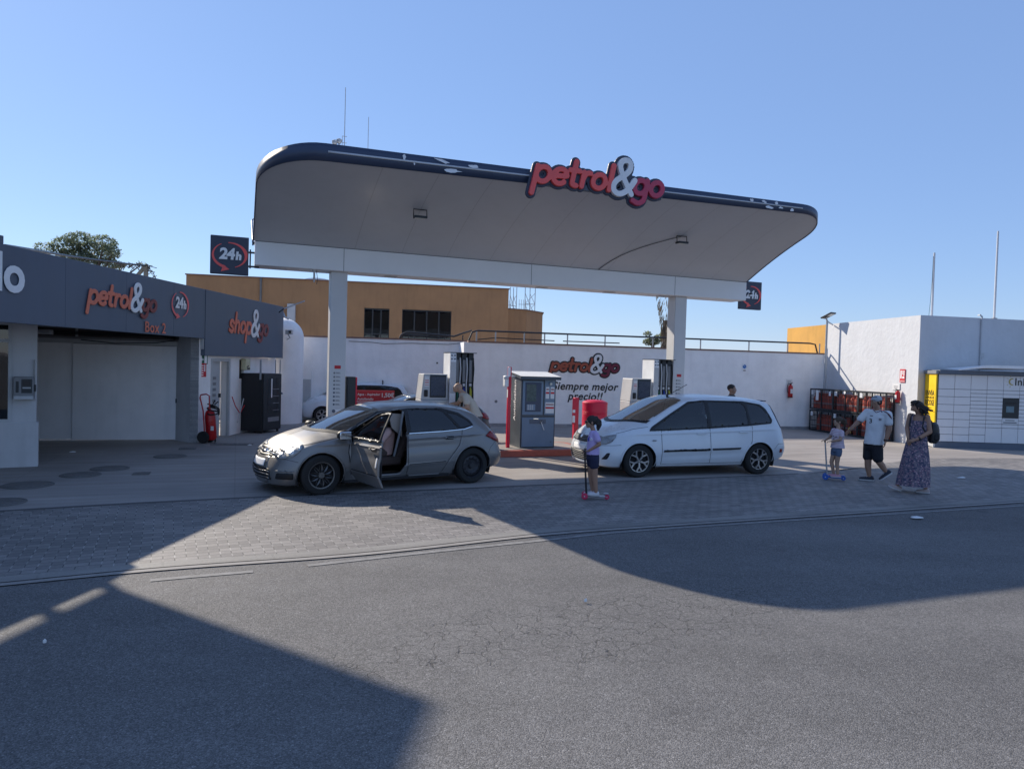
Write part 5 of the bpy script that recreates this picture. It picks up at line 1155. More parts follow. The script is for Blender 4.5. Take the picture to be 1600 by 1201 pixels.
MT['leaf'] = leafmat('leaf', (.20, .23, .18)); MT['leaf2'] = leafmat('leaf_olive', (.20, .21, .14))
D = 40; c0 = ap(135, 400, D)
tr = root('broad_tree', 'broad dark green tree behind the fascia at left', 'tree', (c0.x, D, 0)); k = D/1110
bl = []; rr0 = random.Random(3)
for px, py, rx, ry in ((78, 392, 18, 14), (100, 384, 26, 20), (128, 376, 28, 16), (112, 400, 30, 18), (150, 394, 32, 22), (176, 384, 24, 16), (190, 398, 18, 12), (160, 412, 24, 14), (185, 415, 20, 9), (140, 410, 26, 14), (205, 408, 10, 4), (172, 424, 16, 8)):
    q = ap(px, py, D); bl.append((q.x-c0.x, rr0.uniform(-1, 1), q.z, rx*k*.85, rx*k*.8, ry*k*.8))
leaf_crown('crown', bl, 6500, .12, MT['leaf'], tr, 2)
m = MB(); m.tube([(0.2, 0, 0), (.3, 0, 2.5), (.2, 0, 4.5), (.1, 0, 6)], [.35, .3, .25, .2], 10)
for b in bl: m.tube([(.15, 0, 4.2), (b[0]*.5+.1, b[1]*.5, (4.8+b[2])/2), (b[0], b[1], b[2]-.1)], [.14, .08, .03], 6)
m.build('trunk', MT['bark'], tr)
D = 26; q = ap(222, 430, D); o = root('roof_frame', 'old timber frame with dry twigs above the fascia, right of the tree', 'frame', (q.x, D, 0))
a, b, c = ap(228, 414, D), ap(229, 445, D), ap(210, 436, D)
m = MB(); 
m.bar((a.x-q.x, 0, a.z), (b.x-q.x, 0, 2.5), .12); m.bar((a.x-q.x, 0, a.z-.02), (c.x-q.x, 0, c.z), .1); m.build('timber', MT['wood'], o)
m = MB(); r_ = random.Random(5)
for k_ in range(60):
    p = Vector((a.x-q.x+r_.uniform(-.9, .1), r_.uniform(-.1, .1), a.z+r_.uniform(-.05, .02))); m.tube([p, p+Vector((r_.uniform(-.3, .3), 0, r_.uniform(-.25, .1)))], .012, 4)
for k_ in range(40):
    p = Vector((a.x-q.x+r_.uniform(0, .1)+k_*.012, 0, a.z-.02*k_)); m.tube([p, p+Vector((r_.uniform(-.15, .15), 0, r_.uniform(-.15, .1)))], .012, 4)
o2 = m.build('dry_twigs', MT['bark'], o)
# cable over the roof
pts = [ap(8, 384, 11), ap(60, 392, 14), ap(120, 402, 18), ap(190, 411, 23), ap(228, 415, 26)]
o = MB().tube(smoothpath(pts, 5), .03, 6).build('overhead_cable', MT['darkmetal'], None); tag(o, 'dark overhead cable running along the top of the left fascia', 'cable')
# palm behind the right column
D = 34; q = ap(1043, 540, D); o = root('palm_tree', 'palm trunk with dry skirt half hidden behind the right canopy column', 'palm', (q.x, D, 0)); zt = ap(1043, 468, D).z
m = MB(); prof = [(.26, 0), (.26, zt-1.0)]; m.lathe(prof, n=12); m.build('trunk', MT['bark'], o)
m = MB(); r_ = random.Random(9)
for k_ in range(700):
    a = r_.uniform(0, 6.28); z = r_.uniform(2.3, zt+1.2); rad = .24+max(0, (z-(zt-1.3)))*.17; s_ = r_.uniform(.15, .4); c = Vector((math.cos(a)*rad, math.sin(a)*rad, z)); m.add([c, c+Vector((math.cos(a)*.08, math.sin(a)*.08, -s_)), c+Vector((math.cos(a+.3)*.1, math.sin(a+.3)*.1, -s_*.7))], [(0, 1, 2)])
m.build('dry_fronds', MT['wood'], o, smooth=0)
m = MB()
for k_ in range(26):
    a = k_*2.4; rd = .7; pts = [Vector((math.cos(a)*rd*t_, math.sin(a)*rd*t_, zt+1.3+1.4*t_-1.9*t_*t_)) for t_ in (0, .3, .6, 1)]
    for i in range(3):
        s_ = Vector((-math.sin(a), math.cos(a), 0))*.18*(1-i*.3); s2 = s_*(.6 if i < 2 else .1); m.quad(pts[i]-s_, pts[i]+s_, pts[i+1]+s2, pts[i+1]-s2)
m.build('fronds', MT['leaf'], o, smooth=0)
D = 42; q = ap(1020, 540, D); o = root('small_tree', 'small sparse tree top above the white wall left of the right column', 'tree', (q.x, D, 0)); bl = []
for px, py, rx, ry in ((1012, 522, 7, 5), (1030, 528, 10, 6), (1018, 534, 14, 6), (1036, 522, 5, 4)): p = ap(px, py, D); kk = D/1110; bl.append((p.x-q.x, 0, p.z, rx*kk, rx*kk, ry*kk))
leaf_crown('crown', bl, 1100, .10, MT['leaf2'], o, 5); m = MB(); m.cyl((0, 0, 0), (0, 0, 3.6), .1, n=8); m.build('trunk', MT['bark'], o)
# ================= CARS =================
from mathutils.geometry import delaunay_2d_cdt
def inpoly(x, z, poly):
    P = np.array(poly); inside = np.zeros(x.shape, bool); n = len(P)
    for i in range(n):
        x0, y0 = P[i]; x1, y1 = P[(i+1) % n]
        if y0 == y1: continue
        c = ((y0 > z) != (y1 > z)) & (x < (x1-x0)*(z-y0)/(y1-y0)+x0); inside ^= c
    return inside
def nearest(x, z, poly):
    P = np.array(poly); n = len(P); bd = np.full(x.shape, 9.); bx = x.copy(); bz = z.copy()
    for i in range(n):
        a = P[i]; b = P[(i+1) % n]; d = b-a; L = d@d
        if L < 1e-9: continue
        t = np.clip(((x-a[0])*d[0]+(z-a[1])*d[1])/L, 0, 1); qx = a[0]+t*d[0]; qz = a[1]+t*d[1]; D = np.hypot(x-qx, z-qz); m = D < bd
        bd[m] = D[m]; bx[m] = qx[m]; bz[m] = qz[m]
    return bd, bx, bz
def rounded(poly, r, n=5):
    """round the corners of a polygon"""
    out = []; N = len(poly)
    for i in range(N):
        p = Vector(poly[i]); a = Vector(poly[i-1]); b = Vector(poly[(i+1) % N]); u = (a-p); v = (b-p); rr = min(r, u.length*.45, v.length*.45)
        s = p+u.normalized()*rr; e = p+v.normalized()*rr
        for k in range(n+1): t = k/n; q = s*(1-t)**2+p*2*t*(1-t)+e*t*t; out.append((q.x, q.y))
    return out
def grow(poly, d):
    N = len(poly); A = sum(poly[i][0]*poly[(i+1) % N][1]-poly[(i+1) % N][0]*poly[i][1] for i in range(N)); sg = 1 if A > 0 else -1; out = []
    for i in range(N):
        a = Vector(poly[i-1]); b = Vector(poly[(i+1) % N]); t = (b-a); n = Vector((t.y, -t.x)).normalized()*sg*d if t.length > 1e-9 else Vector((0, 0)); out.append((poly[i][0]+n.x, poly[i][1]+n.y))
    return out
def curve(pts, xs, sm=.05):
    P = np.array(pts); f = np.linspace(P[0, 0]-.5, P[-1, 0]+.5, 1500); y = np.interp(f, P[:, 0], P[:, 1]); dx = f[1]-f[0]
    k = np.arange(-60, 61)*dx; g = np.exp(-k*k/(2*sm*sm)); g /= g.sum(); y = np.convolve(np.pad(y, 60, mode='edge'), g, 'valid'); return np.interp(xs, f, y)
class Car:
    def __init__(s, name, label, loc, rz, C):
        s.C = C; s.root = root(name, label, 'car', loc, rz); s.shape(); s.split()
    def shape(s):
        C = s.C; xf, xr = C['xf'], C['xr']; n = C.get('n', 230)
        u = np.linspace(0, 1, n); u = u+.0*u
        core = np.linspace(xf+.25, xr-.25, n-60); k = np.linspace(0, 1, 31)[:-1]
        xs = np.concatenate([xf+.25*(k**1.8), core, xr-.25*(np.linspace(1, 0, 31)[1:]**1.8)])
        zl, zb, ze, zt = [curve(C[q], xs, C.get('sm', .045)) for q in ('zlo', 'zbelt', 'zedge', 'ztop')]
        wl, wm, wb, we_ = [curve(C[q], xs, .06) for q in ('wlow', 'wmax', 'wbelt', 'wedge')]
        ze = np.minimum(ze, zt-.004); zb = np.minimum(zb, ze-.015)
        def endf(d, ln, f0): 
            q = np.clip(d/ln, 0, 1); return f0+(1-f0)*(1-(1-q)**2.4)**(1/2.4)
        ef = endf(xs-xf, C.get('fl', .55), C.get('f0', .5))*endf(xr-xs, C.get('rl', .40), C.get('r0', .62))
        NA, NB, NC_ = C.get('NA', 46), C.get('NB', 34), C.get('NC', 26)
        rowsY, rowsZ = [], []
        for i in range(NA):
            t = i/NA; z = zl+(zb-zl)*t; a = np.clip(t/.42, 0, 1); y = wl+(wm-wl)*np.sin(a*math.pi/2)
            if t > .42: y = wm-(wm-wb)*((t-.42)/.58)**1.7
            if t < .06: y = y-.05*(1-t/.06)**2
            for (zc, amp, wd, x0, x1) in C.get('crease', ()):
                zz = zc+C.get('cslope', .03)*xs; m = 1/(1+np.exp(-(xs-x0)/.12))*1/(1+np.exp((xs-x1)/.12)); y = y+amp*np.exp(-((z-zz)/wd)**2)*m
            rowsY.append(y*ef); rowsZ.append(z)
        for i in range(NB):
            t = i/NB; z = zb+(ze-zb)*t; y = wb-(wb-we_)*(t**1.25); rowsY.append(y*ef); rowsZ.append(z)
        for i in range(NC_+1):
            t = i/NC_; q = 1-t**1.0; yy = we_*q; rd = .035*np.clip((1-q)/.10, 0, 1)
            z = zt-(zt-ze)*(q**C.get('crown', 2.6)); rowsY.append(yy*ef); rowsZ.append(z)
        Y = np.array(rowsY).T; Z = np.array(rowsZ).T                   # stations x rows
        # soften the kink at the roof edge
        for _ in range(3):
            j0 = NA+NB
            for A in (Y, Z): A[:, j0-2:j0+3] = .25*A[:, j0-3:j0+2]+.5*A[:, j0-2:j0+3]+.25*A[:, j0-1:j0+4]
        X = np.repeat(xs[:, None], Y.shape[1], 1)
        fs = curve(C['nose'], Z.ravel(), .03).reshape(Z.shape); rs = curve(C['tail'], Z.ravel(), .03).reshape(Z.shape)
        X = X+fs*np.clip(1-(X-xf)/.45, 0, 1)**2-rs*np.clip(1-(xr-X)/.35, 0, 1)**2
        s.X, s.Y, s.Z, s.NA, s.NB, s.NCC = X, Y, Z, NA, NB, NC_
    def split(s):
        C = s.C; X, Y, Z = s.X.copy(), s.Y.copy(), s.Z.copy(); ns, nv = X.shape; j0 = s.NA+s.NB
        side = np.zeros_like(X, bool); side[:, :j0+1] = True
        # snap side vertices on to the outlines
        gx_ = np.gradient(X, axis=0); gyx = np.gradient(Y, axis=0)/np.where(np.abs(gx_) < 1e-5, 1e-5, gx_)
        gz_ = np.gradient(Z, axis=1); gyz = np.gradient(Y, axis=1)/np.where(np.abs(gz_) < 1e-5, 1e-5, gz_)
        gyz = np.clip(gyz, -1.5, 1.5); gyx = np.clip(gyx, -1.5, 1.5)
        for nm, poly in C['side']+[('snap', p_) for p_ in C.get('snap', ())]:
            if nm.endswith('window'): continue
            d, bx, bz = nearest(X, Z, poly); m = (d < .0125) & side
            dx, dz = bx-X, bz-Z; Y[m] += (gyz*dz+gyx*dx)[m]; X[m] = bx[m]; Z[m] = bz[m]
        top = ~side; top[:, j0:] = True
        for nm, poly in C['top']:
            d, bx, by = nearest(X, Y, poly); m = (d < .011) & top & ~side
            dx, dy = bx-X, by-Y
            X[m] = bx[m]; Y[m] = by[m]
        cx = (X[:-1, :-1]+X[1:, :-1]+X[1:, 1:]+X[:-1, 1:])/4; cz = (Z[:-1, :-1]+Z[1:, :-1]+Z[1:, 1:]+Z[:-1, 1:])/4; cy = (Y[:-1, :-1]+Y[1:, :-1]+Y[1:, 1:]+Y[:-1, 1:])/4
        lab = np.zeros(cx.shape, int); names = ['body']; jj = np.arange(cx.shape[1])[None, :].repeat(cx.shape[0], 0); sd = jj < j0
        for nm, poly in C['side']:
            m = inpoly(cx, cz, grow(poly, .013) if nm.endswith('window') else poly) & sd
            if nm == 'cut': lab[m] = -1; continue
            if nm not in names: names.append(nm)
            lab[m & (lab >= 0)] = names.index(nm)
        for nm, poly in C['top']:
            if nm not in names: names.append(nm)
            m = inpoly(cx, cy, poly) & ~sd; lab[m] = names.index(nm)
        s.names = names; s.parts = {}
        V = np.stack([X, Y, Z], -1).reshape(-1, 3)
        ii, jx = np.meshgrid(np.arange(ns-1), np.arange(nv-1), indexing='ij')
        q = np.stack([ii*nv+jx, (ii+1)*nv+jx, (ii+1)*nv+jx+1, ii*nv+jx+1], -1)
        allv = []; allf = []
        for side_ in (-1, 1):
            W_ = V.copy(); W_[:, 1] *= side_
            for k, nm in enumerate(names):
                f = q[lab == k]
                if len(f) == 0: continue
                used, inv = np.unique(f.ravel(), return_inverse=True); f2 = inv.reshape(-1, 4)
                f2 = f2 if side_ < 0 else f2[:, ::-1]
                s.parts[(nm, side_)] = (W_[used], f2)
            fb = q.reshape(-1, 4); b = len(V)*(0 if side_ < 0 else 1); fb = fb+b; allf.append(fb if side_ < 0 else fb[:, ::-1]); allv.append(W_)
        # front and rear end caps
        caps = {}
        for nm, i in (('front_bumper', 0), ('rear_bumper', ns-1)):
            m = 24; ys, zs, x_ = Y[i], Z[i], X[i]; js = list(range(0, nv, 2)); js = js if js[-1] == nv-1 else js+[nv-1]; vv = []
            for j in js:
                for k in range(m+1): t = 2*k/m-1; vv.append((x_[j]-(1-t*t)*(.05 if i == 0 else -.02), ys[j]*t, zs[j]+(zs[-1]-zs[j])*0))
            vv = np.array(vv); ff = []
            for a in range(len(js)-1):
                for k in range(m): f = (a*(m+1)+k, a*(m+1)+k+1, (a+1)*(m+1)+k+1, (a+1)*(m+1)+k); ff.append(f[::-1] if i == 0 else f)
            caps[nm] = (vv, np.array(ff)); b = sum(len(a) for a in allv); allf.append(np.array(ff)+b); allv.append(vv)
        AV = np.concatenate(allv); AF = np.concatenate(allf)
        s.bvh = BVHTree.FromPolygons([tuple(p) for p in AV], [tuple(int(k) for k in f) for f in AF])
        cap_v, cap_f = [], []
        s.caps = caps
    def mk(s, name, V, F, mat, parent, sharp=40, solid=0, flip=False):
        me = bpy.data.meshes.new(name); F = np.asarray(F)
        if flip: F = F[:, ::-1]
        me.from_pydata([tuple(p) for p in V], [], [tuple(int(k) for k in f) for f in F]); me.validate(); me.materials.append(mat)
        me.polygons.foreach_set('use_smooth', [True]*len(me.polygons)); me.set_sharp_from_angle(angle=R(sharp))
        o = bpy.data.objects.new(name, me); link(o, parent)
        if solid: m = o.modifiers.new('s', 'SOLIDIFY'); m.thickness = solid; m.offset = -1; m.use_even_offset = False
        return o
    def patch(s, name, outline, mat, axis='y', side=-1, off=.004, thick=.006, parent=None, r=0, step=.03, both=False, holes=(), keep=None, extra=()):
        """a piece that follows the bodywork: outline in (x,z) seen from the side or (y,z) seen from the front/rear"""
        if r: outline = rounded(outline, r)
        P = []; ED_ = []
        for loop in (outline, *holes):
            N = len(loop); s0 = len(P)
            for i in range(N):
                a, b = Vector(loop[i]), Vector(loop[(i+1) % N]); k = max(1, int((b-a).length/step))
                for t in range(k): P.append(a+(b-a)*t/k)
            ED_ += [(j, j+1) for j in range(s0, len(P)-1)]+[(len(P)-1, s0)]
        nb = len(P)
        for loop in extra:
            s0 = len(P); N = len(loop)
            for i in range(N):
                a, b = Vector(loop[i]), Vector(loop[(i+1) % N]); k = max(1, int((b-a).length/step))
                for t in range(k): P.append(a+(b-a)*t/k)
            ED_ += [(j, j+1) for j in range(s0, len(P)-1)]+[(len(P)-1, s0)]
        xs = [p.x for p in P]; zs = [p.y for p in P]
        gx = np.arange(min(xs)+step/2, max(xs), step); gz = np.arange(min(zs)+step/2, max(zs), step)
        if len(gx) and len(gz):
            GX, GZ = np.meshgrid(gx, gz); GX = GX.ravel(); GZ = GZ.ravel(); m = inpoly(GX, GZ, outline)
            for lp_ in (outline, *holes, *extra): d, _, _ = nearest(GX, GZ, lp_); m &= d > step*.35
            P += [Vector((a, b)) for a, b in zip(GX[m], GZ[m])]
        vo, _, fo, *_ = delaunay_2d_cdt(P, ED_, [], 0, 1e-6)
        fc = np.array([[sum(vo[j][c] for j in f)/3 for c in (0, 1)] for f in fo]); ok_ = inpoly(fc[:, 0], fc[:, 1], outline)
        for lp_ in holes: ok_ &= ~inpoly(fc[:, 0], fc[:, 1], lp_)
        if keep is not None: ok_ &= keep(fc[:, 0], fc[:, 1])
        fo = [f for f, o_ in zip(fo, ok_) if o_]
        V = []
        for p in vo:
            if axis == 'y': o_ = Vector((p.x, side*3, p.y)); d = Vector((0, -side, 0))
            elif axis == 'f': o_ = Vector((-4, p.x, p.y)); d = Vector((1, 0, 0))
            else: o_ = Vector((6, p.x, p.y)); d = Vector((-1, 0, 0))
            h = s.bvh.ray_cast(o_, d)
            if h[0] is None: h = s.bvh.find_nearest(o_+d*(3-.85 if axis == 'y' else 3))
            n_ = h[1] if h[1].dot(d) < 0 else -h[1]; V.append(h[0]+n_*off)
        F = [tuple(f) for f in fo]
        if F:
            nn = Vector((0, 0, 0))
            for f in F: a, b, c = [V[k] for k in f[:3]]; nn += (b-a).cross(c-a)
            if nn.dot(d) > 0: F = [f[::-1] for f in F]
        me = bpy.data.meshes.new(name); me.from_pydata([tuple(v) for v in V], [], F); me.materials.append(mat)
        me.polygons.foreach_set('use_smooth', [True]*len(me.polygons))
        ob = bpy.data.objects.new(name, me); link(ob, parent or s.root)
        if thick: m = ob.modifiers.new('s', 'SOLIDIFY'); m.thickness = thick; m.offset = 1
        if both: s.patch(name, outline, mat, axis, -side, off, thick, parent, 0, step, False, holes, None)
        return ob
    def line(s, name, pts, w, mat, side=-1, off=.001, parent=None):
        """a thin seam or moulding on the side of the car"""
        P = []; 
        for i in range(len(pts)-1):
            a, b = Vector(pts[i]), Vector(pts[i+1]); k = max(1, int((b-a).length/.03))
            for t in range(k): P.append(a+(b-a)*t/k)
        P.append(Vector(pts[-1])); V = []
        for i, p in enumerate(P):
            d = (P[min(i+1, len(P)-1)]-P[max(i-1, 0)]).normalized(); n = Vector((-d.y, d.x))
            for q in (-w/2, w/2):
                c = p+n*q; h = s.bvh.ray_cast(Vector((c.x, side*3, c.y)), Vector((0, -side, 0)))
                if h[0] is None: h = s.bvh.find_nearest(Vector((c.x, side*.9, c.y)))
                nn = h[1] if h[1].y*side > 0 else -h[1]; V.append(h[0]+nn*off)
        F = [(2*i, 2*i+1, 2*i+3, 2*i+2) for i in range(len(P)-1)]
        me = bpy.data.meshes.new(name); me.from_pydata([tuple(v) for v in V], [], F); me.materials.append(mat); o = bpy.data.objects.new(name, me); link(o, parent or s.root)
        return o
def wheel(parent, x, y, r, w, kind, mats, name='wheel', side=-1, rot=.2):
    """axle along y; the outer face looks to side"""
    e = bpy.data.objects.new(name, None); e.empty_display_size = .1; link(e, parent); e.location = (x, y, r); e.rotation_euler = (0, rot, 0)
    o = side; rr = r*.68
    pr = [(rr, -w/2), (rr*1.06, -w/2-.002), (r*.9, -w/2+.002), (r*.985, -w/2+.025), (r, -w/2+.055), (r, w/2-.055), (r*.985, w/2-.025), (r*.9, w/2-.002), (rr*1.06, w/2+.002), (rr, w/2)]
    MB().lathe(pr, axis=(0, 1, 0), n=48).build('tyre', MT['rubber'], e)
    MB().lathe([(rr*1.0, -w/2+.004), (rr*.94, -w/2+.03), (rr*.90, 0), (rr*.94, w/2-.03), (rr*1.0, w/2-.004)], axis=(0, 1, 0), n=48).build('rim', mats[0], e)
    f = o*(w/2-.012); b = o*(w/2-.075)
    MB().lathe([(.001, b), (rr*.93, b)], axis=(0, 1, 0), n=32).build('brake', MT['dim'], e)
    mb = MB()
    if kind == 'leaf':
        for k in range(10):
            a = 2*math.pi*k/10
            for q, (r0_, r1_, sp_, cc) in enumerate(((.16, .95, .095, 0),)):
                pts = []
                for t in range(9):
                    u = t/8; rad = rr*(r0_+(r1_-r0_)*u); wd = rr*(.045+.20*math.sin(math.pi*min(1, u*1.02))**1.2)*.55; pts.append((rad, wd))
                for sg_ in (-1, 1):
                    A = [(rad*math.cos(a+sg_*wd/rad*1.0), rad*math.sin(a+sg_*wd/rad*1.0)) for rad, wd in pts]; B = [(rad*math.cos(a+sg_*wd/rad*.35), rad*math.sin(a+sg_*wd/rad*.35)) for rad, wd in pts]
                    vs = [(p[0], f, p[1]) for p in A]+[(p[0], f-o*.015, p[1]) for p in B]; n = len(A); mb.add(vs, [(i, i+1, n+i+1, n+i) for i in range(n-1)])
        mb.lathe([(.001, f), (rr*.22, f), (rr*.24, f-o*.02)], axis=(0, 1, 0), n=20); mb.build('hubcap', mats[1], e)
        MB().lathe([(rr*.90, f-o*.002), (rr*.99, f+o*.002), (rr*1.0, f-o*.01)], axis=(0, 1, 0), n=48).build('hubcap_rim', mats[1], e)
    elif kind == 'steel':
        mb.lathe([(.001, f-o*.03), (rr*.22, f-o*.03), (rr*.28, f-o*.055), (rr*.45, f-o*.05), (rr*.62, f-o*.02), (rr*.80, f-o*.03), (rr*.93, f-o*.06)], axis=(0, 1, 0), n=40); mb.build('steel_disc', mats[0], e)
        for k in range(12): a = 2*math.pi*k/12; c = (math.cos(a)*rr*.68, f-o*.017, math.sin(a)*rr*.68); MB().lathe([(.001, 0), (rr*.06, 0), (rr*.06, .004)], c, (0, o, 0), 10).build('vent_hole', MT['black'], e)
        MB().lathe([(.001, f-o*.02), (rr*.17, f-o*.02), (rr*.2, f-o*.035)], axis=(0, 1, 0), n=20).build('hub_cap', mats[1], e)
    else:
        for k in range(5):
            a = 2*math.pi*k/5
            c = Vector((math.cos(a)*rr*.12, f-o*.01, math.sin(a)*rr*.12)); m_ = Vector((math.cos(a)*rr*.50, f-o*.005, math.sin(a)*rr*.50)); mb.bar(c, m_, rr*.17, .03)
            for q in (-.30, .30): e_ = Vector((math.cos(a+q)*rr*.95, f-o*.0, math.sin(a+q)*rr*.95)); mb.bar(m_, e_, rr*.11, .028)
        mb.lathe([(.001, f+o*.005), (rr*.17, f+o*.003), (rr*.22, f-o*.02)], axis=(0, 1, 0), n=20); mb.build('spokes', mats[1], e)
        MB().lathe([(rr*.89, f-o*.03), (rr*.93, f), (rr*1.0, f+o*.002), (rr*1.0, f-o*.01)], axis=(0, 1, 0), n=48).build('rim_lip', mats[1], e)
        h = MB()
        for k in range(5): a = 2*math.pi*k/5+.3; h.lathe([(.001, f+o*.008), (.012, f+o*.008), (.012, f)], (math.cos(a)*rr*.13, 0, math.sin(a)*rr*.13), (0, 1, 0), 8)
        h.build('wheel_nuts', MT['darkmetal'], e)
    return e
def carpaint(name, col, metal=.0, rough=.35, flake=0):
    m = M(name, col, rough, metal, var=.05, vs=1.2, coat=.6, dirt=.08); m.node_tree.nodes['Principled BSDF'].inputs['Coat Roughness'].default_value = .14; return m
def ellipse(cx, cz, r, a0=0, a1=360, n=40): return [(cx+r*math.cos(R(a0+(a1-a0)*k/n)), cz+r*math.sin(R(a0+(a1-a0)*k/n))) for k in range(n)]
def archpoly(cx, cz, r): return ellipse(cx, cz, r, 0, 360, 56)
CSP = {}
# ---------- white people carrier ----------
gA, gB = gp(998, 746), gp(1185, 741); ge_ = (gB-gA).normalized(); wang = math.atan2(ge_.y, ge_.x); WHW = .88
wn = Vector((-ge_.y, ge_.x, 0))
WPAINT = carpaint('paint_white', (.66, .69, .72), 0, .28); GPAINT = carpaint('paint_warm_grey', (.225, .218, .212), .55, .44)
fwin = rounded([(.28, .885), (.70, 1.15), (1.11, 1.365), (1.30, 1.395), (1.455, 1.405), (1.46, .935), (.9, .905)], .035)
rwin = rounded([(1.545, .94), (1.54, 1.405), (2.28, 1.395), (2.37, 1.32), (2.375, .985)], .035)
qwin = rounded([(2.44, .995), (2.43, 1.385), (2.70, 1.345), (2.80, 1.28), (2.93, 1.10), (2.93, 1.025)], .035)
trim = rounded([(.20, .855), (.26, .93), (.70, 1.19), (1.09, 1.40), (1.43, 1.435), (2.34, 1.425), (2.76, 1.365), (2.87, 1.28), (2.985, 1.06), (2.94, .995), (2.4, .955), (1.31, .895)], .03)
C = dict(xf=-.78, xr=3.36, f0=.42, fl=.70, r0=.72, rl=.34,
    zlo=[(-.95, .22), (-.5, .17), (2.3, .17), (3.0, .22), (3.3, .30)],
    zbelt=[(-.95, .55), (-.6, .66), (-.2, .78), (.23, .855), (1.3, .905), (2.4, .965), (2.95, .99), (3.3, .88)],
    zedge=[(-.9, .60), (-.77, .67), (-.66, .75), (-.40, .85), (-.05, .90), (.15, .93), (.38, 1.08), (.70, 1.27), (.95, 1.38), (1.3, 1.45), (2.03, 1.475), (2.7, 1.435), (2.99, 1.38), (3.15, 1.17), (3.32, .90)],
    ztop=[(-.9, .64), (-.77, .73), (-.71, .80), (-.56, .875), (-.35, .94), (-.2, .985), (.25, 1.19), (.76, 1.43), (1.04, 1.50), (1.79, 1.53), (2.6, 1.495), (3.02, 1.44), (3.16, 1.22), (3.33, .92)],
    wlow=[(-.9, .80), (3.3, .80)], wmax=[(-.9, .88), (0, .905), (2, .905), (3.3, .89)], wbelt=[(-.9, .80), (-.2, .84), (.4, .86), (2.4, .86), (3.3, .80)],
    wedge=[(-.9, .68), (-.4, .73), (0, .775), (.3, .785), (.9, .71), (1.3, .68), (2.6, .66), (3.0, .66), (3.3, .68)],
    nose=[(.1, .03), (.35, .0), (.5, .0), (.62, .04), (.75, .10), (.9, .2)], tail=[(.1, .06), (.4, .0), (.55, .0), (.62, .03), (.9, .06), (1.4, .12)],
    crease=((.80, .010, .02, -.2, 3.1), (.36, -.014, .05, .5, 2.2)), cslope=.03,
    side=[('cut', archpoly(0, .29, .362)), ('cut', archpoly(2.64, .29, .362)),
          ('front_door', [(.45, .86), (.47, .235), (1.53, .235), (1.50, .90), (1.31, .895), (.6, .865)]), ('rear_door', [(1.53, .235), (1.50, .90), (2.47, .965), (2.46, .66), (2.40, .53), (2.30, .40), (2.24, .235)]),
          ('front_window', fwin), ('rear_window', rwin), ('quarter_window', qwin)], trim=trim,
    top=[('windscreen', [(-.16+.40*(k/10)**2, k/10*.70) for k in range(11)]+[(.55, .70), (.88, .655), (1.02, .60), (.98, .3), (.965, 0)]), ('tailgate_glass', [(3.04, 0), (3.04, .56), (3.20, .54), (3.22, 0)])])
for k in range(len(C['top'][0][1])):
    pass
wc_ = Car('white_car', 'white people carrier with dark windows standing at the right pump', gA+wn*WHW, wang, C)
def finish(car, paint, glassnames, opening=None):
    rt = car.root; bodyV, bodyF = [], []
    for sd in (-1, 1):
        V, F = car.parts[('body', sd)]
        if opening is not None and sd < 0:
            c_ = V[F].mean(1); F = F[~(inpoly(c_[:, 0], c_[:, 2], opening) & (c_[:, 1] < -.55))]
        b = sum(len(v) for v in bodyV); bodyV.append(V); bodyF.append(F+b)
    for nm in ('front_bumper', 'rear_bumper'):
        V, F = car.caps[nm]; b = sum(len(v) for v in bodyV); bodyV.append(V); bodyF.append(np.array(F)+b)
    body = car.mk('body', np.concatenate(bodyV), np.concatenate(bodyF), paint, rt, 35, solid=.018)
    doors = {}; S_ = dict((k, v) for k, v in car.C['side'] if k != 'cut'); wins = [k for k in ('front_window', 'rear_window', 'quarter_window') if k in S_]
    for sd in (-1, 1):
        for nm in ('front_door', 'rear_door'):
            if (nm, sd) in car.parts and not (opening is not None and sd < 0 and nm == 'front_door'):
                V, F = car.parts[(nm, sd)]; doors[(nm, sd)] = car.mk(nm, V, F, paint, rt, 35, solid=.02)
        kp = None
        if opening is not None and sd < 0: kp = lambda x, z: ~inpoly(x, z, opening)
        car.patch('window_surround', car.C['trim'], MT['black'], side=sd, off=.0035, thick=.003, parent=rt, step=.022, holes=[S_[w] for w in wins], keep=kp, extra=() if kp is None else (opening,))
        for w in wins:
            if opening is not None and sd < 0 and w == 'front_window': continue
            par = doors.get((w.replace('window', 'door'), sd), rt)
            car.patch(w, S_[w], glassnames[w], side=sd, off=.001, thick=0, parent=par, step=.03)
    for nm in ('windscreen', 'tailgate_glass'):
        VV, FF = [], []
        for sd in (-1, 1):
            if (nm, sd) in car.parts: V, F = car.parts[(nm, sd)]; FF.append(F+sum(len(v) for v in VV)); VV.append(V)
        if VV: car.mk(nm, np.concatenate(VV), np.concatenate(FF), glassnames[nm], rt, 60)
    for nm, poly in car.C['side']:
        if nm != 'cut': continue
        cx = sum(p[0] for p in poly)/len(poly); r_ = max(p[0] for p in poly)-cx
        k1, k2 = ellipse(cx, .285, r_+.016, -8, 188, 60), ellipse(cx, .285, r_-.012, 188, -8, 60)
        for sd in (-1, 1): car.patch('wheel_arch', k1+k2, paint, side=sd, off=.003, thick=.004, parent=rt, step=.02)
    return body, doors
WSG = glass_mat('windscreen_glass', (.30, .34, .36)); WSG.node_tree.nodes['Fresnel'].inputs[0].default_value = 4.2
SG = glass_mat('side_glass', (.07, .085, .10)); PG = glass_mat('privacy_glass', (.015, .018, .022))
wb_, wd_ = finish(wc_, WPAINT, dict(windscreen=WSG, tailgate_glass=PG, front_window=SG, rear_window=PG, quarter_window=PG))
rt = wc_.root
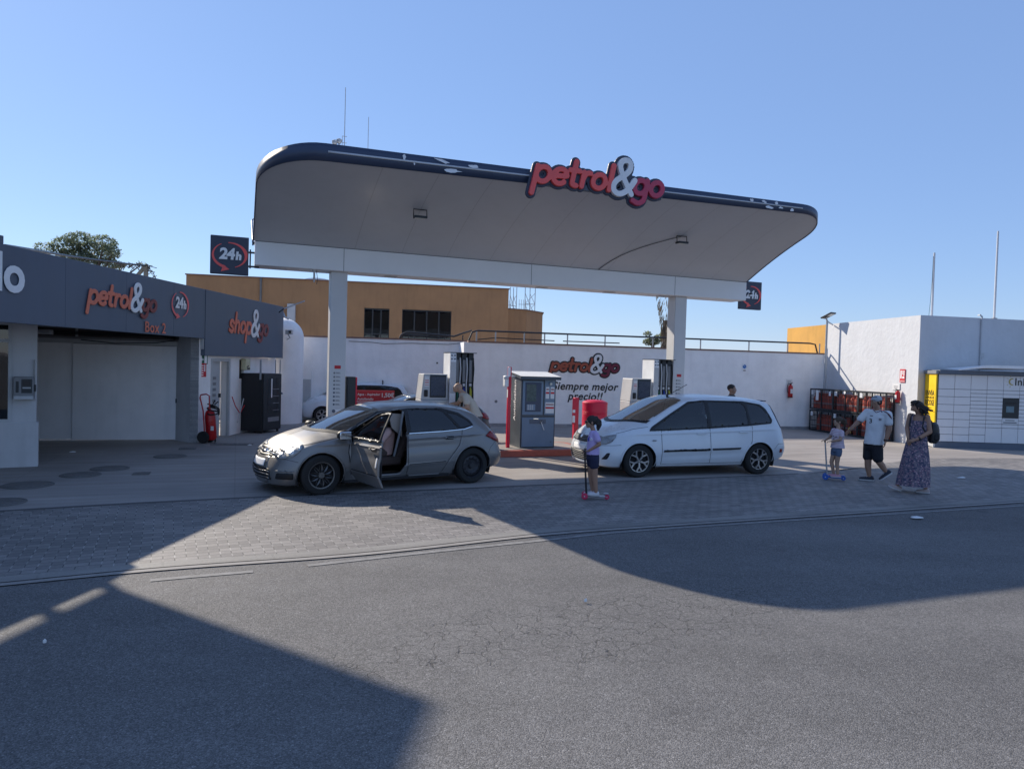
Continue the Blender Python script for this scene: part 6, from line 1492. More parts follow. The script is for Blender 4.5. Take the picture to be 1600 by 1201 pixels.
rimm = M('alloy_rim', (.42, .42, .43), .3, metal=.9, var=.08); capm = M('hubcap_dark_silver', (.16, .155, .15), .4, metal=.7); darkrim = M('dark_rim', (.05, .05, .055), .45, metal=.5)
for x in (0, 2.64):
    for sd in (-1, 1): wheel(rt, x, sd*.79, .305, .20, 'alloy', (darkrim, rimm), side=sd, rot=.3+x)
def under(car, xs_, r, w, col):
    """wheel housings, floor and a plain dark cabin"""
    for x in xs_:
        for sd in (-1, 1):
            m = MB(); n = 20; vs = []
            for k in range(n+1):
                a = math.pi*(-.12)+math.pi*1.24*k/n
                for y in (w-.015, w-.42): vs.append((x+math.cos(a)*r, sd*y, .29+math.sin(a)*r))
            m.add(vs, [(2*k, 2*k+1, 2*k+3, 2*k+2) for k in range(n)]+[tuple(2*k+1 for k in range(n+1))]); m.build('wheel_housing', MT['dim'], car.root)
under(wc_, (0, 2.64), .366, .88, None)
MB().box((-.5, -.6, .19), (-.38, .6, .24)).box((-.375, -.44, .19), (.375, .44, .24)).box((.38, -.78, .19), (2.26, .78, .24)).box((2.265, -.44, .19), (3.01, .44, .24)).box((3.015, -.7, .24), (3.15, .7, .28)).build('floor', MT['dim'], rt)
def seats(rt, xs_, z0, h, mat, ys=(-.36, .36)):
    for x in xs_:
        for y in ys:
            s_ = MB().box((x, y-.25, z0), (x+.5, y+.25, z0+.14)).build('seat', mat, rt, bevel=.04)
            MB().prism([(x+.40, z0+.10), (x+.52, z0+.10), (x+.66, z0+h), (x+.56, z0+h)], -y-.23, -y+.23, M=XZ).build('seat_back', mat, s_, bevel=.03, smooth=50)
            MB().box((x+.60, y-.12, z0+h+.03), (x+.69, y+.12, z0+h+.2)).build('headrest', mat, s_, bevel=.03)
fab = M('seat_fabric', (.05, .05, .055), .9)
seats(rt, (.95, 1.85), .42, .52, fab)
MB().prism([(.05, .45), (.05, .86), (.25, .90), (.50, .88), (.60, .70), (.50, .45)], -.70, .70, M=XZ).build('dashboard', MT['black'], rt, smooth=50, bevel=.02)
MB().lathe([(.17, -.012), (.185, 0), (.17, .012), (.155, 0), (.17, -.012)], (.68, -.36, .84), (-.9, 0, .45), 24).build('steering_wheel', MT['black'], rt)
# fittings of the white car
BL = MT['black']; seam = M('panel_gap', (.02, .02, .022), .9)
HL = M('headlamp_lens', (.28, .29, .30), .28, metal=.1, var=.3, vs=9); HL2 = M('headlamp_inner', (.6, .6, .58), .3, metal=.4)
wc_.line('door_gap', [(.45, .86), (.47, .235), (1.53, .235)], .007, seam); wc_.line('door_gap', [(1.505, .92), (1.53, .235), (2.24, .235), (2.30, .40), (2.40, .53), (2.46, .66), (2.47, .95)], .007, seam)
wc_.line('door_gap', [(1.46, 1.42), (1.505, .9)], .006, seam)
wc_.line('bumper_gap', [(-.36, .60), (-.52, .585), (-.72, .575)], .006, seam); wc_.line('bumper_gap', [(2.99, .50), (3.08, .60), (3.24, .60)], .006, seam)
wc_.line('bonnet_gap', [(-.42, .80), (-.1, .885), (.2, .93)], .006, seam)
wc_.patch('side_moulding', [(.49, .47), (.50, .505), (1.50, .525), (1.50, .49)], BL, both=True, off=.009, thick=.008); wc_.patch('side_moulding', [(1.55, .492), (1.55, .527), (2.20, .54), (2.17, .505)], BL, both=True, off=.009, thick=.008)
def handle(car, x, z, paint, par=None, w=.2):
    car.patch('handle_recess', rounded([(x+.02, z-.03), (x+w-.02, z-.03), (x+w-.02, z+.03), (x+.02, z+.03)], .025), BL if paint is not WPAINT else paint, off=.001, thick=0, parent=par, step=.02)
    car.patch('door_handle', rounded([(x, z-.008), (x+w, z-.008), (x+w, z+.016), (x, z+.016)], .01), paint, off=.022, thick=.016, parent=par, step=.02)
handle(wc_, 1.21, .805, WPAINT, wd_[('front_door', -1)]); handle(wc_, 2.15, .835, WPAINT, wd_[('rear_door', -1)])
wc_.patch('indicator', rounded([(.26, .67), (.34, .67), (.34, .70), (.26, .70)], .012), HL, thick=.006)
wc_.patch('headlight', rounded([(-.66, .60), (-.67, .69), (-.54, .755), (-.41, .785), (-.44, .73), (-.54, .63), (-.61, .60)], .012), HL, both=True, off=.002, thick=.012)
wc_.patch('headlight', rounded([(-.72, .60), (-.70, .70), (-.52, .74), (-.44, .70), (-.44, .60)], .02), HL, axis='f', off=.002, thick=.012); wc_.patch('headlight', rounded([(.72, .60), (.70, .70), (.52, .74), (.44, .70), (.44, .60)][::-1], .02), HL, axis='f', off=.002, thick=.012)
wc_.patch('grille', rounded([(-.40, .60), (-.42, .71), (.42, .71), (.40, .60)], .02), BL, axis='f', off=.003, thick=.008)
for k in range(3): wc_.patch('grille_bar', [(-.40, .625+k*.028), (-.40, .633+k*.028), (.40, .633+k*.028), (.40, .625+k*.028)], MT['grey'], axis='f', off=.012, thick=.006)
wc_.patch('badge', ellipse(0, .69, .045, n=16), MT['chrome'], axis='f', off=.014, thick=.006, step=.02)
wc_.patch('lower_grille', rounded([(-.44, .26), (-.50, .43), (.50, .43), (.44, .26)], .03), BL, axis='f', off=.003, thick=.006)
for k in range(4): wc_.patch('grille_bar', [(-.44, .285+k*.035), (-.44, .293+k*.035), (.44, .293+k*.035), (.44, .285+k*.035)], MT['grey'], axis='f', off=.012, thick=.006)
pl = wc_.patch('number_plate', rounded([(-.26, .45), (-.26, .55), (.26, .55), (.26, .45)], .01), MT['white'], axis='f', off=.012, thick=.008)
wc_.patch('fog_lamp', rounded([(-.68, .33), (-.60, .45), (-.55, .45), (-.60, .33)], .02), BL, off=.002, thick=.006, both=True)
wc_.patch('tail_light', rounded([(3.0, .84), (2.96, 1.0), (2.98, 1.25), (3.05, 1.15), (3.14, .98), (3.20, .84)], .02), M('tail_lens_dark', (.10, .01, .01), .12), both=True, off=.002, thick=.006) if False else None
wc_.patch('rear_light_strip', [(3.005, 1.36), (3.03, 1.37), (3.235, .93), (3.215, .90)], MT['navy2'], both=True, off=.003, thick=.01)
wc_.patch('rear_marker', [(3.12, .43), (3.12, .50), (3.19, .50), (3.19, .43)], M('tail_red', (.25, .01, .01), .2), off=.003, thick=.006)
MB().box((2.98, -.48, 1.415), (3.08, .48, 1.435)).build('roof_spoiler', MT['navy2'], rt, bevel=.01)
MB().tube([(1.12, -.18, 1.51), (.86, -.20, 1.60)], .008, 6).cyl((1.12, -.18, 1.495), (1.12, -.18, 1.53), .03, .015, 10).tube([(.86, -.20, 1.60), (1.4, -.16, 1.83)][::-1], .004, 4).build('aerial', BL, rt) if False else MB().tube([(.98, -.15, 1.50), (1.05, -.15, 1.53), (1.42, -.15, 1.72)], .006, 6).cyl((.97, -.15, 1.49), (1.0, -.15, 1.52), .028, .015, 10).build('aerial', BL, rt)
def mirror(car, x, y, z, paint, par, sd=-1, s_=1.0):
    m = MB(); m.ell((x+.03, sd*(y+.13*s_), z+.02), (.075*s_, .115*s_, .07*s_), 18, 12); b = m.build('mirror', paint, par, smooth=60)
    MB().bar((x+.03, sd*(y-.01), z-.03), (x+.03, sd*(y+.06), z-.015), .045, .03).build('mirror_arm', BL, b); MB().box((x+.085*s_, sd*(y+.13*s_)-.09*s_, z-.035), (x+.10*s_, sd*(y+.13*s_)+.09*s_, z+.065)).build('mirror_glass', MT['chrome'], b, bevel=.01)
mirror(wc_, .36, .80, .96, BL, rt, 1)
for (p0, p1) in (((-.17, .05, .985), (.13, .42, 1.085)), ((-.03, -.40, .955), (.16, .10, 1.135))): MB().bar(p0, p1, .02, .012).build('wiper', BL, rt)
wc_.patch('cowl', rounded([(-.2, .955), (-.05, .965), (.2, .96)], .01), BL) if False else None
m = MB(); n = 12; vs = []
for k in range(n+1):
    y = -.74+1.48*k/n; x = -.20+.40*(abs(y)/.70)**2; 
    for dx in (0, .09):
        h = wc_.bvh.ray_cast(Vector((x+dx-.05, y, 3)), Vector((0, 0, -1))); vs.append((x+dx-.05, y, (h[0].z if h[0] else .95)+.006))
m.add(vs, [(2*k, 2*k+1, 2*k+3, 2*k+2) for k in range(n)]); m.build('cowl_panel', BL, rt)

# ---------- grey hatchback with its front door open ----------
gA2, gB2 = gp(502, 774), gp(735, 755); g2 = (gB2-gA2).normalized(); gang = math.atan2(g2.y, g2.x); gn = Vector((-g2.y, g2.x, 0))
fw = rounded([(.36, .86), (.62, 1.015), (.98, 1.195), (1.25, 1.235), (1.345, 1.24), (1.365, .885), (.9, .868)], .025)
rw = rounded([(1.46, .895), (1.455, 1.245), (2.0, 1.235), (2.10, 1.205), (2.33, .935), (2.2, .915)], .03)
qw = rounded([(2.17, 1.19), (2.36, 1.15), (2.52, 1.06), (2.60, .985), (2.38, .945)], .025)
trim2 = rounded([(.30, .84), (.60, 1.03), (.97, 1.215), (1.5, 1.265), (2.08, 1.26), (2.40, 1.18), (2.58, 1.06), (2.63, .975), (2.44, .925), (1.65, .875), (.9, .848)], .02)
fdoor = [(.45, .84), (.42, .62), (.46, .30), (.56, .205), (1.395, .205), (1.41, .87), (.9, .848)]
dropen = rounded([(.46, .845), (.60, 1.015), (.97, 1.20), (1.25, 1.245), (1.35, 1.25), (1.40, 1.18), (1.395, .90), (1.37, .40), (1.28, .235), (.60, .235), (.50, .31), (.46, .60)], .04)
C2 = dict(xf=-.655, xr=3.27, f0=.40, fl=.68, r0=.70, rl=.36, n=230,
    zlo=[(-.9, .17), (-.5, .135), (2.2, .15), (2.9, .20), (3.2, .27)],
    zbelt=[(-.9, .49), (-.55, .59), (-.2, .72), (.3, .83), (.9, .845), (1.65, .872), (2.44, .92), (2.63, .95), (3.15, .72)],
    zedge=[(-.9, .51), (-.655, .54), (-.57, .61), (-.45, .67), (-.1, .79), (.2, .845), (.36, .88), (.65, 1.04), (1.01, 1.21), (1.3, 1.275), (1.6, 1.295), (2.0, 1.29), (2.45, 1.235), (2.74, 1.15), (3.0, .95), (3.25, .74)],
    ztop=[(-.9, .53), (-.66, .57), (-.60, .645), (-.46, .73), (-.27, .82), (0.0, .905), (.08, .92), (.5, 1.09), (.95, 1.26), (1.2, 1.325), (1.6, 1.35), (2.2, 1.34), (2.62, 1.285), (2.74, 1.24), (3.0, 1.0), (3.12, .88), (3.25, .78)],
    wlow=[(-.9, .76), (3.2, .78)], wmax=[(-.9, .86), (0, .885), (2, .885), (3.2, .88)], wbelt=[(-.9, .78), (-.2, .82), (.4, .835), (2.2, .835), (3.2, .80)],
    wedge=[(-.9, .62), (-.5, .68), (0, .755), (.3, .77), (.9, .69), (1.3, .655), (2.3, .63), (2.8, .64), (3.2, .70)],
    nose=[(.05, .05), (.25, .0), (.40, .0), (.52, .04), (.62, .10), (.8, .2)], tail=[(.1, .10), (.3, .0), (.50, .0), (.58, .05), (.8, .05), (1.2, .1)],
    crease=((.745, .014, .018, -.1, 2.8), (.60, -.010, .06, .4, 2.3), (.33, .012, .02, .4, 2.1)), cslope=.03, crown=2.4,
    side=[('cut', archpoly(0, .285, .355)), ('cut', archpoly(2.60, .285, .355)),
          ('front_door', fdoor), ('rear_door', [(1.41, .87), (1.395, .205), (2.02, .205), (2.12, .40), (2.20, .50), (2.34, .66), (2.41, .92), (1.65, .875)]),
          ('front_window', fw), ('rear_window', rw), ('quarter_window', qw)], trim=trim2,
    snap=(dropen,), top=[('windscreen', [(.10+.26*(k/10)**2, k/10*.68) for k in range(11)]+[(.6, .70), (.85, .66), (1.02, .60), (1.0, .3), (.99, 0)]), ('tailgate_glass', [(2.74, 0), (2.76, .56), (2.98, .58), (3.0, 0)])])
gc = Car('grey_car', 'warm grey hatchback with its driver door open at the left pump', gA2+gn*.865, gang, C2)
# the near front door is swung open; everything inside its outline leaves the body
near = {'front_door': gc.parts[('front_door', -1)]}
gb_, gd_ = finish(gc, GPAINT, dict(windscreen=WSG, tailgate_glass=PG, front_window=SG, rear_window=SG, quarter_window=PG), opening=dropen)
rt2 = gc.root
# opening: the fixed frame left round the doorway
Vd, Fd = near['front_door']; c_ = Vd[Fd].mean(1); keep = ~inpoly(c_[:, 0], c_[:, 2], dropen)
gc.mk('door_frame', Vd, Fd[keep], GPAINT, rt2, 35, solid=.03)
hinge = Vector((.44, -.872, 0)); de = bpy.data.objects.new('open_door', None); de.empty_display_size = .1; link(de, rt2); de.location = hinge; de.rotation_euler = (0, 0, R(-88)); de['label'] = 'front door swung wide open'
def hv(V): return V-np.array([hinge.x, hinge.y, 0])
dp = gc.mk('door_panel', hv(Vd), Fd, GPAINT, de, 35, solid=.03)
wf = gc.patch('window_frame', rounded([(.38, .835), (.40, .885), (.62, 1.045), (.97, 1.225), (1.25, 1.265), (1.375, 1.27), (1.40, .865), (.9, .845)], .02), BL, off=.002, thick=.02, parent=de, step=.022, holes=[fw]); gw = gc.patch('front_window', fw, SG, off=.0, thick=0, parent=de, step=.03)
for q in (wf, gw): q.data.transform(Matrix.Translation(-hinge))
for nm, o in (('door_handle', None),):
    ho = gc.patch('handle_recess', rounded([(1.12, .715), (1.30, .715), (1.30, .78), (1.12, .78)], .025), BL, off=.002, thick=0, parent=de, step=.02)
    hd = gc.patch('door_handle', rounded([(1.10, .745), (1.31, .755), (1.31, .778), (1.10, .768)], .01), GPAINT, off=.022, thick=.016, parent=de, step=.02)
    st = gc.patch('door_mark', [(1.31, .50), (1.31, .64), (1.355, .64), (1.355, .50)], MT['paper'], off=.002, thick=.002, parent=de, step=.02)
    mo = gc.patch('door_moulding', [(.50, .375), (.50, .385), (1.39, .40), (1.39, .385)], seam, off=.004, thick=.004, parent=de)
    for q in (ho, hd, st, mo): q.data.transform(Matrix.Translation(-hinge))
tm = MB(); tm.box((.06, .04, .27), (.93, .075, .83)); tm.build('inner_trim', MT['dim'], de, bevel=.02)
MB().bar((.15, .10, .62), (.75, .10, .66), .06, .05).build('armrest', BL, de)
m = MB(); m.ell((.03, -.125, .90-.01), (.075, .115, .075), 18, 12); mm = m.build('mirror', BL, de, smooth=60); MB().bar((.03, -.01, .855), (.03, -.06, .87), .045, .03).build('mirror_arm', BL, mm); MB().box((.085, -.215, .83), (.105, -.035, .945)).build('mirror_glass', MT['chrome'], mm, bevel=.01)
MB().add([(-.03, -.002, .88), (.10, -.002, .90), (.16, -.03, .97), (-.03, -.01, .90)], [(0, 1, 2, 3)]).build('corner_trim', BL, de)
for x, kd in ((0, 'leaf'), (2.60, 'steel')):
    for sd in (-1, 1): wheel(rt2, x, sd*.775, .30, .20, kd, ((darkrim, capm) if kd == 'leaf' else (M('black_steel', (.03, .03, .035), .5) if sd < 0 and 'black_steel' not in bpy.data.materials else bpy.data.materials.get('black_steel') or darkrim, darkrim)), side=sd, rot=.2+x)
under(gc, (0, 2.60), .36, .865, None)
MB().box((-.45, -.55, .15), (-.37, .55, .20)).box((-.365, -.42, .15), (.365, .42, .20)).box((.37, -.80, .15), (2.18, .76, .20)).box((2.185, -.42, .17), (2.92, .42, .22)).build('floor', MT['dim'], rt2)
MB().box((.40, -.78, .2), (.47, -.45, .80)).build('footwell_wall', MT['dim'], rt2)
seats(rt2, (.92, 1.72), .34, .50, M('seat_brown', (.075, .05, .042), .9))
MB().prism([(.12, .35), (.12, .79), (.30, .83), (.52, .80), (.62, .62), (.50, .35)], -.68, .68, M=XZ).build('dashboard', MT['black'], rt2, smooth=50, bevel=.02)
MB().lathe([(.17, -.012), (.185, 0), (.17, .012), (.155, 0), (.17, -.012)], (.70, -.35, .76), (-.9, 0, .42), 24).build('steering_wheel', MT['black'], rt2)
MB().tube([(1.36, -.72, 1.22), (1.33, -.70, .9), (1.25, -.66, .5)], .018, 6).build('seat_belt', MT['grey'], rt2)
MB().prism([(1.38, 1.17), (1.15, 1.19), (1.22, .95), (1.40, .80)], .60, .63, M=XZ).build('coat', M('beige_cloth', (.34, .29, .25), .9), rt2)
gc.line('door_gap', [(1.40, .88), (1.395, .205), (2.02, .205), (2.12, .40), (2.20, .50), (2.34, .66), (2.41, .93)], .007, seam)
gc.line('sill_gap', [(.36, .19), (2.1, .205)], .006, seam); gc.line('door_moulding', [(1.42, .385), (2.08, .405)], .012, seam, off=.004)
gc.line('bumper_gap', [(-.33, .50), (-.5, .545), (-.62, .565)], .006, seam); gc.line('bumper_gap', [(2.86, .42), (2.95, .60), (3.06, .68)], .006, seam); gc.line('bonnet_gap', [(-.30, .725), (0, .79), (.3, .85)], .006, seam)
gc.line('chrome_strip', [(1.42, .872), (2.0, .889), (2.44, .915), (2.60, .955)], .012, MT['chrome'], off=.016)
gc.line('wing_gap', [(.44, .83), (.41, .62), (.46, .28)], .012, seam)
handle(gc, 2.05, .785, GPAINT, gd_[('rear_door', -1)])
gc.patch('headlight', rounded([(-.565, .54), (-.58, .605), (-.46, .675), (-.23, .745), (-.31, .645), (-.39, .58), (-.49, .545)], .012), HL, both=True, off=.002, thick=.012)
gc.patch('lamp_inner', rounded([(-.49, .57), (-.46, .63), (-.35, .675), (-.39, .60)], .015), HL2, both=True, off=.016, thick=.004)
gc.patch('lamp_inner', rounded([(-.34, .66), (-.30, .71), (-.25, .735), (-.30, .675)], .01), HL2, both=False, off=.016, thick=.004)
for sg_ in (-1, 1): gc.patch('headlight', [(sg_*a, b) for a, b in ([(.62, .56), (.60, .63), (.38, .625), (.36, .575)][::1 if sg_ > 0 else -1])], HL, axis='f', off=.002, thick=.012)
gc.patch('grille', rounded([(-.36, .55), (-.40, .63), (.40, .63), (.36, .55)], .02), BL, axis='f', off=.003, thick=.006)
for k in range(2): gc.patch('chrome_chevron', [(-.38, .575+k*.03), (-.38, .587+k*.03), (-.08, .597+k*.03), (0, .62+k*.0), (.08, .597+k*.03), (.38, .587+k*.03), (.38, .575+k*.03), (.08, .585+k*.03), (0, .600), (-.08, .585+k*.03)][:4]+[(.08, .597+k*.03), (.38, .587+k*.03), (.38, .575+k*.03), (-.0, .585+k*.01)], MT['chrome'], axis='f', off=.012, thick=.008)
gc.patch('lower_grille', rounded([(-.50, .22), (-.44, .38), (.44, .38), (.50, .22)], .03), BL, axis='f', off=.003, thick=.006)
for k in range(3): gc.patch('grille_bar', [(-.46, .245+k*.045), (-.46, .255+k*.045), (.46, .255+k*.045), (.46, .245+k*.045)], MT['chrome'] if k != 1 else MT['grey'], axis='f', off=.012, thick=.006)
gc.patch('number_plate', rounded([(-.26, .40), (-.26, .50), (.26, .50), (.26, .40)], .01), MT['white'], axis='f', off=.012, thick=.008)
gc.patch('fog_lamp', rounded([(-.60, .25), (-.59, .34), (-.40, .345), (-.39, .25)], .02), BL, off=.002, thick=.006, both=True); gc.patch('fog_trim', [(-.60, .365), (-.60, .375), (-.39, .38), (-.39, .37)], MT['grey'], off=.003, thick=.008)
TLm = M('tail_lens', (.22, .008, .012), .1, var=.2, vs=20)
gc.patch('tail_light', rounded([(2.86, .79), (2.99, .865), (3.11, .85), (3.19, .76), (3.20, .66), (3.06, .70), (2.94, .76)], .02), TLm, both=True, off=.002, thick=.014)
for p0, p1 in (((.10, .1, .925), (.33, .5, .985)), ((.16, -.45, .915), (.33, .05, 1.0))): MB().bar(p0, p1, .02, .012).build('wiper', BL, rt2)
mirror(gc, .36, .78, .88, BL, rt2, 1)
m = MB(); n = 12; vs = []
for k in range(n+1):
    y = -.70+1.40*k/n; x = .04+.28*(abs(y)/.70)**2
    for dx in (0, .09):
        h = gc.bvh.ray_cast(Vector((x+dx-.04, y, 3)), Vector((0, 0, -1))); vs.append((x+dx-.04, y, (h[0].z if h[0] else .9)+.006))
m.add(vs, [(2*k, 2*k+1, 2*k+3, 2*k+2) for k in range(n)]); m.build('cowl_panel', BL, rt2)
# ---------- cars in the background ----------
def lowres(C, **k): D = dict(C); D.update(n=130, NA=30, NB=20, NC=14, **k); return D
def bgcar(name, label, loc, rz, C, paint, kind, sc):
    c = Car(name, label, loc, rz, lowres(C)); finish(c, paint, dict(windscreen=WSG, tailgate_glass=PG, front_window=SG, rear_window=PG, quarter_window=PG)); r = c.root
    for x in (0, 2.6 if kind != 'h' else 2.60):
        for sd in (-1, 1): wheel(r, x, sd*.775, .30, .20, 'steel' if kind != 'w' else 'alloy', (darkrim, rimm), side=sd)
    under(c, (0, 2.6), .36, .865, None); seats(r, (.92, 1.75), .34, .5, fab)
    MB().box((-.45, -.55, .15), (-.37, .55, .20)).box((-.365, -.42, .15), (.365, .42, .20)).box((.37, -.78, .15), (2.2, .76, .20)).box((2.205, -.42, .17), (2.92, .42, .22)).build('floor', MT['dim'], r)
    r.scale = (sc, sc, sc); return c
# dark car being filled on the far side of the left pump
q = vp(TC(0, 16.75), TC(1, 16.75), 768, 650); t_r = q.dot(dv); SC = .93
DP = carpaint('paint_dark', (.018, .022, .022), .2, .3)
dk = bgcar('dark_car', 'dark hatchback half hidden behind the left pump and the bald man', TC(t_r-3.22*SC, 16.75+.865*SC), TH, C2, DP, 'h', SC)
dk.patch('tail_light', rounded([(2.86, .79), (2.99, .865), (3.11, .85), (3.19, .76), (3.20, .66), (3.06, .70), (2.94, .76)], .02), TLm, both=True, off=.002, thick=.014)
dk.patch('headlight', rounded([(-.565, .54), (-.58, .605), (-.46, .675), (-.23, .745), (-.31, .645), (-.39, .58), (-.49, .545)], .012), HL, both=True, off=.002, thick=.012)
# white estate behind the left column, facing left
q = gp(503, 660.5); SC = .86; ang = R(12)
adv = bgcar('white_estate', 'white estate car with roof bars behind the left canopy column', Vector((q.x, q.y, 0))+Vector((-math.sin(ang), math.cos(ang), 0))*.80*SC, ang, C, WPAINT, 'w', SC)
for x in (1.1, 2.2):
    MB().tube([(x, -.62, 1.47), (x, -.60, 1.60), (x, .60, 1.60), (x, .62, 1.47)], .022, 8).build('roof_bar', MT['black'], adv.root)
MB().tube([(2.9, .0, 1.46), (3.0, .0, 1.52), (3.1, .0, 1.78)], .008, 5).build('aerial', MT['black'], adv.root)
# red board of the wash bay
D = 18.6; a = ap(556, 609.5, D); b = ap(616, 611, D+.35); z0 = ap(556, 660, D).z; rb = root('wash_price_board', 'red advertising board with white price lettering right of the black cabinet', 'sign', (a.x, a.y, 0), math.atan2(b.y-a.y, b.x-a.x)); wq = math.hypot(b.x-a.x, b.y-a.y)
MB().box((0, -.03, .35), (wq, .03, a.z)).build('board', MT['signred'], rb, bevel=.005)
for x in (.05, wq-.09): MB().box((x, -.025, 0), (x+.04, .025, .35)).build('leg', MT['grey'], rb)
MB().box((0, -.034, a.z-.30), (wq, -.0305, a.z-.285)).build('divider', MT['white'], rb)
text('lettering', 'Agua - Aspirador', MT['white'], rb, (.04, -.034, a.z-.13), .085, bold=.001, extrude=.001); text('lettering', 'Autolavado', MT['white'], rb, (.04, -.034, a.z-.25), .09, bold=.001, extrude=.001); text('lettering', '1,50€', MT['white'], rb, (wq-.36, -.034, a.z-.17), .15, bold=.003, extrude=.001)
MB().box((.05, -.08, a.z-.62), (.14, -.0305, a.z-.33)).build('coin_box', MT['white'], rb, bevel=.006); MB().box((.42, -.06, a.z-.46), (.56, -.0305, a.z-.34)).build('display', MT['grey'], rb)

# ================= PEOPLE =================
from mathutils import noise as mnoise
SKIN = M('skin', (.34, .19, .125), .55, var=.08, vs=12); SKIN2 = M('skin_light', (.42, .26, .18), .55, var=.06, vs=12)
HAIR = M('dark_hair', (.018, .013, .011), .6, var=.4, vs=60, bump=.004, bs=90); HAIR2 = M('brown_hair', (.055, .035, .022), .6, var=.4, vs=60, bump=.004, bs=90)
def remesh(mb, name, mat, parent, vox=.008, sm=3):
    me = mb.mesh(name, mat, 0); o = bpy.data.objects.new('tmp', me); COL.objects.link(o)
    r = o.modifiers.new('r', 'REMESH'); r.mode = 'VOXEL'; r.voxel_size = vox; r.use_smooth_shade = True
    if sm: s_ = o.modifiers.new('s', 'SMOOTH'); s_.factor = .5; s_.iterations = sm
    em = evalmesh(o); bpy.data.objects.remove(o); em.name = name; em.materials.clear(); em.materials.append(mat)
    fo = {'shirt': (.0075, 9, 3.0), 'shorts': (.006, 10, 2.5), 'trousers': (.006, 10, 2.0), 'hair': (.005, 55, .35), 'cap': (0, 1, 1)}.get(name)
    if fo and fo[0]:
        em.update()
        nv = len(em.vertices); co = np.empty(nv*3); no = np.empty(nv*3); em.vertices.foreach_get('co', co); em.vertices.foreach_get('normal', no); co = co.reshape(-1, 3); no = no.reshape(-1, 3)
        Q = np.stack([co[:, 0]*fo[1]+co[:, 2]*1.7, co[:, 1]*fo[1], co[:, 2]*fo[1]/fo[2]+co[:, 0]*2], 1)
        d = np.array([mnoise.noise(q)+.5*mnoise.noise((q[0]*2.1, q[1]*2.1, q[2]*2.1)) for q in Q.tolist()]); co += no*(fo[0]*d)[:, None]
        em.vertices.foreach_set('co', co.ravel()); em.update()
    em.polygons.foreach_set('use_smooth', [True]*len(em.polygons)); ob = bpy.data.objects.new(name, em); return link(ob, parent)
def V3(*a): return Vector(a)
def limb(mb, pts, rs):
    """tapered limb through joints"""
    for i in range(len(pts)-1):
        a, b = Vector(pts[i]), Vector(pts[i+1]); n = 4
        mb.cyl(a, b, rs[i], rs[i+1], 14)
    for p, r in zip(pts, rs): mb.ell(p, r, 14, 9)
def ring(c, rx, ry, yaw=0, n=20, tilt=None):
    out = []
    for k in range(n):
        a = 2*math.pi*k/n; p = Vector((math.copysign(abs(math.cos(a))**.85, math.cos(a))*rx, math.copysign(abs(math.sin(a))**.85, math.sin(a))*ry, 0))
        out.append(Vector(c)+Matrix.Rotation(yaw, 3, 'Z') @ p)
    return out
def torso(mb, lv, yaw): mb.loft([ring(c, rx, ry, yaw) for c, rx, ry in lv])
def hand(mb, w, d, nrm, s=1.0, curl=.4, thumb=1):
    """palm, five bent fingers and a thumb leaving the side of the palm; w wrist, d direction, nrm palm normal"""
    w, d, nrm = Vector(w), Vector(d).normalized(), Vector(nrm).normalized(); sd = d.cross(nrm).normalized(); nrm = sd.cross(d)
    for k in range(5): c = w+d*(.02+.014*k)*s; mb.ell(c, (.030*s, .030*s, .014*s), 12, 8, M=Matrix((sd, d, nrm)).transposed())
    c0 = w+d*.085*s
    for i, ln in enumerate((.068, .078, .072, .056)):
        b = c0+sd*((i-1.5)*.0185*s)-d*(.006*s*abs(i-1.3)); q1 = b+(d*math.cos(curl*.5)+nrm*math.sin(curl*.5))*ln*.45*s; q2 = q1+(d*math.cos(curl*1.5)+nrm*math.sin(curl*1.5))*ln*.32*s; q3 = q2+(d*math.cos(curl*2.4)+nrm*math.sin(curl*2.4))*ln*.25*s
        mb.tube([b-d*.012*s, b, q1, q2, q3], [.0085*s, .0088*s, .008*s, .0072*s, .006*s], 8); mb.ell(q3, .006*s, 8, 6)
    b = w+d*.03*s-sd*.024*s*thumb; q1 = b+(d*.6-sd*.75*thumb+nrm*.35).normalized()*.030*s; q2 = q1+(d*.9-sd*.25*thumb+nrm*.45).normalized()*.028*s
    mb.tube([b, q1, q2], [.012*s, .0095*s, .0075*s], 8); mb.ell(q2, .0075*s, 8, 6)
def head(body, c, yaw, s=1.0, pitch=0):
    """skull, jaw, brow, nose, lips and ears; yaw 0 looks towards -x"""
    Rm = Matrix.Rotation(yaw, 3, 'Z') @ Matrix.Rotation(-pitch, 3, 'Y'); c = Vector(c)
    def e(p, r, **k): body.ell(c+Rm @ (Vector(p)*s), tuple(q*s for q in r), 16, 12, M=Rm, **k)
    e((.012, 0, .022), (.092, .074, .088)); e((-.022, 0, -.03), (.062, .058, .072)); e((-.052, 0, -.085), (.028, .032, .022)); e((-.070, 0, .018), (.022, .052, .014))
    e((-.094, 0, -.020), (.014, .011, .016)); e((-.086, 0, .0), (.010, .008, .026)); e((-.078, 0, -.052), (.012, .022, .007)); e((-.076, 0, -.063), (.011, .019, .007))
    for y in (-1, 1): e((.012, y*.078, -.012), (.018, .008, .030)); e((-.048, y*.042, -.025), (.022, .018, .022))
    return Rm
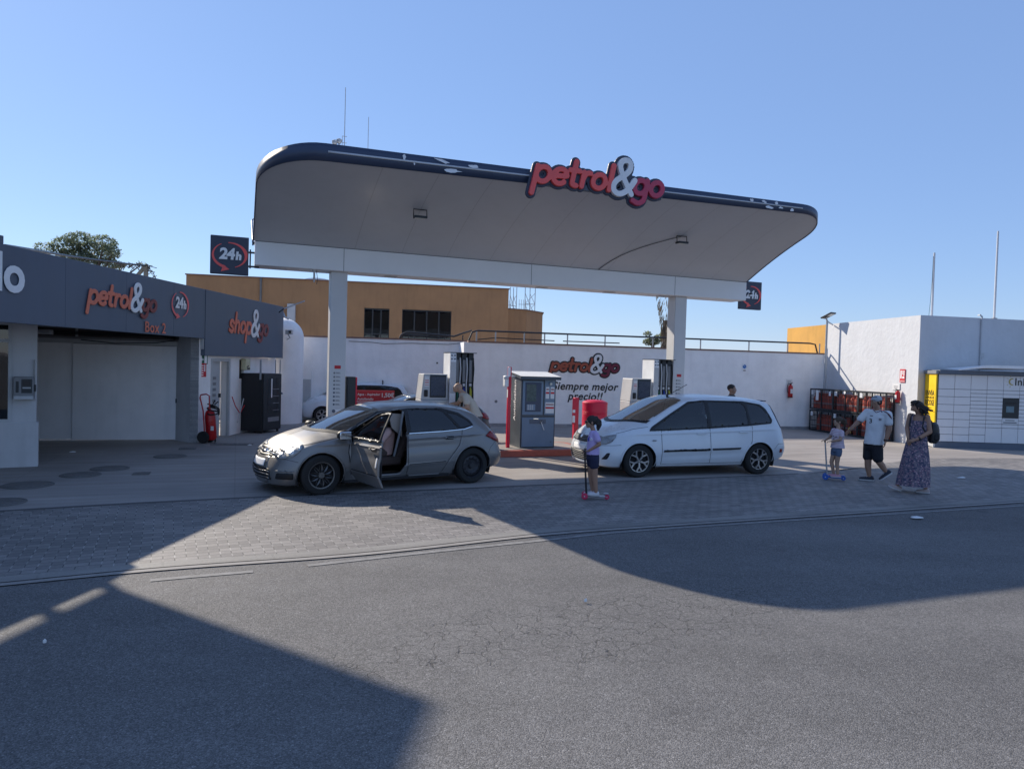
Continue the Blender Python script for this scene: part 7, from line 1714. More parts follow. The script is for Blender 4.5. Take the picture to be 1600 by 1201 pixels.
def face_bits(parent, c, Rm, s=1.0, glasses=False):
    c = Vector(c)
    if glasses:
        m = MB()
        for y in (-1, 1): m.ell(c+Rm @ (Vector((-.090, y*.030, .004))*s), (.012*s, .026*s, .020*s), 14, 8, M=Rm); m.tube([c+Rm @ (Vector((-.078, y*.058, .008))*s), c+Rm @ (Vector((.0, y*.080, .006))*s)], .004*s, 5)
        m.tube([c+Rm @ (Vector((-.098, -.012, .010))*s), c+Rm @ (Vector((-.098, .012, .010))*s)], .005*s, 5); m.build('sunglasses', MT['black'], parent, smooth=60)
    else:
        for y in (-1, 1):
            e = MB().ell(c+Rm @ (Vector((-.078, y*.030, .002))*s), (.010*s, .014*s, .008*s), 12, 8, M=Rm).build('eye', MT['white'], parent, smooth=60)
            MB().ell(c+Rm @ (Vector((-.086, y*.030, .002))*s), (.005*s, .006*s, .006*s), 8, 6, M=Rm).build('iris', MT['black'], e, smooth=60)
def shoe(parent, heel, yaw, mats, s=1.0, pitch=0, lace=None):
    Rm = Matrix.Rotation(yaw, 3, 'Z') @ Matrix.Rotation(pitch, 3, 'Y'); h = Vector(heel)
    def P(*p): return h+Rm @ (Vector(p)*s)
    u = MB(); u.loft([[P(x, math.cos(a)*w, .03+max(-.012, math.sin(a)*hh)) for a in [2*math.pi*k/14 for k in range(14)]] for x, w, hh in ((.045, .018, .03), (.035, .034, .06), (0, .038, .075), (-.06, .040, .060), (-.12, .045, .042), (-.17, .044, .034), (-.205, .030, .024), (-.215, .012, .014))])
    o = u.build('shoe', mats[0], parent, smooth=70)
    so = MB(); so.loft([[P(x, -w, z), P(x, w, z), P(x, w, z+.024), P(x, -w, z+.024)] for x, w, z in ((.05, .020, .004), (.035, .038, .0), (-.06, .042, .0), (-.12, .048, .0), (-.18, .046, .0), (-.215, .028, .004), (-.225, .010, .010))]); so.build('sole', mats[1], o, smooth=50)
    if lace:
        m = MB()
        for k in range(4): x = -.07-.022*k; z = .088-.010*k; m.tube([P(x, -.022, z-.004), P(x, 0, z+.003), P(x, .022, z-.004)], .004*s, 5)
        m.build('laces', lace, o)
    return o
def person(label, px, py, D, h=None):
    p = ap(px, py, D); az = math.atan2(p.x, p.y)
    return root('person', label, 'person', (p.x, p.y, 0.012), -az)
CL = lambda n, c, r=.85, **k: M(n, c, r, **k)
# ---- man in cap ----
pm_ = person('man in white shirt, black shorts and pale cap pointing left as he walks', 1358, 752, 13.40); g = pm_
b = MB()
shL, shR = V3(-.085, .07, 1.285), V3(.265, -.06, 1.27); nk = V3(.085, 0, 1.36); hd = V3(.065, -.02, 1.505)
yaw = R(38)
limb(b, [V3(.09, .0, 1.30), nk, hd-V3(0, 0, .05)], [.06, .052, .052]); Rm = head(b, hd, yaw, .95, 0)
torso(b, [((.04, 0, .72), .14, .10), ((.06, 0, .85), .145, .11), ((.08, 0, 1.05), .15, .11), ((.09, 0, 1.22), .165, .095), ((.09, 0, 1.30), .09, .06)], R(-20))
limb(b, [shL, V3(-.235, .02, 1.09), V3(-.355, -.05, .955)], [.058, .045, .030]); hand(b, V3(-.36, -.05, .95), V3(-.62, -.15, -.75), V3(.4, -.8, -.2), .95, .45, 1)
limb(b, [shR, V3(.30, -.10, 1.0), V3(.245, -.15, .79)], [.060, .047, .032]); hand(b, V3(.243, -.15, .785), V3(-.12, -.1, -1), V3(-.9, 0, .1), .95, .5, 1)
limb(b, [V3(-.01, .06, .74), V3(-.035, .03, .41), V3(-.03, .03, .27), V3(.0, .03, .09)], [.095, .064, .060, .036]); limb(b, [V3(.09, -.06, .74), V3(.125, -.06, .42), V3(.21, -.03, .30), V3(.285, -.02, .185)], [.095, .064, .058, .036])
b.ell(V3(-.02, .03, .06), (.05, .035, .035)); b.ell(V3(.285, -.02, .16), (.04, .035, .04))
remesh(b, 'body', SKIN, g, .0065, 3); face_bits(g, hd, Rm, .95)
c = MB(); torso(c, [((.055, -.01, .700), .170, .165), ((.055, -.01, .745), .170, .165), ((.06, -.01, .80), .168, .158), ((.07, 0, .95), .165, .135), ((.08, 0, 1.10), .175, .125), ((.09, 0, 1.22), .185, .108), ((.09, 0, 1.305), .12, .075), ((.088, 0, 1.335), .07, .058)], R(-20))
limb(c, [shL+V3(.01, 0, .0), V3(-.185, .03, 1.155)], [.078, .070]); limb(c, [shR, V3(.285, -.08, 1.115)], [.078, .072]); limb(c, [shL, V3(.09, 0, 1.27), shR], [.07, .085, .07])
SHW = CL('white_jersey', (.66, .67, .68), bump=.003, bs=9); sh = remesh(c, 'shirt', SHW, g, .008, 2)
stp = M('jersey_trim', (.10, .02, .03), .8)
bvS = None
def on_cloth(ob, name, mat, pts, w, n_off=.003, parent=None):
    """ribbon laid on to a garment along a path seen from the front"""
    me = ob.data; bv = BVHTree.FromPolygons([v.co.copy() for v in me.vertices], [tuple(p.vertices) for p in me.polygons]); P = []
    for i in range(len(pts)-1):
        a, c_ = Vector(pts[i]), Vector(pts[i+1]); k = max(1, int((c_-a).length/.012)); P += [a+(c_-a)*t/k for t in range(k)]
    P.append(Vector(pts[-1])); Vv = []
    for i, p in enumerate(P):
        d = (P[min(i+1, len(P)-1)]-P[max(i-1, 0)]).normalized(); n = Vector((-d.y, d.x))
        for q in (-w/2, w/2):
            c_ = p+n*q; h = bv.ray_cast(Vector((c_.x, -2, c_.y)), Vector((0, 1, 0)))
            if h[0] is None: h = bv.find_nearest(Vector((c_.x, -.15, c_.y)))
            Vv.append(h[0]+h[1]*n_off)
    m = MB(); m.add(Vv, [(2*i, 2*i+1, 2*i+3, 2*i+2) for i in range(len(P)-1)]); o = m.build(name, mat, parent or ob); s_ = o.modifiers.new('s', 'SOLIDIFY'); s_.thickness = .002; s_.offset = 1; return o
def on_text(ob, txt, mat, x, z, h, bold=.01):
    me0 = ob.data; bv = BVHTree.FromPolygons([v.co.copy() for v in me0.vertices], [tuple(p.vertices) for p in me0.polygons]); me = text_mesh(txt, h, bold=bold*h); me.transform(Matrix.Translation((x, 0, z)) @ XZ.to_4x4())
    for v in me.vertices:
        hh = bv.ray_cast(Vector((v.co.x, -2, v.co.z)), Vector((0, 1, 0)))
        if hh[0]: v.co = hh[0]+hh[1]*.004
    me.materials.clear(); me.materials.append(mat); o = bpy.data.objects.new('print', me); return link(o, ob)
for k in (0, 1, 2): on_cloth(sh, 'shoulder_stripe', stp, [(.175+.025*k, 1.34-.006*k), (.25+.022*k, 1.30-.012*k), (.31+.012*k, 1.22-.012*k)], .009)
on_cloth(sh, 'sleeve_trim', stp, [(-.235, 1.125), (-.20, 1.115), (-.155, 1.09)], .014); on_cloth(sh, 'sleeve_trim', stp, [(.215, 1.075), (.285, 1.06), (.35, 1.075)], .014)
on_text(sh, '3', MT['black'], -.045, 1.10, .12); on_cloth(sh, 'crest', CL('crest', (.25, .24, .26)), [(.14, 1.20), (.14, 1.155)], .045); on_cloth(sh, 'logo_mark', MT['black'], [(-.03, 1.235), (.02, 1.235)], .014)
on_cloth(sh, 'collar', stp, [(.02, 1.345), (.07, 1.30), (.13, 1.325), (.155, 1.36)], .012)
c = MB(); torso(c, [((.045, 0, .60), .150, .115), ((.045, 0, .68), .160, .140)], R(-20))
limb(c, [V3(-.02, .05, .70), V3(-.04, .04, .455)], [.108, .092]); limb(c, [V3(.10, -.05, .70), V3(.13, -.055, .445)], [.110, .095]); remesh(c, 'shorts', CL('black_shorts', (.014, .015, .022), .8), g, .008, 2)
c = MB(); Rc = Rm; c.ell(hd+Rm @ V3(.012, 0, .045)*.95, (.097, .082, .075), 18, 12, M=Rm); c.loft([[hd+Rm @ (Vector((x, w*math.cos(a), .035+(.006 if math.sin(a) > 0 else 0)+.008*math.cos(a*1)*0))) for a in [2*math.pi*k/12 for k in range(12)]] for x, w in ((-.07, .062), (-.11, .060), (-.145, .048), (-.16, .025))])
cp = remesh(c, 'cap', CL('pale_cap', (.40, .42, .45)), g, .006, 2); hr = MB(); hr.ell(hd+Rm @ V3(.03, 0, .0), (.082, .080, .075), 16, 10, M=Rm); remesh(hr, 'hair', HAIR, g, .008, 1)
bm_c = MB().tube([hd+Rm @ V3(-.085*math.cos(a), .083*math.sin(a), .075+.02*math.cos(a)) for a in [R(-60+12*k) for k in range(11)]], .006, 6).build('cap_band', MT['black'], cp)
dks = CL('trainer_dark', (.03, .035, .05)); lts = CL('trainer_sole', (.5, .5, .5))
shoe(g, V3(.035, .03, 0), R(6), (dks, lts), .98, 0, MT['white']); shoe(g, V3(.345, -.02, .155), R(10), (dks, lts), .98, R(-38), MT['white'])
MB().lathe([(.034, -.012), (.038, 0), (.034, .012)], (.247, -.148, .80), (-.1, -.1, -1), 14).build('watch', MT['black'], g)
# ---- woman ----
wo = person('woman in long floral dress with dark hair and a black backpack', 1426, 770, 12.22); g = wo
b = MB(); hd = V3(.0, -.04, 1.475); yaw = R(30)
limb(b, [V3(.04, .02, 1.30), V3(.035, .0, 1.37), hd-V3(-.01, 0, .05)], [.052, .044, .044]); Rm = head(b, hd, yaw, .88, R(-22))
shL, shR = V3(-.085, .05, 1.315), V3(.165, -.03, 1.31)
torso(b, [((.03, 0, .80), .15, .11), ((.04, 0, 1.0), .13, .095), ((.04, 0, 1.18), .14, .10), ((.04, 0, 1.28), .14, .075), ((.04, 0, 1.335), .07, .045)], R(-18))
limb(b, [shL, V3(-.125, .0, 1.10), V3(-.105, -.10, .93)], [.046, .036, .024]); hand(b, V3(-.105, -.10, .925), V3(.2, -.2, -.9), V3(.3, .9, 0), .85, .5, -1)
limb(b, [shR, V3(.215, -.06, 1.06), V3(.03, -.19, .93)], [.050, .040, .026]); hand(b, V3(.025, -.192, .928), V3(-.9, -.1, -.35), V3(.1, .9, -.3), .88, .5, 1)
limb(b, [V3(-.04, .04, .78), V3(-.10, .0, .42), V3(-.235, -.02, .11)], [.10, .058, .034]); limb(b, [V3(.08, -.02, .78), V3(.12, .03, .42), V3(.19, .05, .09)], [.10, .058, .034])
remesh(b, 'body', SKIN, g, .0065, 3); face_bits(g, hd, Rm, .88, True)
def floral():
    m = M('floral_cloth', (.10, .085, .11), .85, var=0); t = m.node_tree; L = t.links.new; bs = t.nodes['Principled BSDF']; co = nd(t, 'ShaderNodeTexCoord')
    n0 = nd(t, 'ShaderNodeTexNoise'); n0.inputs['Scale'].default_value = 14; L(co.outputs['Object'], n0.inputs['Vector'])
    v = nd(t, 'ShaderNodeTexVoronoi'); v.inputs['Scale'].default_value = 26; L(co.outputs['Object'], v.inputs['Vector'])
    r = nd(t, 'ShaderNodeValToRGB'); r.color_ramp.elements[0].color = (.55, .45, .46, 1); r.color_ramp.elements[1].color = (.05, .055, .10, 1); r.color_ramp.elements[0].position = .18; r.color_ramp.elements[1].position = .5
    e = r.color_ramp.elements.new(.32); e.color = (.28, .10, .16, 1); mx = nd(t, 'ShaderNodeMix', data_type='RGBA', blend_type='MIX'); L(v.outputs['Distance'], r.inputs[0])
    r2 = nd(t, 'ShaderNodeValToRGB'); r2.color_ramp.elements[0].position = .42; r2.color_ramp.elements[1].position = .56; r2.color_ramp.elements[0].color = (.07, .08, .14, 1); r2.color_ramp.elements[1].color = (.34, .26, .28, 1)
    n1 = nd(t, 'ShaderNodeTexNoise'); n1.inputs['Scale'].default_value = 30; n1.inputs['Detail'].default_value = 3; L(co.outputs['Object'], n1.inputs['Vector']); L(n1.outputs[0], r2.inputs[0])
    L(n0.outputs[0], mx.inputs[0]); L(r.outputs[0], mx.inputs[6]); L(r2.outputs[0], mx.inputs[7]); L(mx.outputs[2], bs.inputs['Base Color']); return m
FL = floral(); c = MB()
def pleat(c_, rx, ry, amp, yaw, n=72, ph=0):
    out = []
    for k in range(n):
        a = 2*math.pi*k/n; f = 1+amp*math.sin(a*9+ph)+amp*.6*math.sin(a*5+1+ph); p = Vector((math.cos(a)*rx*f, math.sin(a)*ry*f, 0)); out.append(Vector(c_)+Matrix.Rotation(yaw, 3, 'Z') @ p)
    return out
lv = [((-.01, 0, .115), .255, .20, .05), ((.0, 0, .25), .245, .19, .05), ((.015, 0, .45), .225, .175, .045), ((.025, 0, .65), .20, .155, .03), ((.03, 0, .82), .175, .135, .015), ((.035, 0, .96), .150, .115, .005), ((.04, 0, 1.04), .145, .11, 0), ((.04, -.005, 1.16), .152, .12, 0), ((.04, -.005, 1.24), .145, .11, 0)]
c.loft([pleat(q, rx, ry, am, R(-18), ph=q[2]*2) for q, rx, ry, am in lv]); dr = c.build('dress', FL, g, smooth=60)
for x0, x1 in ((-.055, -.02), (.12, .09)): MB().tube([(x0, -.115, 1.235), (x0+.0, -.085, 1.31), (x1, .0, 1.345)], .009, 6).build('dress_strap', FL, dr)
c = MB(); c.ell(hd+Rm @ V3(.018, 0, .03), (.092, .080, .085), 18, 12, M=Rm); r_ = random.Random(4)
for k in range(46):
    a = r_.uniform(-2.2, 2.2); st_ = hd+Rm @ V3(.02+.05*math.cos(a)*.8, .07*math.sin(a), .03+r_.uniform(-.03, .05)); ln = r_.uniform(.10, .20); wind = V3(.9, -.1, -.55) if r_.random() < .6 else V3(.3, 0, -.9)
    c.tube([st_, st_+wind*ln*.5+V3(0, 0, -.01), st_+wind*ln+V3(r_.uniform(0, .05), 0, r_.uniform(-.04, .03))], [.018, .013, .005], 6)
for k in range(10): y = -.06+.012*k; c.tube([hd+Rm @ V3(-.04, y, .095), hd+Rm @ V3(-.085, y*1.2, .06), hd+Rm @ V3(-.082, y*1.35, .02)], [.016, .012, .006], 6)
remesh(c, 'hair', HAIR, g, .006, 1)
c = MB(); c.loft([[V3(.27, .10, 0)+V3(math.cos(a)*w, math.sin(a)*d_, z) for a in [2*math.pi*k/18 for k in range(18)]] for z, w, d_ in ((.86, .05, .09), (.89, .085, .13), (1.0, .095, .14), (1.1, .09, .135), (1.18, .07, .12), (1.22, .03, .06))]); bp = remesh(c, 'backpack_tmp', MT['black'], None, .01, 2)
bp.name = 'backpack'; bp.location = wo.location; bp.rotation_euler = wo.rotation_euler; tag(bp, 'black backpack on the back of the woman in the floral dress', 'backpack')
for pts in ([V3(.10, -.115, 1.14), V3(.125, -.10, 1.30), V3(.15, .0, 1.345), V3(.24, .08, 1.22)], [V3(-.085, -.06, 1.14), V3(-.075, -.05, 1.29), V3(-.05, .03, 1.345), V3(.1, .12, 1.28)], [V3(.105, -.115, 1.14), V3(.17, -.08, 1.02), V3(.22, .02, .95)]):
    MB().tube(pts, .014, 8).build('shoulder_strap', MT['black'], bp)
MB().box((.28, -.04, .92), (.3655, .16, 1.05)).build('pocket', MT['black'], bp, bevel=.02)
pk = CL('pale_sandal', (.45, .36, .34)); shoe(g, V3(-.215, -.02, .01), R(8), (pk, lts), .80, R(20)); shoe(g, V3(.215, .05, 0), R(12), (pk, lts), .80, 0)
MB().lathe([(.028, -.014), (.032, 0), (.028, .014)], (.065, -.178, .945), (-.9, -.3, -.35), 14).build('watch', MT['black'], g)
# ---- kick scooter ----
def scooter(label, loc, rz, deck, stem, whl, H, stemx=-.11, s=1.0, L_=.42):
    o = root('kick_scooter', label, 'scooter', loc, rz, None)
    MB().box((-.06*s, -.05*s, .035), (L_*.86, .05*s, .055)).build('deck', deck, o, bevel=.012)
    MB().prism([(-.12*s, -.085*s), (-.02*s, -.05*s), (-.02*s, .05*s), (-.12*s, .085*s)], .045, .075).build('front_block', deck, o, bevel=.01)
    st = MB().cyl((-.08*s, 0, .06), (stemx, 0, H), .016, .013, 10).build('stem', stem, o)
    MB().tube([(stemx+.0, -.12, H), (stemx, 0, H+.006), (stemx, .12, H)], .009, 8).build('handlebar', MT['black'], st)
    for y in (-1, 1): MB().cyl((stemx, y*.06, H), (stemx, y*.13, H), .016, n=10).build('grip', MT['black'], st)
    for x, y, r in ((-.11*s, -.105*s, .058*s), (-.11*s, .105*s, .058*s), (L_*.93, 0, .045*s)):
        w = MB(); w.lathe([(r*.55, -.012), (r*.9, -.012), (r, -.006), (r, .006), (r*.9, .012), (r*.55, .012)], (x, y, r), (0, 1, 0), 22, True).build('wheel', MT['rubber'] if whl is None else whl, o)
        MB().lathe([(.001, -.013), (r*.56, -.013), (r*.56, .013), (.001, .013)], (x, y, r), (0, 1, 0), 16).build('hub', MT['grey'] if whl is None else whl, o); MB().lathe([(.001, -.016), (r*.2, -.016), (r*.2, .016), (.001, .016)], (x, y, r), (0, 1, 0), 10).build('axle_cap', MT['lgrey'], o)
    MB().box((L_*.74, -.045*s, .085), (L_*1.02, .045*s, .098)).build('brake_guard', MT['black'] if whl is None else deck, o, bevel=.01); return o
# ---- girl 1 in lilac shirt ----
g1 = person('girl in lilac shirt and navy shorts standing on a pink-wheeled scooter', 923, 779, 10.76); g = g1
scooter('black kick scooter with pink wheels under the girl in lilac', g1.location, g1.rotation_euler.z, MT['steel'], MT['black'], M('pink_wheel', (.55, .03, .10), .4), .735, -.115, .85, .26)
b = MB(); hd = V3(-.035, 0, 1.165); yaw = R(12); s_ = .84
limb(b, [V3(.01, 0, 1.0), V3(.0, 0, 1.06), hd-V3(-.01, 0, .04)], [.042, .035, .036]); Rm = head(b, hd, yaw, s_, 0)
torso(b, [((.01, 0, .60), .085, .095), ((.01, 0, .75), .075, .085), ((.015, 0, .92), .078, .105), ((.015, 0, 1.01), .055, .085), ((.01, 0, 1.04), .035, .045)], 0)
limb(b, [V3(.05, -.095, .975), V3(.105, -.115, .845), V3(-.045, -.085, .745)], [.038, .029, .020]); hand(b, V3(-.05, -.084, .742), V3(-.95, .05, -.2), V3(0, .1, -1), .72, .75, 1)
limb(b, [V3(-.01, .095, .975), V3(.03, .12, .85), V3(-.055, .09, .75)], [.038, .029, .020]); hand(b, V3(-.06, .09, .748), V3(-.95, -.05, -.2), V3(0, -.1, -1), .72, .75, -1)
limb(b, [V3(-.02, .045, .60), V3(-.01, .045, .34), V3(.025, .04, .12)], [.062, .043, .028]); limb(b, [V3(.03, -.05, .60), V3(.05, -.045, .34), V3(.075, -.04, .12)], [.064, .045, .029])
remesh(b, 'body', SKIN, g, .0055, 3); face_bits(g, hd, Rm, s_, True)
c = MB(); torso(c, [((.01, 0, .675), .098, .105), ((.01, 0, .78), .092, .10), ((.015, 0, .93), .088, .112), ((.015, 0, 1.01), .062, .09), ((.01, 0, 1.045), .040, .048)], 0)
limb(c, [V3(.045, -.085, .98), V3(.075, -.11, .91)], [.05, .048]); limb(c, [V3(-.005, .085, .98), V3(.01, .11, .91)], [.05, .048]); sh = remesh(c, 'shirt', CL('lilac_shirt', (.46, .37, .64), bump=.002, bs=18), g, .0065, 2)
on_cloth(sh, 'print', MT['white'], [(-.03, .93), (-.01, .90)], .035); on_cloth(sh, 'print', CL('blue_print', (.05, .06, .4)), [(-.055, .96), (-.06, .88)], .02)
c = MB(); torso(c, [((.01, 0, .60), .10, .10), ((.01, 0, .69), .092, .10)], 0); limb(c, [V3(-.01, .04, .60), V3(-.005, .045, .525)], [.078, .074]); limb(c, [V3(.03, -.045, .60), V3(.035, -.048, .52)], [.08, .076]); remesh(c, 'shorts', CL('navy_shorts', (.015, .018, .05)), g, .0065, 2)
c = MB(); c.ell(hd+Rm @ V3(.020, 0, .030)*s_, (.084, .070, .080), 18, 12, M=Rm); r_ = random.Random(2); tb = hd+Rm @ V3(.085, 0, .07)
c.ell(tb, .026, 10, 8)
for k in range(26): d_ = V3(r_.uniform(.01, .075), r_.uniform(-.03, .03), 0); c.tube([tb, tb+d_*.7+V3(.012, 0, -.05), tb+d_+V3(.0, r_.uniform(-.02, .02), -.11), tb+d_*.6+V3(0, 0, -r_.uniform(.12, .20))], [.016, .018, .014, .005], 6)
remesh(c, 'hair', HAIR, g, .0055, 1)
whp = CL('white_trainer', (.60, .58, .60)); 
for hp, yw in ((V3(.095, -.035, .055), R(4)), (V3(.04, .035, .055), R(0))): shoe(g, hp, yw, (whp, lts), .70, 0, M('pink_lace', (.5, .12, .2), .6) if 'pink_lace' not in bpy.data.materials else bpy.data.materials['pink_lace'])
# ---- girl 2 in striped shirt ----
g2_ = person('small girl in pale striped shirt riding the blue scooter ahead of the man', 1299, 750, 13.42); g = g2_
scooter('blue kick scooter with silver stem under the small girl', g2_.location, g2_.rotation_euler.z, M('scooter_blue', (.02, .10, .40), .4), MT['steel'], bpy.data.materials['scooter_blue'], .72, -.135, .95, .22)
b = MB(); hd = V3(.075, 0, 1.105); yaw = R(20); s_ = .80
limb(b, [V3(.085, 0, .95), V3(.085, 0, 1.0), hd-V3(0, 0, .04)], [.040, .033, .034]); Rm = head(b, hd, yaw, s_, 0)
torso(b, [((.07, 0, .56), .085, .085), ((.075, 0, .70), .075, .078), ((.08, 0, .86), .080, .095), ((.085, 0, .95), .055, .075), ((.085, 0, .98), .032, .04)], R(-15))
limb(b, [V3(.0, .07, .93), V3(-.05, .09, .80), V3(-.125, .10, .735)], [.034, .026, .018]); hand(b, V3(-.125, .10, .733), V3(-.9, 0, -.1), V3(0, 0, -1), .62, .8, -1)
limb(b, [V3(.14, -.08, .91), V3(.13, -.12, .78), V3(-.02, -.11, .735)], [.036, .028, .019]); hand(b, V3(-.03, -.11, .733), V3(-.9, .05, -.1), V3(0, 0, -1), .62, .8, 1)
limb(b, [V3(.035, .035, .56), V3(-.01, .03, .33), V3(.035, .03, .12)], [.056, .038, .026]); limb(b, [V3(.10, -.035, .56), V3(.085, -.03, .33), V3(.105, -.03, .12)], [.058, .040, .027])
remesh(b, 'body', SKIN2, g, .0055, 3); face_bits(g, hd, Rm, s_)
def striped():
    m = M('striped_cloth', (.6, .5, .55), .85, var=0); t = m.node_tree; L = t.links.new; bs = t.nodes['Principled BSDF']; co = nd(t, 'ShaderNodeTexCoord'); w = nd(t, 'ShaderNodeTexWave'); w.bands_direction = 'Z'; w.inputs['Scale'].default_value = 11; w.inputs['Distortion'].default_value = .3; L(co.outputs['Object'], w.inputs['Vector'])
    r = nd(t, 'ShaderNodeValToRGB'); r.color_ramp.elements[0].position = .4; r.color_ramp.elements[1].position = .55; r.color_ramp.elements[0].color = (.50, .32, .40, 1); r.color_ramp.elements[1].color = (.62, .58, .62, 1); L(w.outputs[0], r.inputs[0]); L(r.outputs[0], bs.inputs['Base Color']); return m
c = MB(); torso(c, [((.085, 0, .61), .125, .115), ((.08, 0, .72), .105, .10), ((.08, 0, .86), .092, .105), ((.085, 0, .945), .062, .082), ((.085, 0, .98), .036, .044)], R(-15)); limb(c, [V3(.01, .06, .93), V3(-.02, .08, .865)], [.046, .044]); limb(c, [V3(.14, -.07, .91), V3(.145, -.09, .845)], [.05, .047]); sh = remesh(c, 'shirt', striped(), g, .0065, 2)
for x, z in ((.0, .835), (.03, .82), (.055, .83), (.01, .78), (.045, .765)): on_cloth(sh, 'print', MT['black'], [(x, z), (x+.012, z-.014)], .018)
c = MB(); torso(c, [((.07, 0, .54), .092, .09), ((.07, 0, .62), .09, .09)], R(-15)); limb(c, [V3(.035, .03, .56), V3(.025, .032, .50)], [.068, .062]); limb(c, [V3(.10, -.035, .56), V3(.10, -.035, .495)], [.07, .064]); remesh(c, 'shorts', CL('denim', (.10, .14, .22)), g, .0065, 2)
c = MB(); c.ell(hd+Rm @ V3(.020, 0, .030)*s_, (.080, .066, .076), 18, 12, M=Rm); tb = hd+Rm @ V3(.075, 0, .06); c.ell(tb, .022, 10, 8)
for k in range(20): d_ = V3(r_.uniform(.01, .08), r_.uniform(-.02, .02), 0); c.tube([tb, tb+d_*.7+V3(.01, 0, -.03), tb+d_+V3(.0, 0, -.09), tb+d_*.8+V3(0, 0, -r_.uniform(.10, .17))], [.014, .016, .012, .004], 6)
remesh(c, 'hair', HAIR2, g, .0055, 1)
pks = CL('pink_trainer', (.55, .28, .34))
for hp, yw in ((V3(.125, -.03, .055), R(4)), (V3(.05, .03, .055), R(0))): shoe(g, hp, yw, (pks, lts), .66, 0)
# ---- bald man at the pump ----
bd = person('bald man in cream shirt leaning over at the left pump', 722, 690, 15.5); g = bd
b = MB(); hd = V3(-.13, 0, 1.47); 
limb(b, [V3(.02, 0, 1.33), V3(-.06, 0, 1.40), hd-V3(-.03, 0, .03)], [.065, .056, .054]); Rm = head(b, hd, R(10), .98, R(-12))
torso(b, [((.28, 0, .85), .13, .15), ((.22, 0, 1.0), .12, .14), ((.12, 0, 1.18), .12, .16), ((.04, 0, 1.30), .10, .16), ((.0, 0, 1.36), .06, .08)], 0)
limb(b, [V3(.05, -.19, 1.29), V3(.10, -.23, 1.06), V3(-.09, -.20, 1.03)], [.058, .046, .032]); hand(b, V3(-.095, -.2, 1.03), V3(-1, 0, -.1), V3(0, 0, -1), .95, .6, 1)
limb(b, [V3(.02, .19, 1.29), V3(-.12, .22, 1.12), V3(-.28, .16, 1.10)], [.056, .045, .032]); hand(b, V3(-.28, .16, 1.10), V3(-1, 0, -.1), V3(0, 0, -1), .95, .6, -1)
limb(b, [V3(.27, -.08, .85), V3(.24, -.09, .46), V3(.28, -.09, .08)], [.10, .062, .04]); limb(b, [V3(.27, .08, .85), V3(.20, .09, .46), V3(.20, .09, .08)], [.10, .062, .04])
remesh(b, 'body', SKIN2, g, .0075, 3); face_bits(g, hd, Rm, .98)
c = MB(); torso(c, [((.30, 0, .86), .15, .165), ((.23, 0, 1.0), .14, .16), ((.13, 0, 1.18), .138, .172), ((.04, 0, 1.31), .112, .168), ((.0, 0, 1.365), .07, .085)], 0); limb(c, [V3(.05, -.18, 1.29), V3(.08, -.215, 1.17)], [.078, .072]); limb(c, [V3(.02, .18, 1.29), V3(-.05, .205, 1.21)], [.076, .07]); remesh(c, 'shirt', CL('cream_shirt', (.55, .50, .42), bump=.003, bs=9), g, .009, 2)
c = MB(); torso(c, [((.27, 0, .72), .15, .165), ((.29, 0, .88), .145, .16)], 0); limb(c, [V3(.26, -.08, .8), V3(.24, -.09, .45)], [.115, .09]); limb(c, [V3(.26, .08, .8), V3(.20, .09, .45)], [.115, .09]); remesh(c, 'shorts', CL('grey_shorts', (.12, .12, .13)), g, .009, 2)
shoe(g, V3(.32, -.09, 0), 0, (dks, lts), 1.0); shoe(g, V3(.24, .09, 0), 0, (dks, lts), 1.0)
# ---- man behind the white car ----
mb_ = person('dark-haired man in dark shirt whose head shows above the white car', 1141, 690, 16.2); g = mb_
b = MB(); hd = V3(0, 0, 1.585); limb(b, [V3(-.01, 0, 1.42), V3(-.01, 0, 1.48), hd-V3(.0, 0, .05)], [.062, .054, .052]); Rm = head(b, hd, R(165), .98, 0)
torso(b, [((0, 0, .88), .12, .15), ((0, 0, 1.1), .115, .14), ((0, 0, 1.32), .12, .18), ((-.005, 0, 1.42), .07, .11), ((-.005, 0, 1.45), .05, .06)], 0)
for y in (-1, 1): limb(b, [V3(0, y*.19, 1.36), V3(-.02, y*.24, 1.10), V3(.08, y*.24, .88)], [.056, .045, .03]); hand(b, V3(.08, y*.24, .875), V3(.3, 0, -.9), V3(0, -y, 0), .95, .5, y); limb(b, [V3(0, y*.09, .88), V3(.01, y*.10, .48), V3(-.02, y*.10, .08)], [.10, .062, .04])
remesh(b, 'body', SKIN, g, .0085, 3); face_bits(g, hd, Rm, .98)
c = MB(); torso(c, [((0, 0, .86), .14, .165), ((0, 0, 1.1), .135, .16), ((0, 0, 1.32), .138, .195), ((-.005, 0, 1.43), .085, .12), ((-.005, 0, 1.465), .058, .066)], 0)
for y in (-1, 1): limb(c, [V3(0, y*.18, 1.36), V3(-.01, y*.225, 1.20)], [.076, .068])
remesh(c, 'shirt', CL('dark_shirt', (.02, .02, .028)), g, .009, 2); c = MB(); torso(c, [((0, 0, .80), .14, .165), ((0, 0, .92), .135, .16)], 0)
for y in (-1, 1): limb(c, [V3(0, y*.09, .84), V3(.01, y*.10, .45)], [.11, .09])
remesh(c, 'shorts', CL('dark_shorts', (.03, .03, .035)), g, .009, 2); c = MB(); c.ell(hd+Rm @ V3(.022, 0, .038), (.092, .079, .082), 18, 12, M=Rm); remesh(c, 'hair', HAIR, g, .008, 1)
for y in (-1, 1): shoe(g, V3(-.06, y*.1, 0), math.pi, (dks, lts), 1.0)
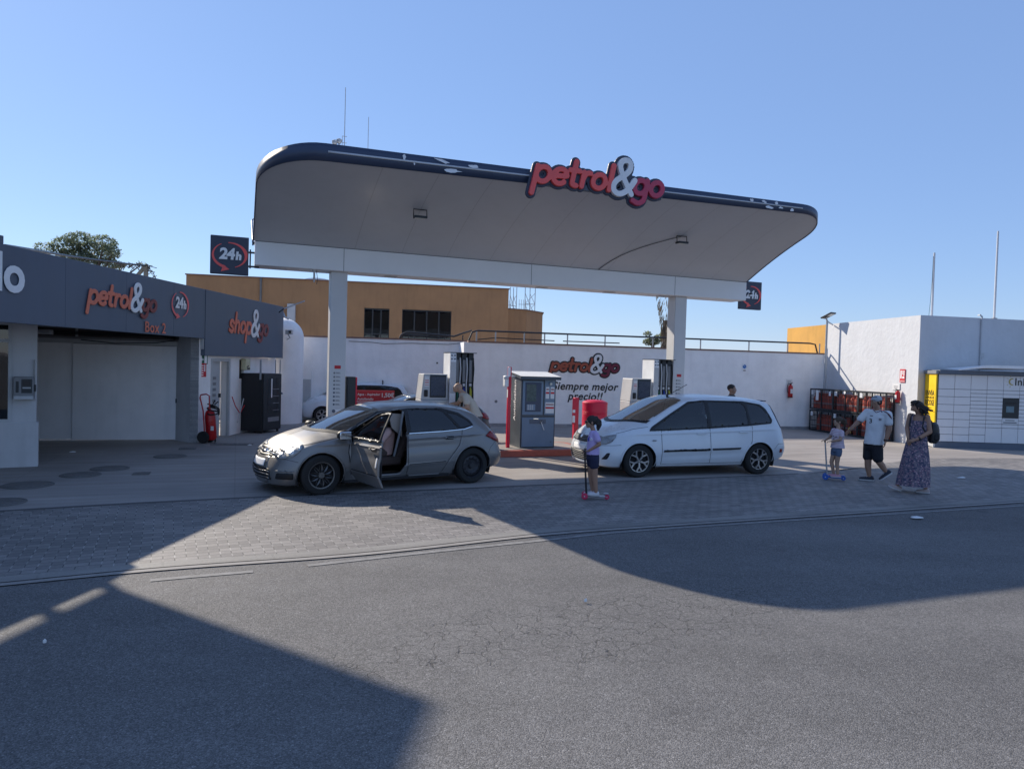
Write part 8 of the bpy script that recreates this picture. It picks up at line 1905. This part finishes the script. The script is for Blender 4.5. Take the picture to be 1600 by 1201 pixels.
# ---- person sitting in the grey car ----
dr_ = root('person', 'person sitting inside the grey car with one pale sleeve on the steering wheel', 'person', rt2.location, gang); g = dr_
b = MB(); hd = V3(1.13, -.30, 1.10); limb(b, [V3(1.22, -.33, .92), V3(1.18, -.32, 1.0), hd-V3(-.01, 0, .04)], [.06, .052, .05]); Rm = head(b, hd, R(-25), .95, R(-15))
torso(b, [((1.20, -.34, .50), .12, .16), ((1.24, -.34, .65), .11, .15), ((1.25, -.34, .82), .115, .17), ((1.23, -.33, .92), .07, .11)], 0)
limb(b, [V3(1.20, -.52, .88), V3(1.02, -.58, .70), V3(.80, -.46, .80)], [.056, .045, .03]); hand(b, V3(.795, -.46, .80), V3(-1, .1, .3), V3(0, .3, -1), .95, .9, 1)
limb(b, [V3(1.20, -.16, .88), V3(1.0, -.12, .72), V3(.80, -.24, .80)], [.056, .045, .03]); hand(b, V3(.795, -.24, .80), V3(-1, -.1, .3), V3(0, -.3, -1), .95, .9, -1)
limb(b, [V3(1.18, -.42, .52), V3(.78, -.44, .56), V3(.66, -.44, .30)], [.09, .065, .045]); limb(b, [V3(1.18, -.26, .52), V3(.78, -.24, .56), V3(.66, -.24, .30)], [.09, .065, .045]); remesh(b, 'body', SKIN, g, .008, 3); face_bits(g, hd, Rm, .95)
c = MB(); torso(c, [((1.20, -.34, .50), .135, .175), ((1.24, -.34, .65), .125, .165), ((1.25, -.34, .84), .128, .185), ((1.23, -.33, .94), .085, .12)], 0); limb(c, [V3(1.20, -.51, .87), V3(1.02, -.57, .71), V3(.90, -.52, .755)], [.076, .064, .052]); limb(c, [V3(1.20, -.17, .87), V3(1.05, -.13, .76)], [.074, .06]); remesh(c, 'shirt', CL('pale_pink_shirt', (.60, .38, .33), bump=.004, bs=12), g, .008, 2)
c = MB(); limb(c, [V3(1.18, -.42, .52), V3(.78, -.44, .56), V3(.68, -.44, .34)], [.10, .078, .06]); limb(c, [V3(1.18, -.26, .52), V3(.78, -.24, .56), V3(.68, -.24, .34)], [.10, .078, .06]); remesh(c, 'trousers', CL('brown_trousers', (.10, .07, .06)), g, .009, 2)
c = MB(); c.ell(hd+Rm @ V3(.022, 0, .035), (.090, .077, .082), 18, 12, M=Rm); remesh(c, 'hair', HAIR, g, .008, 1)
